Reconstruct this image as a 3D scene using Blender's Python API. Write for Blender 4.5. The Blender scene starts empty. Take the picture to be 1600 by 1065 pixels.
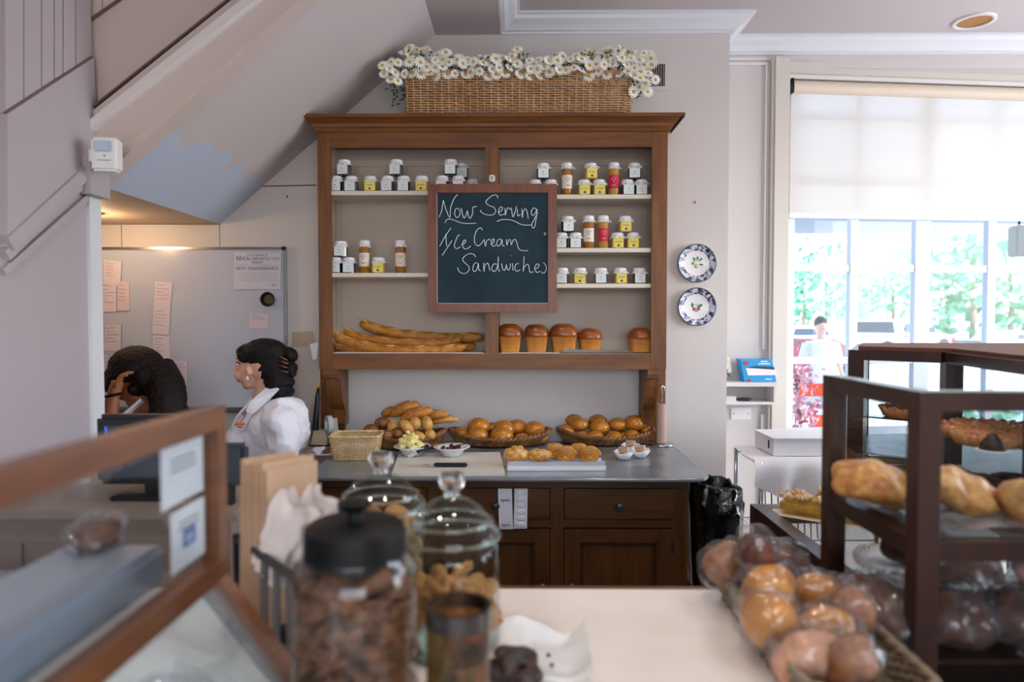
import bpy, bmesh, math, random
from mathutils import Vector, Matrix, noise
R = math.radians
random.seed(7)
C = bpy.context.scene.collection
# ---------------------------------------------------------------- camera
CAMZ = 1.52; FPX = 1600*24/36
cam = bpy.data.cameras.new('camera'); camo = bpy.data.objects.new('camera', cam); C.objects.link(camo)
camo.location = (0, 0, CAMZ); camo.rotation_euler = (R(90-1.745), 0, R(0.64))
cam.lens = 24; cam.sensor_width = 36; cam.clip_start = .02; cam.clip_end = 300
cam.dof.use_dof = True; cam.dof.focus_distance = 3.12; cam.dof.aperture_fstop = 1.9
bpy.context.scene.camera = camo
MROT = camo.rotation_euler.to_matrix()
# ---------------------------------------------------------------- view, sky, lights
sc = bpy.context.scene
sc.view_settings.view_transform = 'Standard'; sc.view_settings.look = 'None'
sc.view_settings.gamma = 1; sc.view_settings.use_curve_mapping = False
sc.view_settings.exposure = 0.0
world = bpy.data.worlds.new('sky'); sc.world = world; world.use_nodes = True
wn = world.node_tree; bg = wn.nodes['Background']
sky = wn.nodes.new('ShaderNodeTexSky'); sky.sky_type = 'NISHITA'; sky.sun_disc = False
sky.sun_elevation = R(48); sky.sun_rotation = R(120); sky.dust_density = 2.5
wn.links.new(sky.outputs[0], bg.inputs[0]); bg.inputs[1].default_value = 0.9
def sun(name, rot, energy, col, angle):
    l = bpy.data.lights.new(name, 'SUN'); l.energy = energy; l.color = col; l.angle = R(angle)
    o = bpy.data.objects.new(name, l); o.rotation_euler = rot; C.objects.link(o); return o
def area(name, loc, rot, sx, sy, energy, col, portal=False):
    l = bpy.data.lights.new(name, 'AREA'); l.shape = 'RECTANGLE'; l.size = sx; l.size_y = sy
    l.energy = energy; l.color = col
    o = bpy.data.objects.new(name, l); o.location = loc; o.rotation_euler = rot; C.objects.link(o)
    if portal: l.cycles.is_portal = True
    return o
sun('sun', (R(38), R(20), R(20)), 15.0, (1, .96, .9), 1)
# daylight entering through the shop front behind the camera (the opening is built in wall_front)
area('shopfront_daylight', (0.6, -3.3, 1.75), (R(90), 0, 0), 3.6, 2.2, 50, (.90, .93, 1.0))
# portal of the street window on the right
area('window_portal', (2.15, 4.05, 1.85), (R(-90), 0, 0), 2.0, 2.2, 1, (1, 1, 1), True)
# added light at the unseen right-wall opening, for key light from the right
area('side_key_light', (3.9, 2.0, 1.8), (R(90), 0, R(90)), 2.6, 1.9, 88, (.86, .92, 1.0))

# ---------------------------------------------------------------- helpers
def ray(px, py): return MROT @ Vector(((px-800)/FPX, -(py-532.5)/FPX, -1))
def P(px, py, Y):
    d = ray(px, py); t = Y/d.y; return Vector((d.x*t, Y, CAMZ+d.z*t))
def G(px, py, z):
    d = ray(px, py); t = (z-CAMZ)/d.z; return Vector((d.x*t, d.y*t, z))
def Q(px, py, x):
    d = ray(px, py); t = x/d.x; return Vector((x, d.y*t, CAMZ+d.z*t))
def lin(c):
    if isinstance(c, str):
        c = tuple(int(c[i:i+2], 16)/255 for i in (0, 2, 4))
    return tuple(((v+.055)/1.055)**2.4 if v > .04045 else v/12.92 for v in c[:3])+(1,)
MATS = {}
def mat(name, col, rough=.6, metal=0, spec=.5, var=0, vscale=8, col2=None, bump=0, bscale=60, stretch=None, sss=0, coat=0, emit=0, aniso=None):
    if name in MATS: return MATS[name]
    m = bpy.data.materials.new(name); m.use_nodes = True; nt = m.node_tree; b = nt.nodes['Principled BSDF']
    b.inputs['Base Color'].default_value = lin(col); b.inputs['Roughness'].default_value = rough
    b.inputs['Metallic'].default_value = metal; b.inputs['Specular IOR Level'].default_value = spec
    if coat: b.inputs['Coat Weight'].default_value = coat; b.inputs['Coat Roughness'].default_value = .15
    if sss: b.inputs['Subsurface Weight'].default_value = sss; b.inputs['Subsurface Scale'].default_value = .01
    if emit: b.inputs['Emission Color'].default_value = lin(col); b.inputs['Emission Strength'].default_value = emit
    if var or col2 or bump:
        tc = nt.nodes.new('ShaderNodeTexCoord'); mp = nt.nodes.new('ShaderNodeMapping')
        nt.links.new(tc.outputs['Object'], mp.inputs[0])
        if stretch: mp.inputs['Scale'].default_value = stretch
    if var or col2:
        n = nt.nodes.new('ShaderNodeTexNoise'); n.inputs['Scale'].default_value = vscale; n.inputs['Detail'].default_value = 5
        n.inputs['Roughness'].default_value = .6
        nt.links.new(mp.outputs[0], n.inputs[0])
        r = nt.nodes.new('ShaderNodeValToRGB'); a = lin(col)
        c2 = lin(col2) if col2 else tuple(v*(1-var) for v in a[:3])+(1,)
        r.color_ramp.elements[0].position = .35; r.color_ramp.elements[1].position = .65
        r.color_ramp.elements[0].color = c2; r.color_ramp.elements[1].color = a
        nt.links.new(n.outputs[0], r.inputs[0]); nt.links.new(r.outputs[0], b.inputs['Base Color'])
    if bump:
        n2 = nt.nodes.new('ShaderNodeTexNoise'); n2.inputs['Scale'].default_value = bscale; n2.inputs['Detail'].default_value = 4
        nt.links.new(mp.outputs[0], n2.inputs[0])
        bp = nt.nodes.new('ShaderNodeBump'); bp.inputs['Strength'].default_value = bump; bp.inputs['Distance'].default_value = .01
        nt.links.new(n2.outputs[0], bp.inputs['Height']); nt.links.new(bp.outputs[0], b.inputs['Normal'])
    MATS[name] = m; return m
def thin_glass(name, tint='FFFFFF', refl=1.0, rough=.02, bump=0, bscale=30, milky=0):
    m = bpy.data.materials.new(name); m.use_nodes = True; nt = m.node_tree; nt.nodes.clear()
    out = nt.nodes.new('ShaderNodeOutputMaterial'); tr = nt.nodes.new('ShaderNodeBsdfTransparent'); tr.inputs[0].default_value = lin(tint)
    gl = nt.nodes.new('ShaderNodeBsdfGlossy'); gl.inputs['Roughness'].default_value = rough
    geo = nt.nodes.new('ShaderNodeNewGeometry'); dot = nt.nodes.new('ShaderNodeVectorMath'); dot.operation = 'DOT_PRODUCT'
    nt.links.new(geo.outputs['Incoming'], dot.inputs[0]); nt.links.new(geo.outputs['Normal'], dot.inputs[1])
    def mth(op, a_, b_):
        q = nt.nodes.new('ShaderNodeMath'); q.operation = op; q.use_clamp = op != 'POWER'
        for i_, v_ in enumerate((a_, b_)):
            if v_ is None: continue
            if isinstance(v_, (int, float)): q.inputs[i_].default_value = v_
            else: nt.links.new(v_, q.inputs[i_])
        return q.outputs[0]
    ab = mth('ABSOLUTE', dot.outputs['Value'], None); pw = mth('POWER', mth('SUBTRACT', 1.0, ab), 5.0)
    ma = nt.nodes.new('ShaderNodeMath'); ma.operation = 'MULTIPLY_ADD'; nt.links.new(pw, ma.inputs[0]); ma.inputs[1].default_value = .75; ma.inputs[2].default_value = .04
    mu = nt.nodes.new('ShaderNodeMath'); mu.operation = 'MULTIPLY'; mu.inputs[1].default_value = refl; mu.use_clamp = True
    fr = ma
    mx = nt.nodes.new('ShaderNodeMixShader')
    nt.links.new(fr.outputs[0], mu.inputs[0]); nt.links.new(mu.outputs[0], mx.inputs[0])
    base = tr.outputs[0]
    if milky:
        df = nt.nodes.new('ShaderNodeBsdfDiffuse'); df.inputs[0].default_value = (.85, .87, .9, 1)
        m2 = nt.nodes.new('ShaderNodeMixShader'); m2.inputs[0].default_value = milky
        nt.links.new(tr.outputs[0], m2.inputs[1]); nt.links.new(df.outputs[0], m2.inputs[2]); base = m2.outputs[0]
    nt.links.new(base, mx.inputs[1]); nt.links.new(gl.outputs[0], mx.inputs[2]); nt.links.new(mx.outputs[0], out.inputs[0])
    if bump:
        tc = nt.nodes.new('ShaderNodeTexCoord'); n2 = nt.nodes.new('ShaderNodeTexNoise'); n2.inputs['Scale'].default_value = bscale; n2.inputs['Detail'].default_value = 3
        nt.links.new(tc.outputs['Object'], n2.inputs[0])
        bp = nt.nodes.new('ShaderNodeBump'); bp.inputs['Strength'].default_value = bump; bp.inputs['Distance'].default_value = .02
        nt.links.new(n2.outputs[0], bp.inputs['Height'])
        nt.links.new(bp.outputs[0], gl.inputs['Normal']); nt.links.new(bp.outputs[0], dot.inputs[1])
    MATS[name] = m; return m
class MB:
    """collects shapes; build() links them as ONE mesh object"""
    def __init__(s): s.v = []; s.f = []; s.mi = []; s.m = 0
    def add(s, vs, fs):
        o = len(s.v); s.v += [tuple(p) for p in vs]; s.f += [tuple(i+o for i in f) for f in fs]; s.mi += [s.m]*len(fs); return s
    def box(s, a, b, bev=0):
        x0, x1 = sorted((a[0], b[0])); y0, y1 = sorted((a[1], b[1])); z0, z1 = sorted((a[2], b[2]))
        if bev:
            e = min(bev, (x1-x0)*.45, (y1-y0)*.45, (z1-z0)*.45)
            bm = bmesh.new(); bmesh.ops.create_cube(bm, size=1)
            for v in bm.verts: v.co = Vector((x0 if v.co.x < 0 else x1, y0 if v.co.y < 0 else y1, z0 if v.co.z < 0 else z1))
            bmesh.ops.bevel(bm, geom=bm.edges[:], offset=e, segments=2, affect='EDGES')
            bm.verts.ensure_lookup_table(); s.add([v.co for v in bm.verts], [[v.index for v in f.verts] for f in bm.faces]); bm.free(); return s
        vs = [(x, y, z) for z in (z0, z1) for y in (y0, y1) for x in (x0, x1)]
        return s.add(vs, [(0, 2, 3, 1), (4, 5, 7, 6), (0, 1, 5, 4), (2, 6, 7, 3), (0, 4, 6, 2), (1, 3, 7, 5)])
    def prism(s, pts, d):
        """closed polygon pts (3D) extruded by vector d"""
        n = len(pts); d = Vector(d); vs = [Vector(p) for p in pts]+[Vector(p)+d for p in pts]
        fs = [tuple(range(n))[::-1], tuple(range(n, 2*n))]+[(i, (i+1) % n, n+(i+1) % n, n+i) for i in range(n)]
        return s.add(vs, fs)
    def bar(s, a, b, w, h, up=(0, 0, 1)):
        a, b = Vector(a), Vector(b); d = (b-a).normalized(); up = Vector(up); sd = d.cross(up).normalized(); u = sd.cross(d)
        q = [sd*w/2+u*h/2, -sd*w/2+u*h/2, -sd*w/2-u*h/2, sd*w/2-u*h/2]
        return s.add([a+k for k in q]+[b+k for k in q], [(3, 2, 1, 0), (4, 5, 6, 7)]+[(i, (i+1) % 4, 4+(i+1) % 4, 4+i) for i in range(4)])
    def tube(s, pts, r, n=8, closed=False, cap=True):
        pts = [Vector(p) for p in pts]; m = len(pts); rs = r if isinstance(r, (list, tuple)) else [r]*m
        vs = []; pn = None
        for i, p in enumerate(pts):
            if closed: t = pts[(i+1) % m]-pts[i-1]
            else: t = pts[min(i+1, m-1)]-pts[max(i-1, 0)]
            t = t.normalized() if t.length > 1e-9 else Vector((0, 0, 1))
            if pn is None:
                a = Vector((0, 0, 1)) if abs(t.z) < .9 else Vector((0, 1, 0)); pn = (a-t*a.dot(t)).normalized()
            else:
                q = pn-t*pn.dot(t); pn = q.normalized() if q.length > 1e-6 else pn
            bn = t.cross(pn)
            for k in range(n):
                a = 2*math.pi*k/n; vs.append(p+(pn*math.cos(a)+bn*math.sin(a))*rs[i])
        fs = []
        for i in range(m if closed else m-1):
            j = (i+1) % m
            for k in range(n): fs.append((i*n+k, i*n+(k+1) % n, j*n+(k+1) % n, j*n+k))
        if cap and not closed: fs += [tuple(range(n))[::-1], tuple((m-1)*n+k for k in range(n))]
        return s.add(vs, fs)
    def lathe(s, prof, c=(0, 0, 0), n=32, fn=None, close=True):
        """prof: list of (r, z). fn(angle, i, r, z) -> (r, z)"""
        c = Vector(c); vs = []; m = len(prof)
        for i, (r, z) in enumerate(prof):
            for k in range(n):
                a = 2*math.pi*k/n; rr, zz = fn(a, i, r, z) if fn else (r, z)
                vs.append(c+Vector((rr*math.cos(a), rr*math.sin(a), zz)))
        fs = [(i*n+k, i*n+(k+1) % n, (i+1)*n+(k+1) % n, (i+1)*n+k) for i in range(m-1) for k in range(n)]
        if close: fs += [tuple(range(n))[::-1], tuple((m-1)*n+k for k in range(n))]
        return s.add(vs, fs)
    def ell(s, c, r, rot=None, sub=3, disp=0, dsc=20, fn=None):
        bm = bmesh.new(); bmesh.ops.create_icosphere(bm, subdivisions=sub, radius=1)
        r = Vector(r) if not isinstance(r, (int, float)) else Vector((r, r, r)); M = (rot.to_matrix() if hasattr(rot, 'to_matrix') else Matrix.Identity(3)); c = Vector(c)
        vs = []
        for v in bm.verts:
            p = v.co.copy()
            if fn: p = fn(p)
            p = Vector((p.x*r.x, p.y*r.y, p.z*r.z))
            if disp: p += v.co*noise.noise((p+c)*dsc)*disp
            vs.append(c+M @ p)
        s.add(vs, [[v.index for v in f.verts] for f in bm.faces]); bm.free(); return s
    def build(s, name, m, parent=None, smooth=False, label=None, auto=None):
        me = bpy.data.meshes.new(name); me.from_pydata(s.v, [], s.f); me.update()
        ms = m if isinstance(m, (list, tuple)) else [m]
        for k in ms: me.materials.append(k)
        if len(ms) > 1: me.polygons.foreach_set('material_index', s.mi)
        if smooth:
            me.polygons.foreach_set('use_smooth', [True]*len(me.polygons))
            if auto: me.set_sharp_from_angle(angle=R(auto))
        o = bpy.data.objects.new(name, me); C.objects.link(o)
        if parent: o.parent = parent
        if label: o['label'] = label
        return o
from mathutils import Euler
def E(x=0, y=0, z=0): return Euler((R(x), R(y), R(z)))
def tag(o, label, cat, group=None, kind=None):
    o['label'] = label; o['category'] = cat
    if group: o['group'] = group
    if kind: o['kind'] = kind
    return o
def thing(name, label, cat, loc=(0, 0, 0), rz=0, group=None):
    o = bpy.data.objects.new(name, None); o.empty_display_size = .05; C.objects.link(o); o.location = loc; o.rotation_euler = (0, 0, rz)
    return tag(o, label, cat, group)
def struct(name, mb, m, parent=None, **k):
    o = mb.build(name, m, parent, **k)
    if not parent: o['kind'] = 'structure'
    return o
def copy_tree(o, parent=None):
    c = o.copy(); C.objects.link(c); c.parent = parent
    for ch in list(o.children): copy_tree(ch, c)
    return c
def rebase(o, loc):
    """mesh built in world coordinates -> move its origin to loc"""
    o.data.transform(Matrix.Translation(-Vector(loc))); o.location = loc; return o
def remesh(o, voxel, smooth=6, fac=.5):
    md = o.modifiers.new('r', 'REMESH'); md.mode = 'VOXEL'; md.voxel_size = voxel
    s2 = o.modifiers.new('s', 'SMOOTH'); s2.iterations = smooth; s2.factor = fac
    dg = bpy.context.evaluated_depsgraph_get(); me = bpy.data.meshes.new_from_object(o.evaluated_get(dg))
    ms = list(o.data.materials); o.modifiers.clear(); o.data = me
    if not me.materials:
        for k in ms: me.materials.append(k)
    me.polygons.foreach_set('use_smooth', [True]*len(me.polygons)); return o
def spline(pts, k=6, closed=False):
    pts = [Vector(p) for p in pts]; n = len(pts); out = []
    for i in range(n if closed else n-1):
        if closed: a, b, c, d = pts[i-1], pts[i], pts[(i+1) % n], pts[(i+2) % n]
        else: a, b, c, d = pts[max(i-1, 0)], pts[i], pts[i+1], pts[min(i+2, n-1)]
        for j in range(k):
            t = j/k; out.append(.5*((2*b)+(c-a)*t+(2*a-5*b+4*c-d)*t*t+(3*b-a-3*c+d)*t**3))
    if not closed: out.append(pts[-1])
    return out
def text_mesh(body, size, m, name='lettering', parent=None, depth=.0004):
    cu = bpy.data.curves.new(name, 'FONT'); cu.body = body; cu.size = size; cu.extrude = depth; cu.align_x = 'CENTER'; cu.align_y = 'CENTER'
    t = bpy.data.objects.new(name, cu); C.objects.link(t); dg = bpy.context.evaluated_depsgraph_get()
    me = bpy.data.meshes.new_from_object(t.evaluated_get(dg)); bpy.data.objects.remove(t)
    o = bpy.data.objects.new(name, me); me.materials.clear(); me.materials.append(m); C.objects.link(o)
    if parent: o.parent = parent
    return o
def rrect(w, d, r, n=6):
    out = []
    for cx, cy, a0 in ((w/2-r, d/2-r, 0), (-w/2+r, d/2-r, 90), (-w/2+r, -d/2+r, 180), (w/2-r, -d/2+r, 270)):
        for i in range(n+1):
            a = R(a0+90*i/n); out.append(Vector((cx+r*math.cos(a), cy+r*math.sin(a))))
    return out
def resample(pts, n):
    m = len(pts); L = [0]
    for i in range(m): L.append(L[-1]+(pts[(i+1) % m]-pts[i]).length)
    out = []; j = 0
    for k in range(n):
        s = L[-1]*k/n
        while L[j+1] < s: j += 1
        t = (s-L[j])/max(L[j+1]-L[j], 1e-9); out.append(pts[j].lerp(pts[(j+1) % m], t))
    return out
def woven(t, outline, h, rows, stakes, strand, flare=1.0, m=None, m2=None, floor=True, rim=None, ribs=False, saddle=0):
    """woven basket parts under thing t"""
    base = resample(outline, stakes if stakes % 2 else stakes+1); n = len(base); mx_ = max(abs(p.x) for p in base)
    def at(k, f, off):
        p = base[k % n]; a = base[(k+1) % n]-base[k-1]; nr = Vector((a.y, -a.x)).normalized(); s = 1+(flare-1)*f
        return Vector((p.x*s+nr.x*off, p.y*s+nr.y*off, h*f*(1+saddle*(p.x/mx_)**2)))
    w = MB()
    for r in range(rows):
        f = (r+.5)/rows; pts = []
        for k in range(n):
            sg = 1 if (k+r) % 2 else -1
            pts.append(at(k, f, sg*strand*.9)); p, q = at(k, f, sg*strand*.4), at(k+1, f, -sg*strand*.4); pts.append((p+q)/2)
        w.tube(pts, strand, 5, closed=True)
    w.build('weave', m, t, smooth=True)
    st = MB()
    for k in range(n): st.tube([at(k, 0, strand*.9 if ribs else 0), at(k, 1.0, strand*.9 if ribs else 0)], strand*(1.5 if ribs else .8), 5)
    st.build('stakes', m2 or m, t)['kind'] = 'stuff'
    rm = MB(); rr = rim or strand*1.7
    for ph in (0, math.pi):
        pts = []
        for i in range(n):
            for j in range(2):
                q = at(i, 1.0, 0).lerp(at(i+1, 1.0, 0), j/2); a = ph+(i*2+j)*.9
                nr = Vector((q.x, q.y, 0)).normalized(); pts.append(q+nr*rr*.5*math.cos(a)+Vector((0, 0, rr*.5*math.sin(a))))
        rm.tube(pts, rr*.72, 6, closed=True)
    rm.build('rim', m, t, smooth=True)
    b = MB(); b.prism([(p.x, p.y, strand*.2) for p in base], (0, 0, strand*1.5)); b.build('basket_floor', m2 or m, t)

# ---------------------------------------------------------------- materials
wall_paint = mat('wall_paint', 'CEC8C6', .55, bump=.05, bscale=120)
cream_paint_shade = mat('cream_paint_shade', 'AEA5AB', .5, bump=.04, bscale=90)  # left wall: same paint as the stair front, shade put into the colour
trim_paint = mat('trim_paint', 'DEDAD9', .4)
ceiling_paint = mat('ceiling_paint', 'C2B9BB', .8)
dark_gap = mat('dark_gap', '3A2A20', .8)
hutch_wood = mat('hutch_wood', '7E4A16', .42, vscale=3, col2='5E340D', stretch=(10, 10, 1), bump=.05, bscale=20, spec=.5)
hutch_wood_h = mat('hutch_wood_h', '7E4A16', .42, vscale=3, col2='5E340D', stretch=(1, 10, 10), bump=.05, bscale=20, spec=.5)
cab_wood = mat('cabinet_wood', '5E3A14', .4, vscale=3, col2='452808', stretch=(1, 8, 8), bump=.05, bscale=20)
cab_wood_v = mat('cabinet_wood_v', '5E3A14', .4, vscale=3, col2='452808', stretch=(8, 8, 1), bump=.05, bscale=20)
dark_wood = mat('case_wood', '3C2018', .35, vscale=3, col2='2A150F', stretch=(6, 6, 1), coat=.2)
red_wood = mat('red_wood', '7A3B1C', .35, vscale=4, col2='622C14', stretch=(6, 6, 1))
orange_wood = mat('orange_wood', '74441E', .4, vscale=4, col2='583014', stretch=(1, 1, 6), coat=.3)
beige_panel = mat('beige_panel', 'BDB0A4', .55)
shelf_paint = mat('shelf_paint', 'DCD2C4', .4)
zinc = mat('zinc', '99A2AA', .26, metal=.45, vscale=6, col2='88919A', bump=.02, bscale=40)
marble = mat('marble', 'F0EAE6', .25, vscale=4, col2='E6DED8', spec=.5)
white_plastic = mat('white_plastic', 'E6E6E8', .35)
white_paper = mat('white_paper', 'E9E9EE', .7)
white_cloth = mat('white_cloth', 'EFEFF5', .8, bump=.2, bscale=120)
whiteboard_m = mat('whiteboard_enamel', 'BAC0D2', .22)
alu = mat('aluminium', '9C9CA0', .3, metal=.9)
chrome = mat('chrome', 'D0D2D5', .12, metal=1)
black_plastic = mat('black_plastic', '101216', .35)
black_metal = mat('black_metal', '0C0D10', .45, metal=.3)
pink_paper = mat('pink_paper', 'D8CCD8', .75)
ink = mat('ink', '4A4656', .8); pencil = mat('pencil', '8E8494', .8)
slate = mat('slate', '1D323F', .7, vscale=5, col2='253D4A', spec=.2)
chalk = mat('chalk', 'DCEBEE', .95)
wicker = mat('wicker', 'D6AE82', .6, vscale=14, col2='B4865A')
wicker_light = mat('wicker_light', 'E2C79A', .6, vscale=14, col2='C9A870')
wicker_brown = mat('wicker_brown', '9A6A35', .5, vscale=25, col2='5E3716')
wicker_grey = mat('wicker_grey', '9A8A74', .6, vscale=25, col2='6E604C')
crust = mat('crust', 'C98A38', .45, vscale=30, col2='A05E1C', bump=.35, bscale=45, sss=.05)
crust_pale = mat('crust_pale', 'D8A85E', .55, vscale=26, col2='B87E38', bump=.3, bscale=60)
crust_dark = mat('crust_dark', 'A46C36', .45, vscale=32, col2='552C12', bump=.4, bscale=50)
bun_m = mat('bun', 'CC8424', .26, vscale=7, col2='A05A14', bump=.06, bscale=30, coat=.25)
brioche_top = mat('brioche_top', 'A55A1C', .35, vscale=6, col2='7E3E12', coat=.2)
brioche_side = mat('brioche_side', 'CB8636', .5, vscale=12, col2='AE6A24', bump=.2, bscale=60)
crumb_m = mat('crumb', 'DDB877', .8, vscale=40, col2='C89A55', bump=.3, bscale=120)
flaky = mat('flaky', 'F0C47A', .4, vscale=40, col2='C27A28', bump=.6, bscale=60)
sugar = mat('sugar', 'F0E3C6', .8, vscale=30, col2='D9A860', bump=.5, bscale=90)
chocolate = mat('chocolate', '35170F', .4, vscale=30, col2='20100B', bump=.5, bscale=60)
loaf_brown = mat('loaf_brown', '74422A', .6, vscale=25, col2='43231A', bump=.5, bscale=60)
cookie_m = mat('cookie', '8E5A3E', .7, vscale=25, col2='5E3423', bump=.5, bscale=50)
biscotti_m = mat('biscotti', 'CE9558', .7, vscale=25, col2='AE7038', bump=.5, bscale=50)
butter_m = mat('butter', 'F3E7AE', .45, vscale=20, col2='EEDC84', bump=.3, bscale=50)
jam_m = mat('jam', '430A14', .15, bump=.5, bscale=60)
porcelain = mat('porcelain', 'EDEDF0', .15)
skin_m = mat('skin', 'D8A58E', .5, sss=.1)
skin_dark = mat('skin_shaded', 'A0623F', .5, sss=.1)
hair_m = mat('hair', '0E0908', .5, spec=.25, vscale=3, col2='0C0808', stretch=(1, 1, 12), bump=.5, bscale=40)
hair_red = mat('hair_reddish', '1C0A0A', .5, spec=.25, vscale=3, col2='120809', stretch=(8, 8, 1), bump=.6, bscale=30)
shirt_m = mat('shirt', 'E9E9F2', .8, bump=.8, bscale=14)
apron_m = mat('apron', 'DCE0EC', .8, bump=.9, bscale=12)
gold = mat('gold', 'E0C27A', .2, metal=1)
kraft = mat('kraft_paper', 'C4A286', .8, vscale=6, col2='B49274')
tissue = mat('tissue_bag', 'E8DED8', .8, bump=.4, bscale=25)
petal = mat('petal', 'FAFAF4', .7)
yolk = mat('flower_centre', 'D9AE2A', .8)
leaf_m = mat('leaf', '1F5A45', .6, vscale=20, col2='123A2E')
green_bud = mat('bud', '7FA050', .7)
glass = thin_glass('clear_glass', 'F8FAFA', 1.0)
case_glass = thin_glass('case_glass', 'F5F7F8', .7)
jar_glass = thin_glass('jar_glass', 'E9F2F0', 1.3)
wrap_m = thin_glass('plastic_wrap', 'FAFBFD', 1.6, rough=.12, bump=.9, bscale=18, milky=.03)
window_glass = thin_glass('window_glass', 'F4FAFF', .5)
thick_glass = bpy.data.materials.new('thick_glass'); thick_glass.use_nodes = True
_b = thick_glass.node_tree.nodes['Principled BSDF']; _b.inputs['Transmission Weight'].default_value = 1; _b.inputs['Roughness'].default_value = .02
_b.inputs['Base Color'].default_value = (.96, .99, .98, 1); _b.inputs['IOR'].default_value = 1.45

# ================================================================ ROOM
YB = 3.5; YW = 3.783; XL = -1.507; XC = 1.06; YS = 2.44; ZA = 2.012; ZC = 3.04; ZL = 2.963
SX0 = -1.538; SLP = .856; SXT = SX0+(ZL-ZA)/SLP
b = MB(); b.box((-3.2, -3.6, -.1), (4.2, 4.2, 0)); floor_m = mat('floor_tile', '9A9590', .4, vscale=3, col2='8C8884'); struct('floor', b, floor_m)
b = MB(); b.box((-.1, -3.6, ZC), (4.2, 4.2, ZC+.12)); ceil = struct('ceiling', b, ceiling_paint)
b = MB(); b.box((-3.2, -3.6, ZL), (-.1, 3.62, ZC+.12)); b.build('dropped_panel', ceiling_paint, ceil)
# back wall with panel joints
b = MB(); b.box((-3.2, YB, 0), (XC, YB+.12, ZC)); wb = struct('wall_back', b, wall_paint)
b = MB(); b.box((XC-.12, YB+.12, 0), (XC, YW+.02, ZC)); b.build('wall_return', wall_paint, wb)
for (x0, y0, x1, y1, w) in ((410, 291, 494, 289, .006), (155, 350, 343, 350, .01), (190, 352, 190, 386, .005), (343, 350, 343, 386, .003)):
    j = MB(); j.bar(P(x0, y0, YB-.001), P(x1, y1, YB-.001), w, .004, (0, 1, 0) if x0 == x1 else (0, 0, 1)) if x0 != x1 else j.box(P(x0, y0, YB-.003)-Vector((w/2, 0, 0)), P(x1, y1, YB)+Vector((w/2, .001, 0)))
    j.build('panel_joint', dark_gap, wb)
for (px, py) in ((449, 307), (1086, 316)):
    j = MB(); p = P(px, py, YB); j.box(p-Vector((.004, .004, .006)), p+Vector((.004, 0, .006))); j.build('nail', mat('brass_nail', '8E7A55', .4, metal=.6), wb)
# window wall, built in its own frame (slightly turned bow)
p0 = P(1200, 500, YW); WANG = -R(6.0)
b = MB(); b.box((XC-.02, YW, 0), (p0.x, YW+.12, ZC)); ww = struct('wall_window', b, wall_paint)
b = MB()
zt, zb = P(1230, 120, 3.83).z, .86
b.box((p0.x, YW, 0), (4.2, YW+.12, zb)); b.box((p0.x, YW, zt+.03), (4.2, YW+.12, ZC)); b.build('wall_panel', wall_paint, ww)
# applied moulding on the panel left of the window
b = MB()
for dx in (0, .014): b.box((P(1191, 500, YW).x+dx, YW-.014+dx*.5, 1.36), (P(1191, 500, YW).x+dx+.010, YW, P(1191, 103, YW).z))
b.box((XC, YW-.012, P(1160, 97, YW).z-.02), (P(1193, 500, YW).x, YW, P(1160, 97, YW).z-.005)); b.build('panel_moulding', trim_paint, ww)
b = MB(); b.box((P(1190, 500, YW).x, YW-.014, .2), (P(1198, 500, YW).x, YW, 1.0)); b.build('panel_moulding', trim_paint, ww)
def crown(path, side):
    """mitred crown along a 2D polyline, profile steps out to `side` and down from the ceiling"""
    prof = [(0, 0), (.10, 0), (.10, .010), (.085, .014), (.078, .03), (.05, .045), (.035, .058), (.028, .066), (.012, .068), (.012, .078), (0, .078)]
    b = MB(); n = len(path); rings = []
    for i, p in enumerate(path):
        p = Vector(p); d1 = (p-Vector(path[i-1])).normalized() if i else None; d2 = (Vector(path[i+1])-p).normalized() if i < n-1 else None
        n1 = Vector((d1.y, -d1.x))*side if d1 else None; n2 = Vector((d2.y, -d2.x))*side if d2 else None
        if n1 and n2: m = (n1+n2)/(1+n1.dot(n2))
        else: m = n1 or n2
        rings.append([(p.x+m.x*o, p.y+m.y*o, ZC-h) for o, h in prof])
    k = len(prof); vs = [v for r in rings for v in r]
    fs = [(i*k+j, i*k+(j+1) % k, (i+1)*k+(j+1) % k, (i+1)*k+j) for i in range(n-1) for j in range(k)]
    b.add(vs, fs); return b
tr = struct('trim_1', crown([(-.1, -3.4), (-.1, YB), (XC, YB), (XC, YW), (4.0, YW)], 1), mat('crown_paint', 'DCDDE4', .4))
b = MB(); b.box((XC+.01, YW-.008, ZL-.03), (p0.x, YW, ZL-.012)); b.build('picture_rail', trim_paint, tr)
# rear and side walls with real openings (out of the frame)
b = MB(); b.box((-3.2, -3.6, 0), (-1.3, -3.5, ZC)); b.box((2.5, -3.6, 0), (4.2, -3.5, ZC)); b.box((-1.3, -3.6, 2.9), (2.5, -3.5, ZC)); b.box((-1.3, -3.6, 0), (2.5, -3.5, .6))
struct('wall_front', b, wall_paint)
b = MB(); b.box((4.1, -3.6, 0), (4.2, .6, ZC)); b.box((4.1, 3.4, 0), (4.2, 4.2, ZC)); b.box((4.1, .6, 0), (4.2, 3.4, .8)); b.box((4.1, .6, 2.8), (4.2, 3.4, ZC)); struct('wall_right', b, wall_paint)
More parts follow.
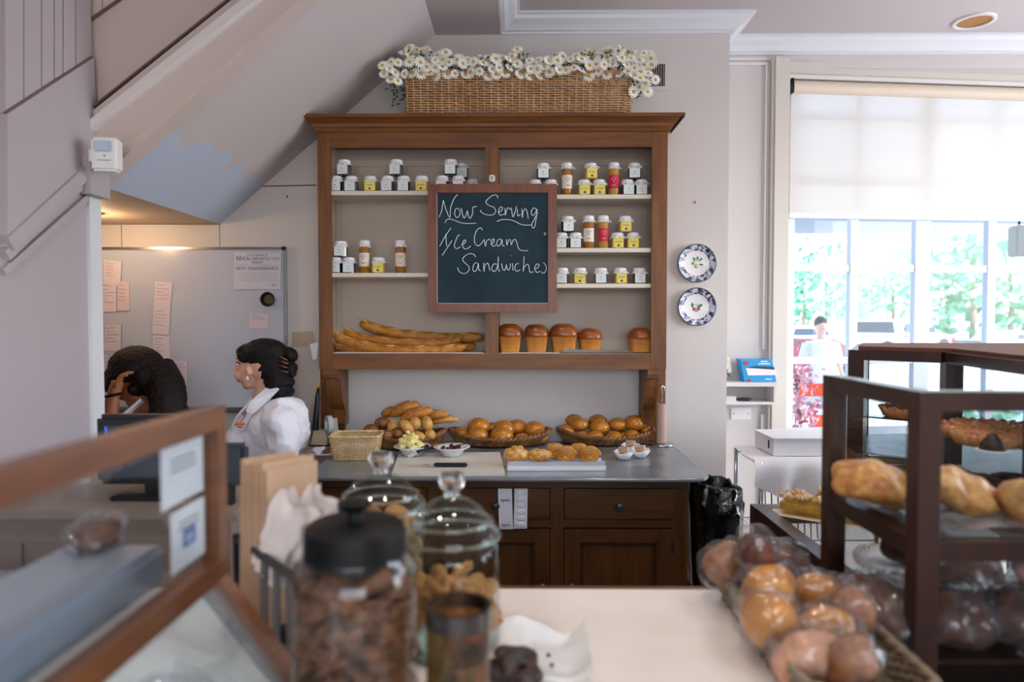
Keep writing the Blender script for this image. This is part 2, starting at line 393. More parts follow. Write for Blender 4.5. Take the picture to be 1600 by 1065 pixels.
# ---------------- staircase side wall on the left
def LW(px, py): return Q(px, py, XL)
b = MB(); b.box((XL-.1, -3.6, 0), (XL, YS-.02, ZL)); wl = struct('wall_left', b, cream_paint_shade)
def lband(p, q, r, s, th, name, m, bev=False):
    A, B_, C_, D = [LW(*k) for k in (p, q, r, s)]
    g = MB(); g.prism([A, B_, C_, D], (th, 0, 0)); return g.build(name, m, wl)
lband((0, 178), (137, 90), (146, 252), (0, 386), .022, 'stringer_board', cream_paint_shade)
A0, A1 = LW(0, 375), LW(148, 240)
g = MB(); g.bar(A0+Vector((.017, 0, -.012)), A1+Vector((.017, 0, -.012)), .042, .034, (1, 0, 0)); g.bar(A0+Vector((.011, 0, -.045)), A1+Vector((.011, 0, -.045)), .032, .023, (1, 0, 0)); g.build('stair_moulding', cream_paint_shade, wl)
A0, A1 = LW(0, 425), LW(132, 308)
g = MB(); g.bar(A0+Vector((.008, 0, 0)), A1+Vector((.008, 0, 0)), .02, .014, (1, 0, 0)); g.build('stair_moulding', cream_paint_shade, wl)
xs = [0, 30, 58, 78, 92, 112, 137]
tops = [(-20, 0)]
for i in range(len(xs)-1):
    xa, xb = xs[i]+.8, xs[i+1]-.8
    ya, yb = 178-xa*.642, 178-xb*.642
    g = MB(); g.prism([LW(xa, ya-1), LW(xb, yb-1), LW(xb, -60), LW(xa, -60)], (.014, 0, 0)); g.build('plank', cream_paint_shade, wl)
g = MB(); g.bar(LW(0, 178)+Vector((.016, 0, 0)), LW(137, 90)+Vector((.016, 0, 0)), .012, .008, (1, 0, 0)); g.build('panel_joint', mat('shadow_joint', '6E5A54', .8), wl)
g = MB(); g.box((XL-.005, YS-.07, 0), (XL+.012, YS-.005, P(150, 305, YS).z)); g.build('corner_board', mat('white_trim', 'D8DAE0', .45), wl)
# stair front facing the room
def SF(px, py): return P(px, py, YS)
def soff(x): return ZA+SLP*(x-SX0)
b = MB(); b.prism([(XL, YS-.02, soff(XL)), (SXT, YS-.02, ZL), (XL, YS-.02, ZL+.02)], (0, .08, 0)); cream_paint_lit = mat('cream_paint_lit', 'CDBDB8', .5); ws = struct('wall_stair', b, cream_paint_lit)  # same paint as the left wall, stronger light put into its colour
def fband(pts, th, name, m): 
    g = MB(); g.prism([SF(*p)-Vector((0, .02, 0)) for p in pts], (0, -th, 0)); return g.build(name, m, ws)
fband([(140, 196), (470, -67), (500, -67), (143, 214)], .035, 'stair_moulding', cream_paint_lit)
fband([(143, 210), (500, -72), (516, -66), (144, 224)], .055, 'stair_moulding', trim_paint)
fband([(144, 222), (520, -68), (560, -60), (172, 254)], .02, 'stringer_board', cream_paint_lit)
fband([(139, 190), (470, -73), (472, -71), (139, 193)], .04, 'panel_joint', mat('shadow_joint', '6E5A54', .8))
xs = [139, 168, 198, 232]
for i in range(3):
    xa, xb = xs[i]+.8, xs[i+1]-.8; fband([(xa, 42-(xa-139)*.69), (xb, 42-(xb-139)*.69), (xb, -60), (xa, -60)], .01, 'plank', cream_paint_lit)
fband([(139, 42), (204, -3), (204, -1), (139, 45)], .014, 'panel_joint', mat('shadow_joint', '6E5A54', .8))
# slanted soffit (patched plaster at its foot) and low alcove ceiling
soffit_m = mat('soffit_plaster', 'BDB5B0', .75)
nt = soffit_m.node_tree; pb = nt.nodes['Principled BSDF']; tc = nt.nodes.new('ShaderNodeTexCoord'); sx = nt.nodes.new('ShaderNodeSeparateXYZ'); nz = nt.nodes.new('ShaderNodeTexNoise'); nz.inputs['Scale'].default_value = 9; nz.inputs['Detail'].default_value = 8
nt.links.new(tc.outputs['Object'], sx.inputs[0]); nt.links.new(tc.outputs['Object'], nz.inputs[0])
m1 = nt.nodes.new('ShaderNodeMath'); m1.operation = 'MULTIPLY_ADD'; m1.inputs[1].default_value = .22; nt.links.new(nz.outputs[0], m1.inputs[0]); nt.links.new(sx.outputs[0], m1.inputs[2])
cr = nt.nodes.new('ShaderNodeMapRange'); cr.inputs['From Min'].default_value = -1.185; cr.inputs['From Max'].default_value = -1.175; nt.links.new(m1.outputs[0], cr.inputs[0])
mx = nt.nodes.new('ShaderNodeMix'); mx.data_type = 'RGBA'; mx.inputs['A'].default_value = lin('C0CCE2'); mx.inputs['B'].default_value = lin('CDC5C6'); nt.links.new(cr.outputs[0], mx.inputs['Factor']); nt.links.new(mx.outputs['Result'], pb.inputs['Base Color'])
b = MB(); b.prism([(SX0, YS+.06, ZA), (SXT, YS+.06, ZL-.001), (SX0, YS+.06, ZL-.001)], (0, YB-YS-.06, 0)); b.build('soffit', soffit_m, ws)
b = MB(); b.prism([(XL, YS-.02, soff(XL)-.035), (SXT, YS-.02, ZL-.03), (SXT, YS-.02, ZL), (XL, YS-.02, soff(XL)+.02)], (0, .085, 0)); b.build('soffit_edge', cream_paint_lit, ws)
alc = mat('alcove_ceiling', 'C9B49C', .7)
b = MB(); b.box((-2.6, YS-.4, ZA), (SX0-.001, YB, ZA+.1)); struct('ceiling_alcove', b, alc)
b = MB(); b.box((-2.7, YS-.5, 0), (-2.6, YB, ZA+.1)); b.box((-2.6, YS-.5, 0), (XL-.1, YS-.4, ZA+.1)); struct('wall_alcove', b, wall_paint)
# boxed newel block below the sensor
b = MB(); pA = P(131, 309, YS-.13); pB = P(152, 313, YS-.13); 
b.box((XL, YS-.12, P(150, 312, YS).z), (P(175, 300, YS-.0).x, YS-.01, P(150, 255, YS).z)); b.build('newel_block', cream_paint_shade, ws)
# warm lamp in the alcove ceiling (just hidden by the stair wall)
t = thing('puck_light', 'small round warm ceiling light in the low alcove behind the stair wall', 'light', (-1.98, 3.12, ZA-.03))
b = MB(); b.lathe([(.0, .03), (.05, .03), (.05, .0), (.042, 0), (.042, .012), (0, .012)], n=24, close=False); b.build('housing', white_plastic, t)
l = bpy.data.lights.new('puck_bulb', 'POINT'); l.energy = 5.5; l.color = (1, .66, .38); l.shadow_soft_size = .03; lo = bpy.data.objects.new('puck_bulb', l); C.objects.link(lo); lo.parent = t; lo.location = (0, 0, -.03)
# ---------------- window
def WL(u, d, z):  # u along the window from its left jamb, d depth outward
    c, s = math.cos(-WANG), math.sin(-WANG); return Vector((wx0+u*c-d*s, wy0+u*s+d*c, z))
wj = P(1204, 500, YW); wx0, wy0 = wj.x, YW
winE = bpy.data.objects.new('window_1', None); C.objects.link(winE); winE.location = (wx0, wy0, 0); winE.rotation_euler.z = -WANG; winE['kind'] = 'structure'
def U(px, d=.06):
    dr = ray(px, 500); c, s = math.cos(-WANG), math.sin(-WANG)
    # solve for u with depth d
    k = dr.y/dr.x; u = ((wy0+d*c)-k*(wx0-d*s))/(k*c-s); return u
def Z(py, px=1400, d=.06): 
    p = WL(U(px, d), d, 0); return P(px, py, p.y).z
g = MB(); g.box((-.02, -.03, zb), (U(1226, 0), .03, zt+.08)); g.box((-.005, -.012, zb), (.02, -.03-.01, zt+.08)); g.box((U(1226, 0)+.0005, -.029, zt), (2.2, .03, zt+.06)); g.build('casing', mat('casing_paint', 'CDC6BE', .4), winE)
g = MB(); g.box((U(1226, 0)-.002, .0, zb), (U(1226, 0)+.012, .09, zt+.02)); g.box((U(1226, 0), .0, zt-.02), (2.2, .09, zt+.02)); g.build('jamb', trim_paint, winE)
g = MB(); g.box((0, -.05, zb-.04), (2.2, .12, zb)); g.build('window_sill', trim_paint, winE)
fr = mat('window_frame_paint', 'D4D9E4', .4)
cols = [(1226, 1239), (1326, 1338), (1427, 1450), (1540, 1552), (1643, 1655)]
for i, (a_, b_) in enumerate(cols):
    g = MB(); g.box((U(a_), .05, zb), (U(b_), .09, zt)); g.build('mullion' if i in (0, 2) else 'muntin', fr, winE)
rows = [Z(562)+0, Z(419), Z(290), Z(190), zt-.03, zb+.03]
for z in rows:
    g = MB(); g.box((U(1226), .055, z-.02), (2.2, .085, z+.02)); g.build('muntin', fr, winE)
g = MB(); g.box((U(1226), .068, zb), (2.2, .072, zt)); g.build('pane', window_glass, winE)
# ---------------- roller shade
sh = bpy.data.materials.new('shade_fabric'); sh.use_nodes = True; n_ = sh.node_tree; n_.nodes.clear(); o_ = n_.nodes.new('ShaderNodeOutputMaterial')
d_ = n_.nodes.new('ShaderNodeBsdfDiffuse'); d_.inputs[0].default_value = (.82, .79, .76, 1); t_ = n_.nodes.new('ShaderNodeBsdfTranslucent'); t_.inputs[0].default_value = (.80, .76, .70, 1); x_ = n_.nodes.new('ShaderNodeMixShader'); x_.inputs[0].default_value = .27
n_.links.new(d_.outputs[0], x_.inputs[1]); n_.links.new(t_.outputs[0], x_.inputs[2]); n_.links.new(x_.outputs[0], o_.inputs[0])
t = thing('roller_shade', 'white translucent roller shade pulled halfway down over the street window', 'blind', WL(0, 0, 0)); t.rotation_euler.z = -WANG
zs = Z(341, 1400, .03)
g = MB(); N = 20
g.add([(U(1231, .03)+(2.15-U(1231, .03))*i/N, .025, z) for z in (zs, zt-.07) for i in range(N+1)], [(i, i+1, N+2+i, N+1+i) for i in range(N)]); g.build('shade_cloth', sh, t)
g = MB(); g.tube([(U(1231, .03), .02, zt-.06), (2.15, .02, zt-.06)], .035, 16); g.build('roller_tube', mat('roller_cream', 'D9C9B8', .5), t, smooth=True, auto=40)
g = MB(); g.box((U(1231, .03), .02, zs-.006), (2.15, .032, zs+.022)); g.build('hem_bar', white_cloth, t)
g = MB(); g.box((U(1226, .03)+.012, -.01, zt-.1), (U(1231, .03), .05, zt-.02)); g.build('bracket', black_plastic, t)
# ---------------- recessed ceiling light
p = G(1522, 32, ZC)
t = thing('recessed_light', 'round recessed ceiling light with gold reflector above the window', 'light', p)
g = MB(); g.lathe([(.098, .0), (.098, -.008), (.078, -.010), (.078, -.002)], n=40, close=False); g.build('trim_ring', trim_paint, t, smooth=True)
g = MB(); g.lathe([(.078, -.004), (.074, -.0035), (.0, -.003)], n=40, close=False); g.build('reflector', mat('reflector_gold', 'B8803E', .35, metal=.7), t)
# ---------------- air vent behind the flowers
c = P(1022, 118, YB)
t = thing('air_vent', 'white rectangular air vent grille on the wall behind the flowers', 'vent', c)
g = MB(); w_, h_ = .075, .078
for a_, b_ in (((-w_, -.008, -h_), (w_, 0, -h_+.022)), ((-w_, -.008, h_-.022), (w_, 0, h_)), ((-w_, -.008, -h_+.022), (-w_+.022, 0, h_-.022)), ((w_-.022, -.008, -h_+.022), (w_, 0, h_-.022))): g.box(a_, b_)
g.build('frame', wall_paint, t)
g = MB(); g.box((-w_+.022, -.002, -h_+.022), (w_-.022, 0, h_-.022)); g.build('backing', black_plastic, t)
for i in range(9):
    g = MB(); x = -.048+i*.0115; g.box((x, -.007, -h_+.022), (x+.0035, -.002, h_-.022)); g.build('slat', mat('slat_paint', 'A79F98', .5), t)
# ---------------- motion sensor
c = P(162, 240, YS-.16)
t = thing('motion_sensor', 'white motion sensor in the corner under the stairs', 'sensor', c, R(8))
g = MB(); g.box((-.042, 0, -.056), (.042, .05, .056), .008); g.build('housing', white_plastic, t, smooth=True, auto=40)
g = MB(); g.box((-.032, -.004, .006), (.026, .004, .044), .004); g.build('lens', mat('sensor_lens', 'B9C6DA', .2), t)
g = MB(); g.ell((.002, -.001, -.006), .003, sub=1); g.box((-.022, -.001, -.022), (.022, 0, -.0205)); g.build('indicator', ink, t)
g = MB(); g.box((-.06, .03, -.02), (-.04, .05, .02)); g.build('mount', white_plastic, t)

# ---------------- recessed ceiling lights over the service counter (same fitting as the visible one, out of the frame)
for i, (x, y) in enumerate(((-.95, .75), (.15, .75), (1.35, .75), (.15, 2.2), (1.5, 2.2))):
    zc_ = ZL if x < -.1 else ZC; nm_ = ['front left', 'front middle', 'front right', 'back middle', 'back right'][i]
    t = thing('recessed_light', 'white-rimmed recessed ceiling light over the '+nm_+' of the service area', 'light', (x, y, zc_), 0, 'recessed lights above the counter')
    g = MB(); g.lathe([(.098, .0), (.098, -.008), (.078, -.010), (.078, -.002)], n=32, close=False); g.build('trim_ring', trim_paint, t, smooth=True)
    l = bpy.data.lights.new('lamp', 'SPOT'); l.energy = 26; l.color = (1, .88, .74); l.spot_size = R(120); l.spot_blend = .8; l.shadow_soft_size = .05; lo = bpy.data.objects.new('lamp', l); C.objects.link(lo); lo.parent = t; lo.location = (0, 0, -.02)

# ================================================================ HUTCH
YH = 3.26
def HX(px, Y=YH): return P(px, 500, Y).x
def HZ(py, Y=YH): return P(770, py, Y).z
hx0, hx1 = HX(498), HX(1041.5)
hz0, hz1 = HZ(577), HZ(206)
t = hutch = thing('wall_hutch', 'tall open brown wooden bread hutch hanging on the back wall', 'hutch', (0, YH, hz0))
def hb(name, a, b_, m, bev=.002, par=None):
    g = MB(); g.box(a, b_, bev); o = g.build(name, m, par or hutch); o.data.transform(Matrix.Translation((0, -YH, -hz0))); return o
xd0, xd1 = HX(758), HX(779)
hb('stile', (hx0, YH, hz0), (HX(518.5), YH+.022, hz1), hutch_wood)
hb('stile', (HX(1017), YH, hz0), (hx1, YH+.022, hz1), hutch_wood)
hb('divider', (xd0, YH+.001, HZ(553)), (xd1, YB-.02, HZ(230)), hutch_wood)
hb('bottom_rail', (HX(518.5), YH, hz0), (HX(1017), YH+.022, HZ(552.5)), hutch_wood_h)
hb('frieze', (HX(518.5), YH, HZ(230)), (HX(1017), YH+.022, hz1), hutch_wood_h)
hb('side_panel', (hx0, YH+.02, hz0), (hx0+.02, YB-.002, hz1), hutch_wood)
hb('side_panel', (hx1-.02, YH+.02, hz0), (hx1, YB-.002, hz1), hutch_wood)
hb('side_lining', (hx0+.02, YH+.022, hz0+.05), (hx0+.032, YB-.02, hz1), beige_panel)
hb('side_lining', (hx1-.032, YH+.022, hz0+.05), (hx1-.02, YB-.02, hz1), beige_panel)
hb('back_panel', (hx0+.02, YB-.022, hz0+.02), (hx1-.02, YB-.004, hz1), beige_panel)
for (xa, xb) in ((hx0+.03, xd0), (xd1, hx1-.03)):      # applied frame mouldings on the back panel
    g = MB(); z0, z1 = HZ(545), HZ(232)
    for a_, b_ in (((xa, YB-.03, z0), (xa+.025, YB-.0225, z1-.035)), ((xb-.025, YB-.03, z0), (xb, YB-.0225, z1-.035)), ((xa, YB-.03, z1-.035), (xb, YB-.0225, z1))): g.box(a_, b_)
    o = g.build('back_moulding', beige_panel, hutch); o.data.transform(Matrix.Translation((0, -YH, -hz0)))
hb('bottom_board', (hx0+.02, YH+.02, HZ(553)-.02), (hx1-.02, YB-.02, HZ(552)), shelf_paint)
hb('top_board', (hx0+.02, YH+.023, hz1-.03), (hx1-.02, YB-.023, hz1-.005), hutch_wood_h)
# cornice
ztop = P(770, 177, YH-.06).z
prof = [(0, 0), (-.006, 0), (-.012, .012), (-.014, .016), (-.022, .02), (-.026, .034), (-.045, .052), (-.060, .078-.01), (-.066, ztop-hz1-.016), (-.066, ztop-hz1), (.0, ztop-hz1)]
g = MB(); rings = []
for cx, sx, cy in ((hx0, 1, YB-.002), (hx0, 1, YH), (hx1, -1, YH), (hx1, -1, YB-.002)):
    for o_, h in prof: g.v.append((cx+sx*o_, (cy+o_) if cy == YH else cy, hz1+h))
k = len(prof)
for i in range(3):
    for j in range(k-1): g.f.append((i*k+j, i*k+j+1, (i+1)*k+j+1, (i+1)*k+j)); g.mi.append(0)
g.f.append(tuple(i*k+k-2 for i in range(4))); g.mi.append(0)
o = g.build('cornice', hutch_wood_h, hutch); o.data.transform(Matrix.Translation((0, -YH, -hz0)))
shelf_z = {}
def shelf(key, pa, pb, py):
    z = HZ(py, YH+.012); shelf_z[key] = z; hb('shelf', (pa, YH+.012, z-.020), (pb, YB-.022, z), shelf_paint)
shelf('L1', hx0+.02, xd0+.005, 297.5); shelf('L2', hx0+.02, xd0+.005, 426); shelf('R1', xd1-.005, hx1-.02, 304); shelf('R2', xd1-.005, hx1-.02, 387.5); shelf('R3', xd1-.005, hx1-.02, 443)
shelf_z['B'] = HZ(552)
# corbels and wall cheeks below
for s, (pa, pb, ca, cb) in enumerate(((503, 526, 503, 540), (1013, 1033, 998, 1038))):
    xa, xb = HX(pa), HX(pb); zt_ = hz0; zb_ = HZ(662, YB-.05)
    hb('wall_cheek', (P(ca, 600, YB).x, YB-.03, .905), (P(cb, 600, YB).x, YB-.003, hz0), hutch_wood)
    H = zt_-zb_; yb = YB-.03; D = yb-YH-.005
    pr = [(D, 0), (D, .09*H), (D*.88, .10*H), (D*.88, .15*H), (D*.72, .17*H), (D*.70, .30*H), (D*.62, .48*H), (D*.45, .63*H), (D*.28, .74*H), (D*.25, .84*H), (D*.32, .88*H), (D*.3, .98*H), (D*.1, H), (0, H)]
    g = MB(); g.prism([(xa, yb, zt_)]+[(xa, yb-d, zt_-h) for d, h in pr], (xb-xa, 0, 0)); o = g.build('corbel', hutch_wood, hutch); o.data.transform(Matrix.Translation((0, -YH, -hz0)))
# paper sheets lining the bottom shelf
for i, (pa, pb, y0) in enumerate(((520, 755, 551), (782, 875, 551), (881, 1012, 549))):
    g = MB(); xa, xb = HX(pa), HX(pb); z = shelf_z['B']+.001
    if i < 2: g.box((xa, YH+.0, z), (xb, YB-.06, z+.002))
    else: g.add([(xa, YH-.004, z+.022), (xb, YH+.01, z+.004), (xb, YB-.06, z+.003), (xa, YB-.06, z+.003), (xa, YH+.03, z+.003), (xb, YH+.03, z+.003)], [(0, 1, 5, 4), (4, 5, 2, 3)])
    tag(g.build('shelf_paper', white_paper, smooth=False), ['white paper sheet under the long baguettes', 'white paper sheet under the left brioche loaves', 'white paper sheet curling up in front of the fourth brioche loaf'][i], 'paper')
# ---------------- chalkboard
YC = YH-.03
def CP(px, py, d=0): return P(px, py, YC+d)
t = thing('chalkboard', 'framed chalkboard with handwritten menu words hanging on the hutch', 'chalkboard', CP(769, 388))
org = t.location.copy()
def cb(name, g, m, **k): o = g.build(name, m, t, **k); o.data.transform(Matrix.Translation(-org)); return o
a0, a1 = CP(668, 287), CP(870, 488); fw = .042
g = MB(); g.box((a0.x, YC, a1.z), (a0.x+fw, YC+.022, a0.z), .003); cb('frame_side', g, red_wood)
g = MB(); g.box((a1.x-fw, YC, a1.z), (a1.x, YC+.022, a0.z), .003); cb('frame_side', g, red_wood)
g = MB(); g.box((a0.x+fw, YC, a0.z-fw), (a1.x-fw, YC+.022, a0.z), .003); cb('frame_top', g, red_wood)
g = MB(); g.box((a0.x+fw, YC, a1.z), (a1.x-fw, YC+.022, a1.z+fw), .003); cb('frame_bottom', g, red_wood)
g = MB(); g.box((a0.x+fw-.002, YC+.008, a1.z+fw-.002), (a1.x-fw+.002, YC+.02, a0.z-fw+.002)); cb('slate', g, slate)
g = MB()
for e in ((a0.x+fw, a0.x+fw+.003, a1.z+fw, a0.z-fw), (a0.x+fw, a1.x-fw, a1.z+fw, a1.z+fw+.003)): g.box((e[0], YC+.004, e[2]), (e[1], YC+.010, e[3]))
cb('inner_bead', g, mat('bead', 'B9A29A', .5))
def CW(x, y): return CP(640+x/4.63, 270+y/4.63, .007)
strokes = [
 [(213,320),(232,270),(243,197)], [(243,197),(262,262),(290,322),(297,250),(322,185),(348,155)], [(352,256),(334,262),(325,292),(338,322),(358,312),(365,282),(354,258)],
 [(374,256),(382,300),(394,326),(410,300),(418,274),(424,308),(438,328),(455,292),(458,250),(487,243)], [(257,362),(265,342),(290,333),(330,345),(370,360),(420,366),(482,364)],
 [(638,182),(630,162),(600,163),(565,190),(552,212),(575,236),(610,250),(622,280),(600,303),(560,303),(525,290),(510,268)],
 [(640,288),(664,272),(672,252),(656,248),(643,275),(655,305),(684,298)], [(690,254),(692,306),(702,268),(716,252),(730,268)], [(736,252),(749,318),(774,240)], [(779,262),(783,310),(802,298)],
 [(812,258),(815,324),(820,284),(838,260),(850,282),(858,332)], [(918,266),(896,254),(879,284),(890,308),(908,292),(922,262),(915,330),(905,388),(890,396),(884,370),(900,340),(926,288)],
 [(632,352),(660,340),(700,337),(750,346),(800,370),(840,378),(880,376)],
 [(298,398),(255,462),(218,530)], [(262,440),(264,488),(268,530)], [(307,488),(270,545),(235,597)], [(363,450),(350,454),(332,492),(324,528),(340,548),(367,534)],
 [(378,522),(400,506),(405,486),(392,489),(380,520),(396,548),(420,546),(443,527)],
 [(527,414),(515,398),(490,410),(472,450),(470,500),(490,526),(515,515),(533,488)], [(538,478),(549,530),(556,495),(575,478),(582,492)], [(588,518),(608,503),(612,482),(600,480),(590,510),(605,530),(627,518)],
 [(665,482),(645,480),(630,505),(638,528),(656,518),(668,484),(672,520),(687,529)], [(700,480),(704,522),(715,488),(729,486),(736,520),(748,488),(765,482),(776,505),(785,540),(805,560),(858,563)],
 [(476,609),(465,590),(430,585),(395,605),(384,630),(405,655),(430,680),(425,710),(395,728),(360,715),(347,684)], [(492,650),(470,655),(457,690),(466,713),(485,700),(497,654),(501,700),(517,708)],
 [(535,650),(538,714),(543,675),(564,652),(575,680),(581,709)], [(631,660),(608,660),(594,690),(608,713),(626,700),(640,650),(640,606),(642,700),(656,706)],
 [(665,655),(672,690),(685,704),(697,680),(700,664),(705,695),(718,701),(728,678),(729,654)], [(745,654),(748,706)], [(731,597),(733,600)], [(789,655),(770,660),(761,690),(775,711),(800,700)],
 [(828,604),(825,660),(820,713),(830,680),(855,660),(865,690),(871,718),(897,715)], [(903,697),(930,682),(936,663),(918,660),(904,690),(918,718),(946,712)], [(968,648),(986,672),(988,700),(970,725),(952,716)],
 [(970,438),(982,434),(984,446),(974,446)], [(820,212),(822,214)]]
g = MB()
for s in strokes:
    q = spline([CW(*p) for p in s], 6); g.tube(q, .0017, 5)
cb('chalk_writing', g, chalk)
t = thing('hook', 'small white clip on the hutch divider above the chalkboard', 'hook', P(769, 279, YH))
g = MB(); g.box((-.014, -.012, -.016), (.014, 0, .016), .004); g.build('plate', white_plastic, t); g = MB(); g.tube([(-.006, -.013, .01), (0, -.014, -.008), (.006, -.013, .01)], .002, 6); g.build('prong', black_plastic, t)
# ---------------- jars
def cap_fn(amp, k, seed=0):
    def f(a, i, r, z): return (r*(1+amp*(i >= 2 and i <= 4)*math.sin(a*k+seed)), z+(.0015*math.sin(a*k*.5+1) if i in (2, 3) else 0))
    return f
lab_white = mat('label_white', 'E4EAEF', .7); lab_yellow = mat('label_yellow', 'E3CD3E', .6, vscale=60, col2='EBDD7A'); lab_cream = mat('label_cream', 'E9DFD0', .7); lab_red = mat('label_red', 'C8203E', .6)
jam_dark = mat('jam_dark', '14232A', .12, coat=.6); jam_y = mat('honey_jar', 'B99A5A', .15, coat=.6); amber = mat('amber', 'A0681A', .12, coat=.8); mustard = mat('mustard', 'B9913C', .2, coat=.6)
mark_g = mat('mark_green', '7FB7A4', .8); mark_b = mat('mark_blue', '1D4D8C', .8)
def small_jar(name, body, lab, markm):
    t = thing(name, 'x', 'jar')
    g = MB(); o8 = [(.028*math.cos(R(22.5+45*i))*1.08, .028*math.sin(R(22.5+45*i))*1.08) for i in range(8)]
    zz = [(0, .92), (.003, 1), (.052, 1), (.057, .8), (.059, .78)]
    for z, s in zz: g.v += [(x*s, y*s, z) for x, y in o8]
    for i in range(len(zz)-1):
        for k in range(8): g.f.append((i*8+k, i*8+(k+1) % 8, (i+1)*8+(k+1) % 8, (i+1)*8+k)); g.mi.append(0)
    g.f.append(tuple(range(8))[::-1]); g.f.append(tuple(32+k for k in range(8))); g.mi += [0, 0]
    g.build('glass_body', body, t)
    g = MB(); g.box((-.0235, -.0295, .005), (.0235, -.027, .050)); 
    g.build('label', lab, t)
    g = MB()
    if lab is lab_white: g.box((-.004, -.0302, .028), (.003, -.0294, .033)); g.box((-.010, -.0302, .018), (.010, -.0294, .0195))
    else: g.box((-.005, -.0302, .009), (.005, -.0294, .018)); g.box((-.016, -.0302, .030), (.016, -.0294, .032))
    g.build('print', markm, t)
    g = MB(); g.lathe([(.0345, .050), (.028, .056), (.0255, .059), (.0275, .063), (.0270, .070), (.023, .074), (.0, .075)], n=36, fn=lambda a, i, r, z: (r*(1+(.13 if i == 0 else .07 if i == 1 else .02)*math.sin(a*9+.6)), z-(.004*abs(math.sin(a*2.5+.4)) if i == 0 else 0)), close=False)
    g.build('cloth_cap', white_cloth, t, smooth=True)
    g = MB(); g.tube([(.0275*math.cos(R(a)), .0275*math.sin(R(a)), .0585) for a in range(0, 360, 15)], .0016, 5, closed=True); g.tube([(.01, -.0275, .059), (.02, -.034, .058), (.034, -.034, .047)], .002, 5); g.tube([(.01, -.0275, .059), (-.004, -.034, .055), (-.012, -.036, .049)], .002, 5); g.build('ribbon', white_paper, t)
    return t
def tall_jar(name, body, lab):
    t = thing(name, 'x', 'jar')
    g = MB(); g.lathe([(.024, 0), (.0265, .003), (.0265, .126), (.022, .134), (.022, .137)], n=28); g.build('glass_body', body, t, smooth=True, auto=40)
    g = MB(); aa = [R(200+140*i/14) for i in range(15)]; g.add([(.0272*math.cos(a), .0272*math.sin(a), z) for z in (.032, .096) for a in aa], [(i, i+1, 16+i, 15+i) for i in range(14)]); g.build('label', lab, t)
    g = MB()
    for a, z, r in ((255, .078, .0035), (285, .078, .0035), (270, .068, .0035), (262, .084, .002), (278, .086, .002)): g.ell((.0273*math.cos(R(a)), .0273*math.sin(R(a)), z), (r, .001, r), sub=1)
    g.box((-.009, -.0282, .046), (.009, -.0272, .0485)); g.build('print', mat('print_plum', '5C3A3A', .8) if lab is lab_cream else mat('print_pink', 'E8B9C0', .8), t)
    g = MB(); g.lathe([(.029, .124), (.0245, .134), (.024, .137), (.026, .142), (.0255, .152), (.021, .156), (0, .157)], n=32, fn=lambda a, i, r, z: (r*(1+(.12 if i == 0 else .06 if i == 1 else .02)*math.sin(a*8)), z), close=False); g.build('cloth_cap', white_cloth, t, smooth=True)
    g = MB(); g.tube([(.0245*math.cos(R(a)), .0245*math.sin(R(a)), .136) for a in range(0, 360, 15)], .0016, 5, closed=True); g.tube([(.008, -.025, .136), (.026, -.03, .132), (.034, -.03, .12)], .002, 5); g.build('ribbon', white_paper, t)
    return t
protos = {}
def jar(kind, px, sh_, lab, grp, lift=0, dy=0, rz=0):
    if kind not in protos:
        protos[kind] = {'d': lambda: small_jar('jam_jar', jam_dark, lab_white, mark_g), 'y': lambda: small_jar('jam_jar', jam_y, lab_yellow, mark_b), 'a': lambda: tall_jar('honey_jar', amber, lab_cream), 'm': lambda: tall_jar('mustard_jar', mustard, lab_red)}[kind](); o = protos[kind]
    else: o = copy_tree(protos[kind])
    Y = YH+.062+dy; o.location = (P(px, 500, Y).x, Y, shelf_z[sh_]+.0005+lift*.079); o.rotation_euler.z = R(rz if rz else random.uniform(-8, 8)); o['label'] = lab; o['group'] = grp
    s = 1.0; o.scale = (1.06, 1.06, 1.04) if kind in 'dy' else (1, 1, 1.02)
D, YL = 'white-labelled dark jam jar', 'yellow-labelled jam jar'
S = 'on the top left shelf'; gr = 'jam jars on the top left shelf'
for k, x, l, lift, dy in (('d', 528, D+' leftmost '+S, 0, 0), ('d', 551, D+' second from left '+S, 0, 0), ('y', 580.5, YL+' with white cap, left one '+S, 0, 0), ('d', 607.5, D+' right of the first yellow '+S, 0, 0),
    ('d', 632, D+' left of the second yellow '+S, 0, 0), ('y', 660, YL+' behind the chalkboard corner '+S, 0, 0), ('d', 692, D+' left cap peeking over the chalkboard '+S, 0, 0), ('d', 717, D+' second cap peeking over the chalkboard '+S, 0, 0),
    ('d', 739, D+' rearmost, low behind the board '+S, 0, .08), ('d', 718, D+' in the rear row under another '+S, 0, .075), ('d', 540, D+' stacked on the two leftmost '+S, 1, 0), ('d', 620.5, D+' stacked mid-row '+S, 1, 0), ('d', 705, D+' stacked right, front one '+S, 1, 0), ('d', 722, D+' stacked right, rear one '+S, 1, .075)): jar(k, x, 'L1', l, gr, lift, dy)
S = 'on the top right shelf'; gr = 'jam and honey jars on the top right shelf'
for k, x, l, lift in (('d', 836, D+' left cap peeking over the chalkboard '+S, 0), ('d', 860, D+' right cap peeking over the chalkboard '+S, 0), ('d', 848, D+' stacked above the board corner '+S, 1), ('a', 885, 'tall amber jar with cream label '+S, 0), ('y', 912, YL+' lower left of three yellow '+S, 0), ('y', 935.5, YL+' lower right of three yellow '+S, 0),
    ('y', 922, YL+' stacked on two other yellow jars '+S, 1), ('m', 958, 'tall mustard jar with red label '+S, 0), ('d', 979, D+' beside the red label jar '+S, 0), ('d', 1000.5, D+' bottom, far right '+S, 0), ('d', 990, D+' stacked far right '+S, 1)): jar(k, x, 'R1', l, gr, lift)
S = 'on the middle right shelf'; gr = 'jam and honey jars on the middle right shelf'
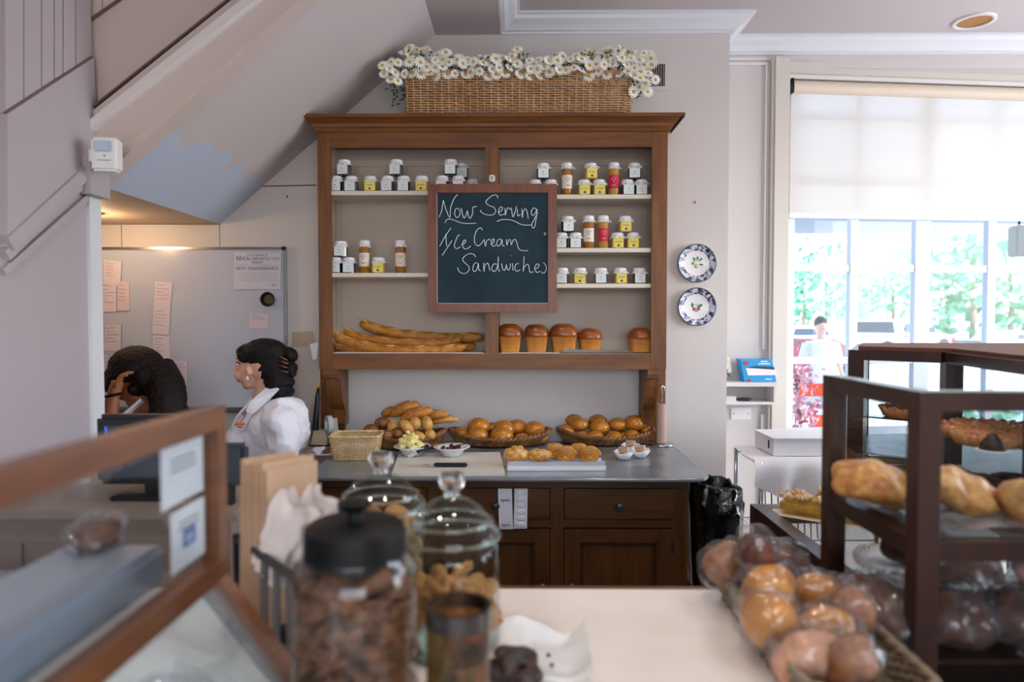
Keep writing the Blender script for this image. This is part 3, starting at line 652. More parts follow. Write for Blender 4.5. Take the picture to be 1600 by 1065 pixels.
for k, x, l, lift in (('d', 877, D+' cut by the chalkboard edge '+S, 0), ('d', 899, D+' just left of the tall amber jar '+S, 0), ('d', 886.5, D+' stacked on two dark jars '+S, 1), ('a', 919.5, 'tall amber jar with cream label '+S, 0), ('m', 942, 'tall mustard jar with red label '+S, 0), ('y', 964, YL+' beside the red-labelled tall jar '+S, 0), ('y', 988, YL+' bottom, right end '+S, 0), ('y', 976, YL+' stacked on two other yellow jars '+S, 1)): jar(k, x, 'R2', l, gr, lift)
S = 'on the lowest right jar shelf'; gr = 'jam jars on the lowest right jar shelf'
for k, x, l in (('d', 878, D+' cut by the chalkboard edge '+S), ('y', 906, YL+' left one '+S), ('d', 938.5, D+' between the two yellow jars '+S), ('y', 969, YL+' right one '+S), ('d', 998.5, D+' at the right end '+S)): jar(k, x, 'R3', l, gr)
S = 'on the lower left shelf'; gr = 'jam and honey jars on the lower left shelf'
for k, x, l, lift in (('d', 526.5, D+' leftmost '+S, 0), ('d', 546.5, D+' second from left '+S, 0), ('d', 533.5, D+' stacked on two dark jars '+S, 1), ('a', 570.5, 'tall amber jar with cream label, left one '+S, 0), ('y', 592, YL+' between the two tall amber jars '+S, 0), ('a', 626.5, 'tall amber jar with cream label, right one standing alone '+S, 0)): jar(k, x, 'L2', l, gr, lift)
# ---------------- baguettes
def baguette(pts, r, label, seed):
    q = spline([P(a, b_, Y) for a, b_, Y in pts], 7); n = len(q)
    rs = [r*(.35+.65*min(1, (math.sin(math.pi*(i+.35)/(n-.3))*2.6))**.6)*(1+.06*math.sin(i*1.7+seed)) for i in range(n)]
    g = MB(); g.tube(q, rs, 14); g2 = [Vector(v)+Vector((noise.noise(Vector(v)*30), noise.noise(Vector(v)*30+Vector((9, 0, 0))), noise.noise(Vector(v)*30+Vector((0, 9, 0)))))*.003 for v in g.v]; g.v = g2
    o = g.build('baguette', crust, smooth=True); tag(o, label, 'bread', 'baguettes in the hutch'); c = sum(q, Vector())/n; rebase(o, c)
    for k in range(6):
        s = MB(); i = int(n*(k+.8)/7); d = (q[min(i+2, n-1)]-q[i-2]).normalized(); up = Vector((0, -.6, .8)); pp = q[i]+up*rs[i]*.93; s.tube([pp-d*.035-Vector((0, .006, 0)), pp+up*.001, pp+d*.035+Vector((0, .006, 0))], [.001, .005, .001], 5)
        so = s.build('score_mark', crumb_m if seed % 2 else crust_pale, o, smooth=True); so.data.transform(Matrix.Translation(-c))
baguette([(500+22, 521, 3.35), (545, 533, 3.35), (600, 545, 3.33), (680, 546.5, 3.31), (728, 541, 3.32)], .024, 'nearest long baguette lying at the bottom of the pile', 1)
baguette([(538, 518, 3.41), (570, 529, 3.40), (630, 536, 3.375), (690, 536, 3.37), (721, 527, 3.37)], .024, 'middle long baguette lying across the pile', 2)
baguette([(563, 504, 3.43), (590, 514, 3.43), (640, 524, 3.43), (700, 528, 3.42), (755, 526, 3.40)], .026, 'rear baguette on top with its end raised at the left', 3)
baguette([(600, 545, 3.42), (680, 546, 3.42), (742, 541, 3.39)], .020, 'low baguette behind whose tip shows at the right', 4)
baguette([(524, 541, 3.42), (545, 545, 3.42), (590, 547, 3.42)], .018, 'short dark baguette end low at the left behind the pile', 5)
# ---------------- brioche loaves
def brioche(px, w, h, label, group=None, rz=0):
    Y = YH+.085; x = P(px, 500, Y).x; z = shelf_z['B']+.0045; w *= Y/FPX; h *= Y/FPX; d = .065
    t = thing('brioche_loaf', label, 'bread', (x, Y, z), R(rz), 'brioche loaves in the hutch')
    g = MB(); o_ = rrect(1, 1, .12, 3); zz = [(0, .78), (.02, .84), (h*.5, .93), (h*.56, 1.0)]
    for z_, s in zz: g.v += [(p.x*w*s, p.y*d*2*s, z_) for p in o_]
    k = len(o_)
    for i in range(3):
        for j in range(k): g.f.append((i*k+j, i*k+(j+1) % k, (i+1)*k+(j+1) % k, (i+1)*k+j)); g.mi.append(0)
    g.f.append(tuple(range(k))[::-1]); g.f.append(tuple(3*k+j for j in range(k))); g.mi += [0, 0]
    g.build('loaf_base', brioche_side, t, smooth=True, auto=50)
    g = MB(); g.ell((0, 0, h*.62), (w*.55, d*1.06, h*.40), sub=4, disp=.004, dsc=18, fn=lambda p: Vector((math.copysign(abs(p.x)**.75, p.x), math.copysign(abs(p.y)**.8, p.y), math.copysign(abs(p.z)**.85, p.z) if p.z > 0 else p.z*.45))); g.build('domed_top', brioche_top, t, smooth=True)
for px, w, h, l in ((797, 36, 43, 'domed brioche loaf at the left, nearest the hutch divider'), (838, 36, 42, 'domed brioche loaf second from the left'), (880.5, 41, 43, 'largest domed brioche loaf, third from the left'), (921, 35, 36, 'lower brioche loaf behind the curled paper, fourth from the left'), (1000, 36, 37, 'brioche loaf alone in the shaded right corner')): brioche(px, w, h, l)
# ---------------- plates on the wall
def plate(px, py, label, fruit):
    c = P(px, py, YB-.022); t = thing('decorative_plate', label, 'plate', c, 0, 'painted plates on the wall')
    r = 30*(YB-.022)/FPX
    m = mat('plate_rim', '2E4468', .2, coat=.6)
    if 'plate_done' not in MATS:
        nt = m.node_tree; bs = nt.nodes['Principled BSDF']; tc = nt.nodes.new('ShaderNodeTexCoord'); vo = nt.nodes.new('ShaderNodeTexVoronoi'); vo.inputs['Scale'].default_value = 45; rp = nt.nodes.new('ShaderNodeValToRGB')
        rp.color_ramp.elements[0].color = lin('273E66'); rp.color_ramp.elements[1].color = lin('C9CFDF'); rp.color_ramp.elements[0].position = .35; rp.color_ramp.elements[1].position = .6; e = rp.color_ramp.elements.new(.5); e.color = lin('6D5A72')
        nt.links.new(tc.outputs['Object'], vo.inputs[0]); nt.links.new(vo.outputs[0], rp.inputs[0]); nt.links.new(rp.outputs[0], bs.inputs['Base Color']); MATS['plate_done'] = m
    Rx = Matrix.Rotation(R(90), 4, 'X')
    def L(name, prof, mm, n=48):
        g = MB(); g.lathe(prof, n=n, close=False); o = g.build(name, mm, t, smooth=True, auto=40); o.data.transform(Rx); return o
    L('plate_body', [(0, -.018), (r*.5, -.018), (r*.66, -.012), (r, .002), (r*.99, .005), (r*.66, -.008), (0, -.012)], porcelain)
    L('painted_rim', [(r*.95, .0045), (r*.66, -.0075)], m)
    L('rim_line', [(r*1.0, .003), (r*.985, .0062), (r*.95, .0058)], mat('rim_line', '2C4A6A', .3))
    for a in range(0, 360, 60):
        g = MB(); a_ = R(a+(20 if fruit == 'pear' else 45)); g.ell((r*.8*math.cos(a_), -.0015-.0012, r*.8*math.sin(a_)), (.011, .0015, .008), E(0, -a-20, 0), sub=2); g.build('cartouche', mat('cartouche', 'AEB4CC', .4), t)
    g = MB()
    for (x, z, a, s) in ((-.012, .022, 40, 1), (.006, .026, -10, 1), (.022, .020, -50, 1), (.024, -.006, 80, 1.1), (-.018, .0, -40, 1)) if fruit == 'pear' else ((-.02, .008, 10, 1.3), (.018, .004, -60, 1.5), (.0, -.022, 90, .7)):
        g.ell((x, .009, z), (.010*s, .0015, .0045*s), E(0, -a+90, 0), sub=2)
    g.tube([(-.014, .0085, .012), (.0, .008, .012), (.02, .008, .008)], .0008, 4)
    g.build('painted_leaves', mat('painted_leaf', '2E7A60', .4), t)
    g = MB()
    if fruit == 'pear': g.ell((.001, .009, -.012), (.011, .002, .013), sub=2)
    else:
        g.ell((-.011, .009, -.012), (.009, .002, .009), sub=2); g.ell((.011, .009, -.010), (.009, .002, .009), sub=2)
    g.build('painted_fruit', mat('painted_pear', 'D2BE7A', .4) if fruit == 'pear' else mat('painted_berry', 'B0506A', .4), t)
plate(1089, 411, 'upper blue-rimmed plate painted with a pear', 'pear'); plate(1089, 479, 'lower blue-rimmed plate painted with red berries', 'berry')

# ================================================================ BASE CABINET AND WORKTOP
ZW = .90; YF = 2.68; YK = 2.73
xr = G(1105, 741, ZW).x
wt_r = P(1058, 700, G(1058, 700, ZW).y).x
g = MB(); x0 = -.86; xe = P(1104, 745, YF+.06).x; rad = .07
pts = [(x0, YF), (xe-rad, YF)]+[(xe-rad+rad*math.sin(R(a)), YF+rad-rad*math.cos(R(a))) for a in (20, 40, 60, 80, 90)]+[(xe+.0, YB-.005), (x0, YB-.005)]
g.prism([(x, y, ZW-.018) for x, y in pts], (0, 0, .018)); wt = g.build('worktop', zinc); tag(wt, 'long zinc-topped worktop with rounded corner under the hutch', 'worktop')
g = MB(); g.tube([(x, y, ZW-.009) for x, y in pts[:-1]], .0095, 8); g.build('rolled_edge', zinc, wt, smooth=True)
kx1 = P(1075, 800, YK).x
t = cab = thing('base_cabinet', 'dark brown wooden base cabinet with drawers and panelled doors', 'cabinet', (0, YK, 0))
def kb(name, a, b_, m, bev=.002, par=None, off=True):
    g = MB(); g.box(a, b_, bev); o = g.build(name, m, par or cab); o.data.transform(Matrix.Translation((0, -YK, 0))); return o
ztk = ZW-.02
def KX(px): return P(px, 800, YK).x
def KZ(py): return P(900, py, YK).z
kb('carcass', (x0, YK+.022, .08), (kx1, YB-.01, ztk), cab_wood)
kb('toe_kick', (x0, YK+.06, 0), (kx1-.03, YB-.01, .08), cab_wood)
kb('top_rail', (x0, YK, KZ(762)), (kx1, YK+.022, ztk-.001), cab_wood)
kb('mid_rail', (x0, YK, KZ(824)), (kx1, YK+.022, KZ(811)), cab_wood)
kb('bottom_rail', (x0, YK, .08), (kx1, YK+.022, .16), cab_wood)
kb('stile', (x0, YK-.0005, .16), (KX(497), YK+.022, KZ(762)), cab_wood_v)
kb('stile', (KX(1050), YK-.0005, .16), (kx1, YK+.022, KZ(762)), cab_wood_v)
edges = [(1052, 881), (860, 689), (668, 497)]
for i, (b_, a_) in enumerate(edges):
    if i: kb('stile', (KX(b_), YK-.0005, .16), (KX(edges[i-1][1]), YK+.022, KZ(762)), cab_wood_v)
    dr = kb('drawer', (KX(a_)+.003, YK-.008, KZ(810)), (KX(b_)-.003, YK+.02, KZ(763)), cab_wood, .004)
    g = MB(); cx, cz = KX((a_+b_)/2), KZ(788); g.lathe([(0, .0), (.006, 0), (.006, .014), (.014, .018), (.017, .024), (.014, .030), (.005, .033), (0, .033)], n=20, close=False)
    k = g.build('knob', mat('pewter', '4A5058', .3, metal=.8), dr, smooth=True); k.data.transform(Matrix.Translation((cx, -.008, cz)) @ Matrix.Rotation(R(90), 4, 'X'))
    da, db = KX(a_)+.003, KX(b_)-.003; z1 = KZ(826); z0 = .163
    door = kb('door', (da, YK-.004, z0), (da+.062, YK+.018, z1), cab_wood_v, .002)
    for nm, q1, q2, mm in (('door_stile', (db-.062, YK-.004, z0), (db, YK+.018, z1), cab_wood_v), ('door_rail', (da+.062, YK-.004, z1-.055), (db-.062, YK+.018, z1), cab_wood), ('door_rail', (da+.062, YK-.004, z0), (db-.062, YK+.018, z0+.055), cab_wood), ('door_panel', (da+.055, YK+.006, z0+.05), (db-.055, YK+.016, z1-.05), cab_wood_v)):
        g = MB(); g.box(q1, q2, .002); o = g.build(nm, mm, door); o.data.transform(Matrix.Translation((0, -YK, 0)))
    g = MB()
    for o1 in (.0, .009):
        for q1, q2 in (((da+.062+o1, YK+.0+o1*.4, z0+.055+o1), (da+.068+o1, YK+.01, z1-.055-o1)), ((db-.068-o1, YK+.0+o1*.4, z0+.055+o1), (db-.062-o1, YK+.01, z1-.055-o1)), ((da+.062+o1, YK+.0+o1*.4, z1-.061-o1), (db-.062-o1, YK+.01, z1-.055-o1)), ((da+.062+o1, YK+.0+o1*.4, z0+.055+o1), (db-.062-o1, YK+.01, z0+.061+o1))): g.box(q1, q2)
    o = g.build('door_bead', mat('bead_dark', '3E230C', .4), door); o.data.transform(Matrix.Translation((0, -YK, 0)))
    kx_ = da+.03 if i != 1 else db-.03
    g = MB(); g.lathe([(0, .0), (.006, 0), (.006, .014), (.014, .018), (.017, .024), (.014, .030), (.005, .033), (0, .033)], n=20, close=False); k = g.build('knob', MATS['pewter'], door, smooth=True); k.data.transform(Matrix.Translation((kx_, -.004, KZ(913))) @ Matrix.Rotation(R(90), 4, 'X'))
    if i != 1: g = MB(); g.box((db-.002, -.008, KZ(862)), (db+.006, .0, KZ(842))); g.build('hinge', MATS['pewter'], door)
# sticker strips hanging over the second drawer
for i, (pa, pb, y1, l) in enumerate(((778, 800, 825, 'white sticker strip with small printed word hanging over the drawer, left one'), (804, 825, 824, 'white strip of blank oval stickers hanging over the drawer, right one'))):
    a = P(pa, 763, YK-.012); c = P(pb, y1, YK-.03)
    t = thing('sticker_strip', l, 'stickers', (0, 0, 0), 0, 'sticker strips over the drawer')
    g = MB(); n = 10; vs = []
    for j in range(n+1):
        f = j/n; y = YK-.012-.03*math.sin(f*1.4); dx = .006*f if i == 0 else -.003*f; z = a.z+(c.z-a.z)*f
        vs += [(a.x+dx, y, z), (c.x-.001+dx, y, z), (a.x+dx, y+.0015, z), (c.x-.001+dx, y+.0015, z)]
    for j in range(n): q = 4*j; g.f += [(q, q+4, q+5, q+1), (q+2, q+3, q+7, q+6), (q, q+2, q+6, q+4), (q+1, q+5, q+7, q+3)]; g.mi += [0]*4
    g.v = vs; g.build('backing_strip', mat('backing_paper', 'CFD3DD', .5), t)
    if i:
        for j in range(6):
            f = (j+.55)/6.2; y = YK-.0135-.03*math.sin(f*1.4); g = MB(); g.ell(((a.x+c.x)/2-.003*f, y-.0006, a.z+(c.z-a.z)*f), (.020, .0012, .0105), sub=2); g.build('sticker', mat('sticker_white', 'E2E6EE', .4), t, smooth=True)
    else:
        for f, dz in ((.27, 0), (.88, 0)):
            o = text_mesh('apoc', .019, mat('purple_ink', '5A2A4A', .7), 'printed_word', t); y = YK-.014-.03*math.sin(f*1.4); o.rotation_euler = (R(90), 0, 0); o.location = ((a.x+c.x)/2+.006*f, y-.0015, a.z+(c.z-a.z)*f)
# ---------------- things on the worktop
def on(px, py, z=ZW): return G(px, py, z)
# light wicker basket
c = on(556, 716); t = thing('wicker_basket', 'small pale rectangular wicker basket at the front left of the worktop', 'basket', (c.x, c.y+.02, ZW+.001), R(4))
woven(t, rrect(.188, .14, .02, 4), .105, 15, 36, .0026, 1.16, wicker_light, wicker_light, rim=.006)
g = MB(); g.box((-.08, -.055, .05), (.08, .055, .058)); g.build('folded_napkin', white_cloth, t)
# big bread baskets: oval trays
def bread_basket(px, py, rx, ry, h, label, dz=.012, rz=0):
    c = on(px, py); t = thing('bread_basket', label, 'basket', (c.x, c.y, ZW+dz), rz, 'oval bread baskets on the worktop')
    o = [Vector((rx*math.cos(a*math.pi/40), ry*math.sin(a*math.pi/40))) for a in range(80)]
    woven(t, o, h, 4, 90, .0048, 1.16, wicker_brown, wicker_brown, rim=.012, ribs=True, saddle=.9); return t, c
black_tray = MB(); c1 = on(700, 703); 
tB1, cB1 = bread_basket(781, 693, .215, .125, .030, 'middle oval wicker basket filled with cut bread rolls')
tB2, cB2 = bread_basket(946, 691, .205, .12, .030, 'right oval wicker basket heaped with round buns')
tB0, cB0 = bread_basket(640, 697, .145, .12, .034, 'left wicker basket heaped with baguettes and dark rolls', .012)
for n_, (tt, w, l) in enumerate(((tB1, .19, 'flat dark green tray under the middle bread basket'), (tB2, .18, 'flat dark green tray under the right bread basket'), (tB0, .13, 'flat dark green tray under the left bread basket'))):
    g = MB(); g.lathe([(.0, 0), (w*.98, 0), (w, .003), (w, .0105), (w*.97, .011), (0, .011)], n=48, fn=lambda a, i, r, z: (r/math.sqrt(math.cos(a)**2+(math.sin(a)*1.65)**2), z), close=False)
    o = g.build('serving_tray', mat('dark_green', '0F2A2C', .3), smooth=True, auto=40); o.location = (tt.location.x, tt.location.y, ZW+.0005); tag(o, l, 'tray', 'trays under the bread baskets')
def roll(px, py, r, Y, kind, label, grp, rz=0, flat=.78, rx=None, rzz=None, tilt=0):
    c = P(px, py, Y); k = Y/FPX; a = (rx or r)*k; z = (rzz or r*flat)*k
    g = MB(); m = {'bun': bun_m, 'pale': crust_pale, 'dark': crust_dark, 'crust': crust}[kind]
    sd = random.random()*99
    def f(p):
        q = Vector((p.x, p.y, p.z if p.z > 0 else p.z*.75)); return q*(1+.05*noise.noise(p*1.3+Vector((sd, 0, 0))))
    g.ell((0, 0, 0), (a, min(a, z)*1.0 if rx else a*.95, z), E(0, tilt, 0), sub=3, fn=f)
    o = g.build('bread_roll', m, smooth=True); o.location = c; o.rotation_euler.z = 0; tag(o, label, 'bread', grp); return o
gr = 'round buns in the right basket'; Yr = cB2.y
lb = ['at the far left of the heap', 'highest at the back left', 'front one of the two high left buns', 'at the back centre', 'front centre on the heap', 'right of centre on the heap', 'largest, high at the right', 'low beside the basket rim at the far right', 'low at the front left', 'low at the front, left of centre', 'low at the front centre', 'low at the front right', 'small, low behind the front centre']
for i, (px, py, r, dy) in enumerate(((885, 674, 15, 0), (897, 657, 14, .05), (906, 664, 15, .0), (934, 658, 15, .05), (936.5, 668, 16, -.02), (965, 664, 15, .0), (992, 662, 18, .0), (1009, 672, 11, .0), (908, 683, 13, -.06), (930, 684, 15, -.07), (960, 684, 14, -.07), (988, 681, 13, -.06), (974, 680, 10, .0))):
    roll(px, py, r, Yr+dy, 'bun', 'glossy round bun '+lb[i], gr)
gr = 'cut rolls in the middle basket'; Yr = cB1.y
lb = ['at the left end of the basket', 'with pale cut underside, front left', 'large and pink-glazed, front centre', 'low at the front beside the flaky pastry', 'at the front right', 'tall, at the back left', 'small, seen behind at the back', 'wide, behind the front centre one', 'dark, highest at the back right', 'at the back right end']
for i, (px, py, r, dy) in enumerate(((721, 679, 14, 0), (747, 681, 17, -.06), (784, 682, 19, -.06), (816, 688, 14, -.07), (843, 682, 15, -.02), (748, 667, 18, .0), (769, 668, 10, .05), (787, 671, 18, .02), (808, 668, 16, .05), (835, 672, 17, .02))):
    roll(px, py, r, Yr+dy, 'bun', 'glossy split roll '+lb[i], gr, flat=.85)
g = MB(); g.box((0, 0, 0), (.03, .002, .008)); 
gr = 'breads in the left basket'; Yr = cB0.y
for px, py, rx, rz_, tl, kd, dy, l in ((614, 668, 9.5, 12, 4, 'pale', -.05, 'pointed pale roll standing up, left of the pale ones'), (635, 668, 15, 10, 48, 'pale', -.08, 'longest pale oval roll, lying tilted in front'), (650, 663, 10, 13, -30, 'pale', -.06, 'short pale oval roll in the middle'), (668, 663, 8.5, 14, -10, 'pale', -.06, 'pale oval roll standing at the right'), (655, 683, 13, 9, 30, 'pale', -.11, 'pale roll low behind the butter dish'), (672, 680, 9, 10, 0, 'pale', -.09, 'small pale roll low at the right rim'),
    (580, 672, 13, 10, -5, 'dark', -.02, 'dark round roll leftmost in the basket'), (598, 662, 13, 11, 15, 'dark', .0, 'dark round roll highest of the dark ones'), (602, 681, 13, 11, 0, 'dark', -.09, 'dark round roll low behind the pale wicker basket'), (621, 678, 11, 11, 10, 'dark', -.08, 'dark round roll low at the centre')):
    roll(px, py, 10, Yr+dy, kd, l, gr, rx=rx, rzz=rz_, tilt=tl)
def loaf(p1, p2, r, label, Y, m=crust, d2=0):
    a, b_ = P(*p1, Y), P(*p2, Y+d2); q = [a.lerp(b_, i/12)+Vector((0, 0, .008*math.sin(math.pi*i/12))) for i in range(13)]; k = Y/FPX
    rs = [r*k*(.25+.78*math.sin(math.pi*(i+.25)/12.5)**.55) for i in range(13)]; g = MB(); g.tube(q, rs, 14); g.v = [Vector(v)+Vector((0, 0, 1))*noise.noise(Vector(v)*35)*.003 for v in g.v]
    o = g.build('small_baguette', m, smooth=True); tag(o, label, 'bread', 'short baguettes on the left basket'); c = (a+b_)/2; rebase(o, c)
    d = (b_-a).normalized()
    for f in (.3, .5, .7): s = MB(); pp = a.lerp(b_, f)+Vector((0, -.6, .8))*r*k*.93+Vector((0, 0, .006)); s.tube([pp-d*.02-Vector((0, 0, .004)), pp, pp+d*.02+Vector((0, 0, .004))], [.001, .004, .001], 5); so = s.build('score_mark', crumb_m, o, smooth=True); so.data.transform(Matrix.Translation(-c))
loaf((597, 648), (625, 643), 8, 'short baguette end at the left, half hidden in the heap', Yr+.05)
loaf((610, 648), (655, 632), 10.5, 'large short baguette on the very top of the heap', Yr+.03)
loaf((627, 656), (675, 641), 10, 'short baguette lying just below the top one', Yr-.02)
loaf((664, 652), (700, 648), 7.5, 'short baguette pointing right under the top ones', Yr+.01)
loaf((671, 661), (716, 655), 5.5, 'flat pale-sided baguette lowest at the right', Yr+.02, crust_pale)
# dishes
def bowl(px, py, label):
    c = on(px, py); t = thing('dish', label, 'bowl', (c.x, c.y, ZW+.0135), 0, 'white spread dishes')
    g = MB(); g.lathe([(0, .002), (.036, .0), (.042, .004), (.060, .030), (.083, .040), (.083, .043), (.058, .034), (.036, .008), (0, .007)], n=48, close=False); g.build('bowl_body', porcelain, t, smooth=True); return t, c
# cutting board
pts = [on(623, 712), on(781, 710), on(789, 743), on(612, 744)]
g = MB(); g.prism([(p.x, p.y, ZW+.0005) for p in pts], (0, 0, .012)); tag(g.build('cutting_board', mat('board_white', 'DEDDD4', .5, vscale=25, col2='D3D0C6', stretch=(1, 6, 1))), 'off-white cutting board under the spread dishes', 'board')
t, c = bowl(644, 715, 'white dish heaped with butter, left of the two dishes')
b1 = MB(); 
for i in range(60):
    a = random.random()*6.3; r = random.random()**.6*.055; b1.ell((c.x-.006+r*math.cos(a), c.y+r*math.sin(a), ZW+.050+(.055-r)*1.3*random.uniform(.3, 1.1)), (random.uniform(.008, .018), random.uniform(.008, .018), random.uniform(.005, .012)), E(i*40, i*77, 0), sub=2, disp=.012, dsc=90)
b1.m = 0; o = b1.build('butter_mound', butter_m); remesh(o, .0022, 1, .2); tag(o, 'craggy mound of yellow butter in the left white dish', 'butter'); rebase(o, (c.x, c.y, ZW+.03))
s = thing('spreader', 'dark spreader stuck into the butter', 'spreader'); p = P(664, 699, c.y-.05); s.location = p; s.rotation_euler = (0, R(-28), R(10))
g = MB(); g.box((-.042, -.004, -.009), (.020, .004, .009), .003); g.build('handle', black_plastic, s, smooth=True, auto=40); g = MB(); g.box((-.085, -.0015, -.008), (-.040, .0015, .008), .001); g.build('blade', chrome, s)
t, c = bowl(706, 716, 'white dish of dark red jam, right of the butter dish')
g = MB()
for i in range(26):
    a = random.random()*6.3; r = random.random()**.5*.042; g.ell((c.x+r*math.cos(a), c.y+r*math.sin(a), ZW+.046+random.uniform(0, .008)), random.uniform(.006, .012), sub=1, disp=.004, dsc=80)
o = g.build('jam_heap', jam_m); remesh(o, .003, 2, .3); tag(o, 'dark red jam in the right white dish', 'jam'); rebase(o, (c.x, c.y, ZW+.04))
s = thing('jam_spreader', 'dark spreader resting across the jam dish', 'spreader'); s.location = (c.x+.06, c.y-.005, ZW+.068); s.rotation_euler = (0, R(-12), R(8))
g = MB(); g.box((.0, -.005, -.004), (.055, .005, .004), .003); g.build('handle', black_plastic, s, smooth=True, auto=40); g = MB(); g.box((-.06, -.008, -.0012), (.002, .008, .0012)); g.build('blade', black_metal, s)
a = on(623, 727, ZW+.018); b_ = on(731, 727, ZW+.018)
s = thing('knife', 'knife with black handle lying on the cutting board', 'knife', ((a.x+b_.x)/2, a.y, ZW+.02)); L_ = (b_.x-a.x)/2
g = MB(); g.prism([(-L_, 0, 0), (0, -.010, 0), (0.005, -.010, 0), (.005, .008, 0), (-L_*.6, .006, 0)], (0, 0, .0018)); g.build('blade', chrome, s)
g = MB(); g.box((0, -.011, -.006), (L_, .011, .010), .006); g.build('handle', black_plastic, s, smooth=True, auto=40)
# pastry tray
a, b_ = on(792, 736), on(944, 731); cx = (a.x+b_.x)/2; W_ = b_.x-a.x
t = thing('pastry_tray', 'long white paper-lined tray of pastries at the worktop front', 'tray', (cx, a.y+.062, ZW+.001), R(.8))
g = MB(); g.box((-W_/2, -.06, 0), (W_/2, .06, .006), .002)
for q in (((-W_/2, -.06, 0), (W_/2, -.055, .020)), ((-W_/2, .055, 0), (W_/2, .06, .020)), ((-W_/2, -.06, 0), (-W_/2+.005, .06, .020)), ((W_/2-.005, -.06, 0), (W_/2, .06, .020))): g.box(*q, .001)
g.build('tray_body', porcelain, t)
g = MB(); n = 20; vs = []
for i in range(n+1):
    x = -W_/2+.004+(W_-.008)*i/n; w = .0015*math.sin(i*1.3); vs += [(x, -.064+w, .040+.002*math.sin(i*.7)), (x, -.052+w, .008), (x, .052, .008), (x, .060, .030)]
for i in range(n):
    for j in range(3): g.f.append((4*i+j, 4*i+j+1, 4*i+4+j+1, 4*i+4+j)); g.mi.append(0)
g.v = vs; g.build('paper_liner', mat('liner', 'DCE0EC', .6), t)
gr = 'pastries on the white paper tray'; ty = a.y+.062
def swirl(px, py, r, Y, label):
    c = P(px, py, Y); k = Y/FPX; t = thing('swirl_pastry', label, 'pastry', c, 0, gr); R_ = r*k
    g = MB(); pts = [Vector((R_*(1-.8*i/60)*math.cos(i*.33), -.010*i/60, R_*.8*(1-.8*i/60)*math.sin(i*.33))) for i in range(61)]; g.tube(pts, [R_*.20*(1-.3*i/60) for i in range(61)], 8); g.build('coil', mat('swirl_glaze', 'D9952E', .25, vscale=20, col2='B06A18', coat=.6), t, smooth=True)
    g = MB(); g.ell((0, R_*.9, 0), (R_*1.1, R_*1.1, R_*.85), sub=3, disp=.006, dsc=50); g.build('bun_body', flaky, t, smooth=True)
def flake(px, py, rx, rz_, Y, label):
    c = P(px, py, Y); k = Y/FPX; t = thing('flaky_pastry', label, 'pastry', c, 0, gr)
    g = MB(); g.ell((0, 0, 0), (rx*k, rx*k*.8, rz_*k), sub=4, disp=.010, dsc=45); g.build('pastry_body', flaky, t, smooth=True)
    g = MB()
    for i in range(26): 
        a = random.uniform(0, 6.3); el = random.uniform(-.2, 1.3); g.ell((rx*k*.95*math.cos(a)*math.cos(el), rx*k*.76*math.sin(a)*math.cos(el), rz_*k*.95*math.sin(el)), (.009, .006, .002), E(random.uniform(-40, 40), random.uniform(-40, 40), i*30), sub=1)
    g.build('sugar_flakes', sugar, t)['kind'] = 'stuff'
flake(806, 711, 19, 15, ty, 'tall flaky pastry with sugar at the left end of the tray')
flake(843, 711, 19, 10, ty+.01, 'low flaky triangular pastry second in the tray')
swirl(868, 706, 14, ty+.05, 'glazed swirl roll at the back left of the tray'); swirl(885, 711, 15, ty-.02, 'glazed swirl roll in front, left of two')
swirl(905, 705, 13, ty+.05, 'glazed swirl roll at the back right of the tray'); swirl(922, 711, 15, ty-.02, 'glazed swirl roll at the right end of the tray')
# drizzled pastries in white paper cups
for px, py, l in ((974, 713, 'drizzled pastry in white fluted paper cup, left front one'), (1000, 710, 'drizzled pastry in white fluted paper cup, right front one'), (985, 702, 'drizzled pastry in white fluted paper cup, rear one')):
    c = on(px, py+4); t = thing('cup_pastry', l, 'pastry', (c.x, c.y, ZW+.001), 0, 'drizzled pastries in paper cups')
    g = MB(); g.lathe([(.0, .001), (.026, .001), (.045, .034), (.0445, .034), (.025, .003), (0, .003)], n=72, fn=lambda a, i, r, z: (r*(1+.035*math.sin(a*18)*(r > .03)), z+(.004*math.sin(a*4) if i in (2, 3) else 0)), close=False); g.build('paper_cup', white_paper, t, smooth=True)
    g = MB(); g.tube([(-.02, 0, .034), (.02, .0, .036)], [.018, .018], 14); g.v = [Vector(v)+Vector((0, 0, noise.noise(Vector(v)*60)*.003)) for v in g.v]; g.build('pastry_body', crust_pale, t, smooth=True)
    g = MB()
    for i in range(6): x = -.019+i*.0075; g.tube([(x, -.018, .032), (x+.003, -.010, .050), (x, .004, .054), (x+.002, .016, .044)], .0022, 5)
    g.build('icing_drizzle', white_paper if px != 1000 else white_cloth, t, smooth=True)
    g = MB()
    for i in range(5): x = -.015+i*.0075; g.tube([(x, -.0195, .03), (x+.002, -.011, .0515), (x, .004, .0555)], .0013, 5)
    g.build('chocolate_drizzle', chocolate, t)
# paper towel holder
c = on(1035, 695); t = thing('paper_towel_holder', 'chrome upright paper towel holder with a nearly used roll', 'holder', (c.x-.005, c.y, ZW+.001))
k = c.y/FPX; g = MB(); g.lathe([(0, .0), (.062, 0), (.066, .004), (.062, .008), (.03, .010), (0, .010)], n=40, close=False); g.build('base', chrome, t, smooth=True)
g = MB(); g.tube([(0, 0, .008), (0, 0, .285), (.004, 0, .296), (.010, 0, .290), (.011, 0, .27)], .0045, 10); g.build('rod', chrome, t, smooth=True)
g = MB(); g.lathe([(.010, .012), (.025, .012), (.025, .205), (.010, .205)], n=32, close=False); g.build('roll', mat('towel_paper', 'B79C8E', .9), t, smooth=True, auto=40)
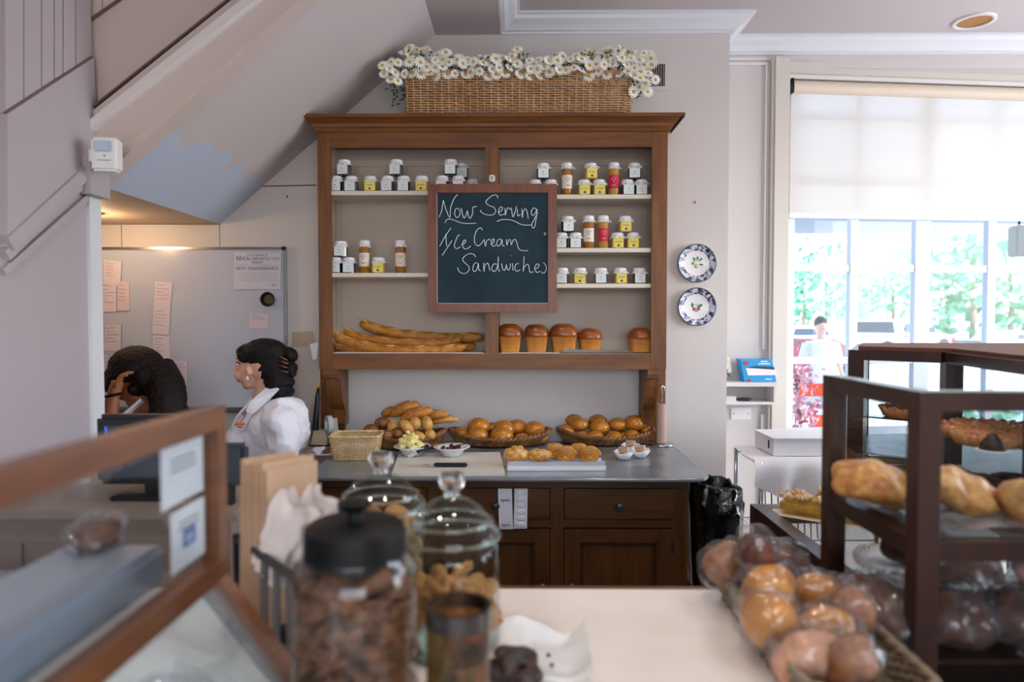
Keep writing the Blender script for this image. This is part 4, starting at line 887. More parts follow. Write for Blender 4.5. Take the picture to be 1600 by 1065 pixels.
# plate with scraps, tape dispensers and tapered stick at the left
c = on(507, 711); t = thing('scrap_plate', 'white plate with crumpled paper and pastry scraps beside the pale basket', 'plate', (c.x, c.y+.02, ZW+.001))
g = MB(); g.lathe([(0, .001), (.05, .0), (.085, .012), (.085, .015), (.05, .005), (0, .005)], n=40, close=False); g.build('plate_body', porcelain, t, smooth=True)
g = MB(); g.ell((-.03, -.01, .02), (.035, .025, .018), sub=3, disp=.018, dsc=40); g.build('crumpled_paper', white_paper, t)
g = MB(); g.ell((.02, .0, .02), (.035, .015, .012), E(0, -15, 10), sub=3, disp=.006, dsc=60); g.build('pastry_scrap', crust_dark, t)
tape_m = mat('tape_tan', 'C9B894', .5)
c = on(489, 703)
t = thing('tape_dispenser', 'tan box-shaped tape dispenser at the left end of the worktop', 'dispenser', (c.x, c.y+.1, ZW+.001), R(-5)); 
g = MB(); g.prism([(-.042, 0, 0), (.035, 0, 0), (.030, 0, .075), (-.030, 0, .075)], (0, .07, 0)); g.build('body', tape_m, t); g = MB(); g.box((-.031, -.003, .070), (.031, .004, .078)); g.build('cutter', chrome, t); g = MB(); g.box((-.05, -.01, 0), (.045, .08, .006)); g.build('base', black_plastic, t)
t = thing('tape_dispenser', 'pale grey tape dispenser with large tape wheel behind the tan one', 'dispenser', (c.x+.075, c.y+.13, ZW+.001), R(-60))
g = MB(); g.prism([(-.07, -.015, 0), (.06, -.015, 0), (.05, -.015, .04), (.0, -.015, .05), (-.03, -.015, .13), (-.06, -.015, .12)], (0, .03, 0)); g.build('body', mat('grey_green', 'A9AFA4', .5), t)
g = MB(); g.lathe([(.028, -.012), (.047, -.012), (.047, .012), (.028, .012), (.028, -.012)], n=32, close=False); o = g.build('tape_roll', mat('tape_clear', 'B9C4C0', .3), t, smooth=True, auto=40); o.data.transform(Matrix.Translation((-.015, -.03, .10)) @ Matrix.Rotation(R(90), 4, 'X'))
c = P(494, 668, 3.32)
t = thing('candle_lighter', 'tall thin black lighter with yellow tip standing at the left', 'lighter', (c.x-.01, 3.36, ZW+.001))
g = MB(); g.tube([(-.012, 0, 0), (-.006, 0, .08), (.006, 0, .24), (.010, 0, .285)], [.018, .018, .011, .006], 12); g.build('body', black_plastic, t, smooth=True); g = MB(); g.ell((.011, 0, .295), (.007, .007, .014), sub=2); g.build('yellow_tip', mat('yellow_tip', 'D9A020', .5), t, smooth=True)
# ---------------- flower basket on the hutch
zt0 = ztop+.0008; xa, xb = P(634, 150, YH-.03).x, P(986, 150, YH-.03).x
t = thing('flower_basket', 'long wicker basket on top of the hutch overflowing with white daisies', 'basket', ((xa+xb)/2, YH+.075, zt0))
Wb = xb-xa; hb_ = P(800, 112, YH-.03).z-zt0
woven(t, rrect(Wb, .20, .02, 3), hb_, 18, 75, .0038, 1.01, wicker, wicker, rim=.007)
fl = thing('daisy_arrangement', 'long mass of white daisies with yellow centres in the wicker basket', 'flowers', (t.location.x, YH+.075, zt0+hb_))
daisy = None
def daisy_obj():
    g = MB(); 
    for i in range(13):
        a = 2*math.pi*i/13; ca, sa = math.cos(a), math.sin(a); px_, py_ = -sa, ca
        g.add([(ca*.004, sa*.004, .003), (ca*.013+px_*.0038, sa*.013+py_*.0038, .005), (ca*.0215+px_*.0022, sa*.0215+py_*.0022, .002), (ca*.0225, sa*.0225, .0035), (ca*.0215-px_*.0022, sa*.0215-py_*.0022, .002), (ca*.013-px_*.0038, sa*.013-py_*.0038, .005)], [(0, 1, 2, 3), (0, 3, 4, 5)])
    g.m = 1; g.ell((0, 0, .005), (.0062, .0062, .004), sub=1)
    return g.build('daisy', [petal, yolk], fl, smooth=False)
dz = daisy_obj(); first = True
rnd = random.Random(5)
spots = []
tries = 0
def topz(x):  # silhouette height of the flower mass above the rim
    f = (x+Wb/2)/Wb; return .088+.018*math.sin(f*17)+.012*math.sin(f*41)+(.03 if f > .88 else 0)+(.02 if f < .12 else 0)
while len(spots) < 270 and tries < 30000:
    tries += 1; x = rnd.uniform(-Wb/2-.115, Wb/2+.11); e = abs(x) > Wb/2
    hi = topz(x); lo = -.02 if not e else (-.10 if x > 0 else -.06)
    z = rnd.uniform(lo, hi)
    if x < -Wb/2-.02: z = rnd.uniform(-.05, .07)
    depth = -.10-.03*math.sin((z-lo)/(hi-lo)*math.pi) if z < .05 else rnd.uniform(-.1, .06)
    p = Vector((x, depth, z))
    if all((p-q).length > .031 for q in spots): spots.append(p)
for i, p in enumerate(spots):
    o = dz if i == 0 else dz.copy()
    if i: C.objects.link(o); o.parent = fl
    o.location = p; o.rotation_euler = (R(rnd.uniform(50, 95) if p.z < .05 else rnd.uniform(25, 80)), R(rnd.uniform(-25, 25)), R(rnd.uniform(-35, 35))); s = rnd.uniform(1.0, 1.4); o.scale = (s, s, s)
g = MB()
for i in range(900):
    x = rnd.uniform(-Wb/2-.085, Wb/2+.065); e = abs(x) > Wb/2; z = rnd.uniform(-.115 if e else -.015, topz(x)-.015) if x > 0 or not e else rnd.uniform(-.12, .05); y = rnd.uniform(-.10, .07)
    if e: y = rnd.uniform(-.09, .02)
    a = rnd.uniform(0, 6.3); d = Vector((math.cos(a), rnd.uniform(-.6, .3), math.sin(a))).normalized()*rnd.uniform(.014, .028); w = Vector((-d.z, 0, d.x)).normalized()*.005; p = Vector((x, y, z))
    g.add([p, p+d*.5+w, p+d, p+d*.5-w], [(0, 1, 2, 3)])
for i in range(26):
    p = spots[i*7 % len(spots)]; g.tube([p+Vector((0, .004, 0)), Vector((p.x*.98, 0, -.03))], .0016, 4)
g.build('foliage', leaf_m, fl)['kind'] = 'stuff'
bud0 = None
for i in range(16):
    x = rnd.uniform(-Wb/2, Wb/2); 
    if bud0 is None: g = MB(); g.ell((0, 0, 0), .009, sub=2); bud0 = o = g.build('bud', green_bud, fl, smooth=True)
    else: o = bud0.copy(); C.objects.link(o); o.parent = fl
    o.location = (x, -.09, rnd.uniform(.03, topz(x)))

# ================================================================ WHITEBOARD AND NOTES
YBd = YB-.02
wa, wbp = P(60, 386, YBd), P(449, 640, YBd)
t = thing('whiteboard', 'large white magnetic board with aluminium frame in the alcove', 'whiteboard', ((wa.x+wbp.x)/2, YBd, (wa.z+wbp.z)/2)); org = t.location.copy()
def wbx(name, a, b_, m, bev=0):
    g = MB(); g.box(a, b_, bev); o = g.build(name, m, t); o.data.transform(Matrix.Translation(-org)); return o
wbx('board_surface', (wa.x, YBd, wbp.z), (wbp.x, YB-.002, wa.z), whiteboard_m)
wbx('frame_top', (wa.x, YBd-.006, wa.z-.014), (wbp.x-.012, YBd, wa.z), alu, .002); wbx('frame_bottom', (wa.x, YBd-.006, wbp.z), (wbp.x-.012, YBd, wbp.z+.014), alu, .002); wbx('frame_side', (wbp.x-.014, YBd-.006, wbp.z+.012), (wbp.x, YBd, wa.z-.012), alu, .002)
wbx('corner_cap', (wbp.x-.02, YBd-.009, wa.z-.018), (wbp.x+.002, YBd-.001, wa.z+.002), black_plastic, .003)
wbx('marker_tray', (wa.x+.3, YBd-.05, wbp.z-.01), (wbp.x-.1, YBd, wbp.z+.002), mat('tray_brown', '4E4440', .5), .003)
def z1(x, y): return (140+x/3.042, 370+y/3.042)
notes = [((68, 108), (155, 118), (148, 236), (66, 224), 'pink order slip with blue edge at the top left of the whiteboard', pink_paper), ((38, 236), (130, 232), (130, 356), (40, 356), 'pink order slip cut off at the left edge of the whiteboard', pink_paper),
 ((135, 212), (190, 215), (190, 350), (132, 350), 'pale order slip beside the two left pink slips', mat('pale_pink', 'D6C3CC', .75)), ((74, 418), (152, 416), (152, 540), (70, 541), 'single pink order slip above the bowed woman', pink_paper),
 ((314, 212), (396, 216), (384, 342), (306, 336), 'top slip of the hanging column of pink slips', pink_paper), ((306, 336), (385, 342), (378, 465), (298, 460), 'second slip of the hanging column of pink slips', pink_paper), ((300, 466), (380, 470), (382, 587), (304, 580), 'third slip of the hanging column of pink slips', pink_paper), ((350, 588), (386, 590), (388, 700), (352, 700), 'lowest slip of the hanging column, half behind hair', pink_paper),
 ((392, 590), (466, 592), (462, 712), (398, 708), 'pink order slip to the right of the bowed woman', pink_paper), ((420, 716), (468, 716), (466, 748), (424, 748), 'small slip just above the bowed woman’s hair end', mat('pale_pink', '', .7)), ((52, 560), (90, 560), (86, 690), (52, 690), 'slip by the left wall edge beside the bowed woman', pink_paper),
 ((688, 72), (912, 76), (908, 248), (686, 250), 'large printed white permit at the top right of the whiteboard', mat('permit_paper', 'CBCAD8', .7)), ((764, 366), (850, 366), (848, 436), (760, 434), 'small pale note below the round tin on the whiteboard', mat('pale_pink', '', .7))]
for i, (a, b_, c, d, l, m) in enumerate(notes):
    q = [P(*z1(*k), YBd-.002) for k in (a, b_, c, d)]; cen = sum(q, Vector())/4
    n_ = thing('paper_note', l, 'paper', cen, 0, 'notes on the whiteboard')
    g = MB(); g.prism([p-cen for p in q], (0, -.0012-.0012*(i % 3), 0)); g.build('sheet', m, n_)
    yb = -.0014-.0012*(i % 3); u = q[1]-q[0]; v = q[3]-q[0]
    if i != 11:
        g = MB(); rows = 5 if i not in (9, 12) else 3
        for r in range(rows):
            f = .12+.13*r; st = q[0]-cen+v*f+u*.1; ln = random.uniform(.35, .8); p_ = [st+u*(ln*k/9)+Vector((0, yb-.0005, random.uniform(-.003, .003))) for k in range(10)]; g.tube(p_, .0009, 4)
        g.build('handwriting', pencil, n_)
        if i in (0, 1, 3): g = MB(); g.bar(q[1]-cen+Vector((0, yb, 0)), q[2]-cen+Vector((0, yb, 0)), .003, .001, (0, 1, 0)); g.build('carbon_edge', mat('carbon_blue', '7A86B4', .7), n_)
    else:
        for body, sz, f, fx in (('STATE BOARD OF', .013, .07, .5), ('LOCAL SERVICES TAX', .022, .17, .52), ('PERMIT', .018, .27, .5), ('NOT TRANSFERABLE', .023, .43, .5), ('valid', .014, .86, .85)):
            o = text_mesh(body, sz, mat('print_grey', '75727F', .8), 'printed_line', n_, .0002); o.rotation_euler = (R(90), 0, 0); p = q[0]-cen+v*f+u*fx; o.location = (p.x, yb-.0008, p.z)
        g = MB()
        for f in (.34, .55, .62, .68, .74): g.bar(q[0]-cen+v*f+u*.1+Vector((0, yb, 0)), q[0]-cen+v*f+u*.93+Vector((0, yb, 0)), .0015, .001, (0, 0, 1))
        g.tube([q[0]-cen+v*f_+u*fx_+Vector((0, yb-.001, 0)) for f_, fx_ in ((.1, .06), (.19, .06), (.2, .13), (.1, .13))], .002, 4)
        g.build('form_lines', mat('form_grey', '8A8898', .7), n_)
c = P(420.5, 467.5, YBd-.004); t = thing('fluted_tin', 'small round dark fluted baking tin stuck on the whiteboard', 'tin', c)
g = MB(); g.lathe([(0, .003), (.026, .003), (.029, .018), (.035, .026), (.037, .0265), (.031, .018), (.028, .0), (0, .0)], n=96, fn=lambda a, i, r, z: (r*(1+(.05*math.sin(a*20) if r > .027 else 0)), z), close=False); o = g.build('tin_body', mat('tin_dark', '3A3430', .4, metal=.5), t, smooth=True); o.data.transform(Matrix.Rotation(R(90), 4, 'X'))
g = MB(); g.lathe([(0, .0045), (.024, .0045), (.024, .004), (0, .004)], n=32, close=False); o = g.build('tin_floor', mat('tin_brown', '5E5040', .5, metal=.3), t); o.data.transform(Matrix.Rotation(R(90), 4, 'X'))
for (pa, pb, pc, pd, l) in (((456, 519), (489, 517), (489, 540), (456, 541), 'yellowed blank card on the wall right of the whiteboard'), ((484, 537), (497, 535), (495, 560), (489, 562), 'white slip hanging at the left edge of the hutch')):
    q = [P(*k, YB-.003 if pa[0] == 456 else YH+.05) for k in (pa, pb, pc, pd)]; cen = sum(q, Vector())/4; g = MB(); g.prism([p-cen for p in q], (0, -.0015, 0)); o = g.build('wall_card', mat('card_tan', 'B9A58E', .7) if pa[0] == 456 else white_paper); o.location = cen; tag(o, l, 'card')

# ================================================================ PEOPLE
def limb(g, pts, rs, n=12): g.tube(spline(pts, 4), [rs[min(int(i/4), len(rs)-2)]*(1-(i % 4)/4)+rs[min(int(i/4)+1, len(rs)-1)]*((i % 4)/4) if i < (len(pts)-1)*4 else rs[-1] for i in range((len(pts)-1)*4+1)], n)
# ---- woman on the right, facing left
Yp = 3.02; u = Yp/FPX
def S(px, py, dy=0): return P(px, py, Yp)+Vector((0, dy, 0))
w1 = thing('person', 'woman in white shirt and apron, hair clipped up, looking left', 'person', (S(428, 700).x, Yp, 0)); org1 = w1.location.copy()
def wb_(g, name, m, par, org, voxel=.0045, sm=4, fac=.5, label=None):
    o = g.build(name, m, par); remesh(o, voxel, sm, fac)
    if name in ('shirt', 'apron'):
        nn = [v.normal.copy() for v in o.data.vertices]
        for v, vn in zip(o.data.vertices, nn):
            q = v.co; w = 1-abs(noise.noise(Vector((q.x*13+q.z*9, q.y*9, q.z*11-q.x*8))))*2.2; w2 = noise.noise(q*34); v.co += vn*(max(w, -.6)*.008+w2*.003)
    if name == 'hair':
        nn = [v.normal.copy() for v in o.data.vertices]
        for v, vn in zip(o.data.vertices, nn):
            q = v.co; v.co += vn*noise.noise(Vector((q.x*26+q.z*30, q.y*120, q.z*95-q.x*60)))*.0035
    o.data.transform(Matrix.Translation(-org))
    if label: o['label'] = label
    return o
g = MB()  # skin: head, neck, ears, chest, forearms, hands, legs as one continuous body
g.ell(S(413, 566), (.096, .076, .092)); g.ell(S(392, 578), (.058, .060, .078)); g.ell(S(391, 597), (.036, .044, .030)); g.ell(S(386, 604), (.017, .02, .013), sub=2)
g.tube([S(375, 556), S(369.5, 576), S(373, 583)], [.010, .010, .007], 8); g.ell(S(371.5, 578.5), (.009, .011, .008), sub=2)
g.ell(S(375, 590), (.012, .018, .006), sub=2); g.ell(S(376, 595), (.012, .017, .006), sub=2); g.ell(S(380, 562), (.022, .050, .012), sub=2)
g.ell(S(397, 577, -.066), (.014, .012, .024), E(0, -15, 0), sub=2)
g.ell(S(380, 585, -.028), (.03, .022, .024)); 
g.tube([S(418, 585), S(414, 612), S(412, 645)], [.050, .046, .07], 16)
g.ell(S(410, 650), (.07, .10, .05))
g.tube([S(425, 655), S(425, 790), S(428, 900)], [.09, .11, .11], 16)
sh1, el1, wr1 = S(450, 655, -.13), S(452, 722, -.15), S(405, 735, -.20)
g.tube([sh1, el1], [.045, .036], 12); g.tube([el1, wr1], [.036, .024], 12)
def hand(g, w, d, up, s=1.0):
    """palm and five bent fingers from wrist w along d, palm facing up"""
    d = d.normalized(); up = (up-d*up.dot(d)).normalized(); sd = d.cross(up)
    g.tube([w-d*.01, w+d*.02*s, w+d*.075*s], [.022*s, .026*s, .025*s], 10)
    g.tube([w+d*.02*s+sd*.012*s, w+d*.07*s+sd*.016*s], [.02*s, .016*s], 8); g.tube([w+d*.02*s-sd*.012*s, w+d*.07*s-sd*.016*s], [.02*s, .016*s], 8)
    for k, (o_, L) in enumerate(((-.030, .062), (-.010, .075), (.010, .070), (.029, .055))):
        a = w+d*.075*s+sd*o_*s; b_ = a+(d*.9-up*.3)*L*.45*s+sd*o_*.12; c = b_+(d*.6-up*.8)*L*.35*s; e = c+(d*.25-up*.95)*L*.25*s; g.tube([a-d*.02, b_, c, e], [.0095*s, .009*s, .0082*s, .007*s], 8)
    a = w+d*.022*s-sd*.02*s; g.tube([a, a+(d*.6-sd*.8)*.03*s, a+(d*.85-sd*.6)*.055*s-up*.01], [.012*s, .0105*s, .008*s], 8)
hand(g, wr1, Vector((-1, -.1, -.1)), Vector((0, 0, 1)))
sh2, el2, wr2 = S(430, 655, .13), S(420, 722, .16), S(375, 735, .1)
g.tube([sh2, el2], [.045, .036], 12); g.tube([el2, wr2], [.036, .024], 12); hand(g, wr2, Vector((-1, .1, -.1)), Vector((0, 0, 1)))
for sy in (-.07, .07): g.tube([(org1.x, Yp+sy, .80), (org1.x, Yp+sy, .42), (org1.x+.01, Yp+sy, .09)], [.085, .06, .04], 12); g.ell((org1.x-.05, Yp+sy, .045), (.11, .04, .04))
skin1 = wb_(g, 'body', skin_m, w1, org1, .0045, 3)
g = MB(); g.ell(S(376.5, 568, -.034), (.006, .011, .006), sub=2); o = g.build('eye', porcelain, w1, smooth=True); o.data.transform(Matrix.Translation(-org1))
g = MB(); g.ell(S(375.5, 568, -.036), (.005, .007, .005), sub=2); g.tube([S(373.5, 565.5, -.03), S(377, 564.5, -.044), S(382, 567, -.05)], .0022, 6); g.tube([S(374, 559.5, -.03), S(379, 558, -.048), S(386, 560, -.056)], .0028, 6); o = g.build('iris_and_brow', hair_m, w1, smooth=True); o.data.transform(Matrix.Translation(-org1))
g = MB(); g.ell(S(373.8, 590.5, -.008), (.009, .017, .0045), sub=2); g.ell(S(374.8, 594.5, -.008), (.008, .015, .0045), sub=2); o = g.build('lips', mat('lips', '9A4A44', .4), w1, smooth=True); o.data.transform(Matrix.Translation(-org1))
g = MB()
g.ell(S(414, 554), (.108, .086, .074)); g.ell(S(421, 568, .01), (.092, .088, .085)); g.ell(S(433, 590), (.062, .074, .078)); g.ell(S(438, 612), (.045, .055, .050)); g.ell(S(383, 547), (.036, .06, .026), E(0, -35, 0)); g.ell(S(388, 557, -.056), (.030, .018, .022), E(0, 30, 0)); g.ell(S(447, 627, .01), (.018, .03, .03))
g.ell(S(452, 553), (.040, .045, .030), E(0, 35, 0)); g.ell(S(456, 575), (.022, .045, .026)); g.ell(S(447, 597), (.038, .045, .024)); g.ell(S(453, 612), (.018, .035, .022)); g.ell(S(460, 558), (.012, .03, .018)); g.ell(S(458, 584), (.012, .035, .015))
h = wb_(g, 'hair', hair_m, w1, org1, .005, 2, .4)
g = MB()
for k, (a, b_) in enumerate((((440, 556), (455, 562)), ((441, 563), (457, 568)), ((441, 571), (456, 574)), ((443, 580), (456, 580)))): g.tube([S(*a, -.05), S((a[0]+b_[0])/2, (a[1]+b_[1])/2-2, -.058), S(*b_, -.045)], .0032, 6)
o = g.build('hair_clip', mat('tortoise', '6A3A1E', .2, coat=.5), w1, smooth=True); o.data.transform(Matrix.Translation(-org1))
g = MB(); g.ell(S(398, 589, -.082), (.007, .005, .007), sub=2); g.ell(S(398, 586, -.080), (.003, .003, .005), sub=1); o = g.build('earring', mat('pearl', 'E9E6E4', .15), w1, smooth=True); o.data.transform(Matrix.Translation(-org1))
g = MB()  # shirt
g.ell(S(428, 668, .02), (.125, .175, .12)); g.ell(S(452, 668, .0), (.075, .15, .14)); g.ell(S(395, 680, .03), (.075, .13, .11)); g.tube([S(420, 670), S(420, 750), S(425, 850)], [.14, .13, .15], 18); g.ell(S(450, 655, -.11), (.075, .08, .08)); g.ell(S(443, 640, -.05), (.07, .09, .055), E(0, 25, 0)); g.ell(S(404, 655, .1), (.05, .08, .06))
g.tube([S(455, 662, -.12), S(459, 690, -.14), S(452, 722, -.15)], [.070, .066, .058], 16); g.tube([S(452, 722, -.15), S(425, 733, -.18)], [.058, .046], 14); g.tube([S(435, 662, .12), S(425, 722, .16)], [.066, .052], 14)
def fold(v):
    p = Vector(v); return p+Vector((noise.noise(p*16), noise.noise(p*16+Vector((5, 0, 0))), noise.noise(p*16+Vector((0, 5, 0)))))*.010
g.v = [fold(v) for v in g.v]; sh_ = wb_(g, 'shirt', shirt_m, w1, org1, .006, 2, .4)
g = MB()  # collar
cs = [((429, 597), -.03), ((444, 606), -.06), ((430, 624), -.095), ((412, 641), -.118), ((401, 637), -.112), ((405, 623), -.095), ((417, 610), -.065)]
g.prism([S(*q, d) for q, d in cs], (0, -.008, 0))
cs = [((400, 612), .02), ((405, 622), -.04), ((396, 640), -.07), ((386, 658), -.085), ((381, 655), -.06), ((386, 632), -.02)]
g.prism([S(*q, d) for q, d in cs], (0, -.008, 0))
cs = [((404, 632), -.10), ((411, 641), -.122), ((402, 662), -.128), ((393, 668), -.118), ((396, 650), -.105)]
g.prism([S(*q, d) for q, d in cs], (0, -.006, 0))
o = g.build('collar', shirt_m, w1); o.data.transform(Matrix.Translation(-org1))
g = MB(); g.ell(S(391, 640, -.06), (.012, .02, .022), sub=2); o = g.build('neckline', skin_m, w1, smooth=True); o.data.transform(Matrix.Translation(-org1))
g = MB(); g.ell(S(385, 695, -.02), (.075, .13, .115)); g.ell(S(392, 720, -.03), (.10, .15, .14)); g.tube([S(400, 735), S(408, 870)], [.13, .15], 18); g.v = [fold(v) for v in g.v]; wb_(g, 'apron', apron_m, w1, org1, .007, 2, .4)
g = MB(); g.tube(spline([S(377, 664, -.10), S(390, 640, -.1), S(412, 620, -.09)], 5), .007, 6); o = g.build('apron_strap', apron_m, w1, smooth=True); o.data.transform(Matrix.Translation(-org1))
g = MB(); g.tube([S(386, 656, -.128), S(392, 654, -.134), S(401, 655, -.138)], .0055, 6); g.tube([S(389, 659, -.128), S(397, 660, -.134)], .004, 6); o = g.build('apron_emblem', mat('orange_print', 'F08A3C', .7), w1); o.data.transform(Matrix.Translation(-org1))
g = MB()
for sy in (-.07, .07): g.tube([(org1.x, Yp+sy, .86), (org1.x, Yp+sy, .42), (org1.x+.01, Yp+sy, .10)], [.12, .085, .07], 14)
wb_(g, 'trousers', mat('trousers', '1C1E26', .8), w1, org1, .008, 2, .4)
# ---- woman on the left, head bowed on her hand
Yp = 3.0
w2 = thing('person', 'woman with long dark ponytail, head bowed onto her hand', 'person', (S(215, 700).x, Yp, 0)); org2 = w2.location.copy()
g = MB(); g.ell(S(212, 582), (.105, .078, .095)); g.ell(S(190, 600), (.062, .06, .062), E(0, 40, 0)); g.ell(S(192, 612), (.045, .05, .034), E(0, 40, 0)); g.tube([S(175, 600), S(173, 613)], [.009, .008], 8)
g.ell(S(201, 598, -.072), (.013, .011, .022), E(0, -30, 0), sub=2)
g.tube([S(205, 605), S(218, 628), S(232, 655)], [.050, .048, .075], 16); g.ell(S(235, 665), (.11, .15, .08)); g.tube([S(238, 670), S(240, 800), S(240, 900)], [.13, .12, .12], 18)
for a, el, wr, dd in ((S(208, 672, -.14), P(166, 690, Yp-.14), P(176, 622, Yp-.125), Vector((.25, .12, 1))), (S(222, 672, .15), S(170, 705, .17), S(140, 700, .05), Vector((-1, -.3, 0)))):
    g.tube([a, el], [.046, .040], 12); g.tube([el, wr], [.042, .026], 12); hand(g, wr, dd, Vector((-.8, -.3, 0)) if dd.z > .5 else Vector((0, 0, 1)))
for sy in (-.07, .07): g.tube([(org2.x+.03, Yp+sy, .80), (org2.x, Yp+sy, .42), (org2.x+.01, Yp+sy, .09)], [.09, .06, .04], 12); g.ell((org2.x-.05, Yp+sy, .045), (.11, .04, .04))
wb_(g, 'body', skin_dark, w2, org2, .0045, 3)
g = MB(); g.ell(S(214, 574), (.122, .092, .098)); g.ell(S(186, 590, .0), (.060, .070, .062), E(0, -50, 0)); g.ell(S(236, 588), (.085, .09, .09)); g.ell(S(178, 600, -.02), (.028, .04, .04)); g.ell(S(187, 596, -.062), (.026, .018, .04), E(0, 20, 0)); g.ell(S(222, 606, -.015), (.04, .075, .035))
g.tube(spline([S(245, 575), S(262, 600, -.02), S(272, 630, -.05), S(272, 652, -.07)], 4), [.075]*4+[.078]*4+[.075]*4+[.05], 16)
g.tube(spline([S(262, 600, -.02), S(280, 628, -.03), S(292, 645, -.04)], 4), [.04]*4+[.035]*4+[.012], 10); g.tube([S(280, 636, -.04), S(288, 639, -.045), S(298, 636.5, -.045)], [.010, .006, .002], 8)
h = wb_(g, 'hair', hair_red, w2, org2, .005, 2, .4)
g = MB()
for q in ((200, 607, -.088), (203.5, 604, -.088), (198, 603, -.086)): g.ell(S(*q), .0055, sub=2)
o = g.build('earring', gold, w2, smooth=True); o.data.transform(Matrix.Translation(-org2))
g = MB(); c = P(177, 617, Yp-.125); g.tube([c+Vector((.030*math.cos(R(a)), .028*math.sin(R(a)), .006*math.cos(R(a)))) for a in range(0, 360, 20)], .006, 6, closed=True); o = g.build('wrist_band', hair_m, w2, smooth=True); o.data.transform(Matrix.Translation(-org2))
g = MB(); g.ell(S(240, 685, .0), (.15, .19, .13)); g.tube([S(240, 685), S(240, 760), S(242, 850)], [.15, .14, .15], 18); g.tube([S(225, 680, .15), S(190, 692, .16)], [.065, .058], 14); g.v = [fold(v) for v in g.v]; wb_(g, 'shirt', shirt_m, w2, org2, .007, 2, .4)
g = MB(); g.bar(S(237, 622, -.075), S(214, 648, -.125), .012, .030, (0, -1, .2)); o = g.build('apron_strap', apron_m, w2); o.data.transform(Matrix.Translation(-org2))
g = MB()
for sy in (-.07, .07): g.tube([(org2.x+.03, Yp+sy, .86), (org2.x, Yp+sy, .42), (org2.x+.01, Yp+sy, .10)], [.13, .085, .07], 14)
wb_(g, 'trousers', MATS['trousers'], w2, org2, .008, 2, .4)

# ================================================================ SERVICE COUNTER AND FOREGROUND
ZS = .95
yc = G(950, 918, ZS).y
t = counter = thing('service_counter', 'white marble-topped service counter in the foreground', 'counter', (0, 1.0, 0))
def cbx(name, a, b_, m, bev=0):
    g = MB(); g.box(a, b_, bev); o = g.build(name, m, t); o.data.transform(Matrix.Translation((0, -1.0, 0))); return o
cbx('marble_top', (-1.3, .35, ZS-.03), (.632, yc-.004, ZS), marble, .003)
cbx('wood_edge', (-1.3, yc-.004, ZS-.045), (.632, yc+.016, ZS-.001), orange_wood, .003)
cbx('counter_body', (-1.25, .45, .0), (.628, yc-.03, ZS-.0305), dark_wood)
cbx('case_plinth', (.6285, .45, .0), (1.85, yc+.02, .87), dark_wood)
# ---------------- glass display cases
def case(name, label, pts, z0, z1, levels=(), post=.034, rail=.03, wood=dark_wood, top='frame', rails_at=None, bottom=True, skip=(), open_edges=()):
    """framed glass case on a polygon footprint; returns the thing. levels: (z, kind)"""
    c = Vector((sum(p[0] for p in pts)/len(pts), sum(p[1] for p in pts)/len(pts), 0)); t = thing(name, label, 'display case', (c.x, c.y, z0)); off = Matrix.Translation(Vector((-c.x, -c.y, -z0)))
    def add(g, nm, m, **k): o = g.build(nm, m, t, **k); o.data.transform(off); return o
    n = len(pts); V = [Vector((p[0], p[1], 0)) for p in pts]
    for i in range(n):
        d = (V[(i+1) % n]-V[i]).normalized(); g = MB(); g.bar(V[i]+Vector((0, 0, z0)), V[i]+Vector((0, 0, z1)), post, post, (d.x, d.y, 0)); add(g, 'post', wood)
    for i in range(n):
        if i in open_edges: continue
        a, b_ = V[i], V[(i+1) % n]; d = (b_-a).normalized(); a2, b2 = a+d*post/2, b_-d*post/2
        for z in [z1-rail/2]+([z0+rail/2] if bottom else [])+[l for l in (rails_at or [])]:
            g = MB(); g.bar(a2+Vector((0, 0, z)), b2+Vector((0, 0, z)), post*.92, rail); add(g, 'rail', wood)
        if i in skip: continue
        g = MB(); g.bar(a2+Vector((0, 0, (z0+z1)/2)), b2+Vector((0, 0, (z0+z1)/2)), .004, z1-z0-.002); add(g, 'glass_pane', case_glass)
    if top == 'wood': g = MB(); g.prism([(p.x, p.y, z1) for p in V], (0, 0, .012)); add(g, 'top_board', mat('case_top', '6A4434', .6, spec=.2))
    if top == 'glass': g = MB(); g.prism([(p.x, p.y, z1-.012) for p in V], (0, 0, .006)); add(g, 'top_glass', case_glass)
    for z, m in levels:
        cc = c; q = [Vector((cc.x, cc.y, 0)).lerp(p, .955) for p in V]; g = MB(); g.prism([(p.x, p.y, z) for p in q], (0, 0, .006)); add(g, 'shelf', m)
    return t
shelf_glass = thin_glass('shelf_glass', 'EEF2F4', 1.8, milky=.08)
shelf_white = mat('shelf_white', 'D9DCE4', .3)
# right front case
xa = .668; za_top = P(1291, 586, 1.45).z
zm = P(1296, 778, 1.45).z
case('glass_case', 'dark wooden glass pastry case standing at the right on the counter', [(xa, 1.13), (1.5, 1.13), (1.5, 1.45), (xa, 1.45)], .8705, za_top, [(zm+.014, shelf_glass), (ZS-.0065, dark_wood)], post=.036, rail=.032, rails_at=[zm], bottom=False, top='none', open_edges=(2,))
# rear corner case
zr = P(1332, 546, 2.37).z
case('corner_case', 'tall dark wooden corner display case by the window behind the front case', [(1.165, 2.36), (1.372, 2.18), (1.262, 1.66), (2.3, 1.60), (2.3, 2.72), (1.36, 2.72)], ZS, zr, [(1.185, shelf_glass), (1.06, shelf_white)], post=.05, rail=.034, top='wood', skip=())
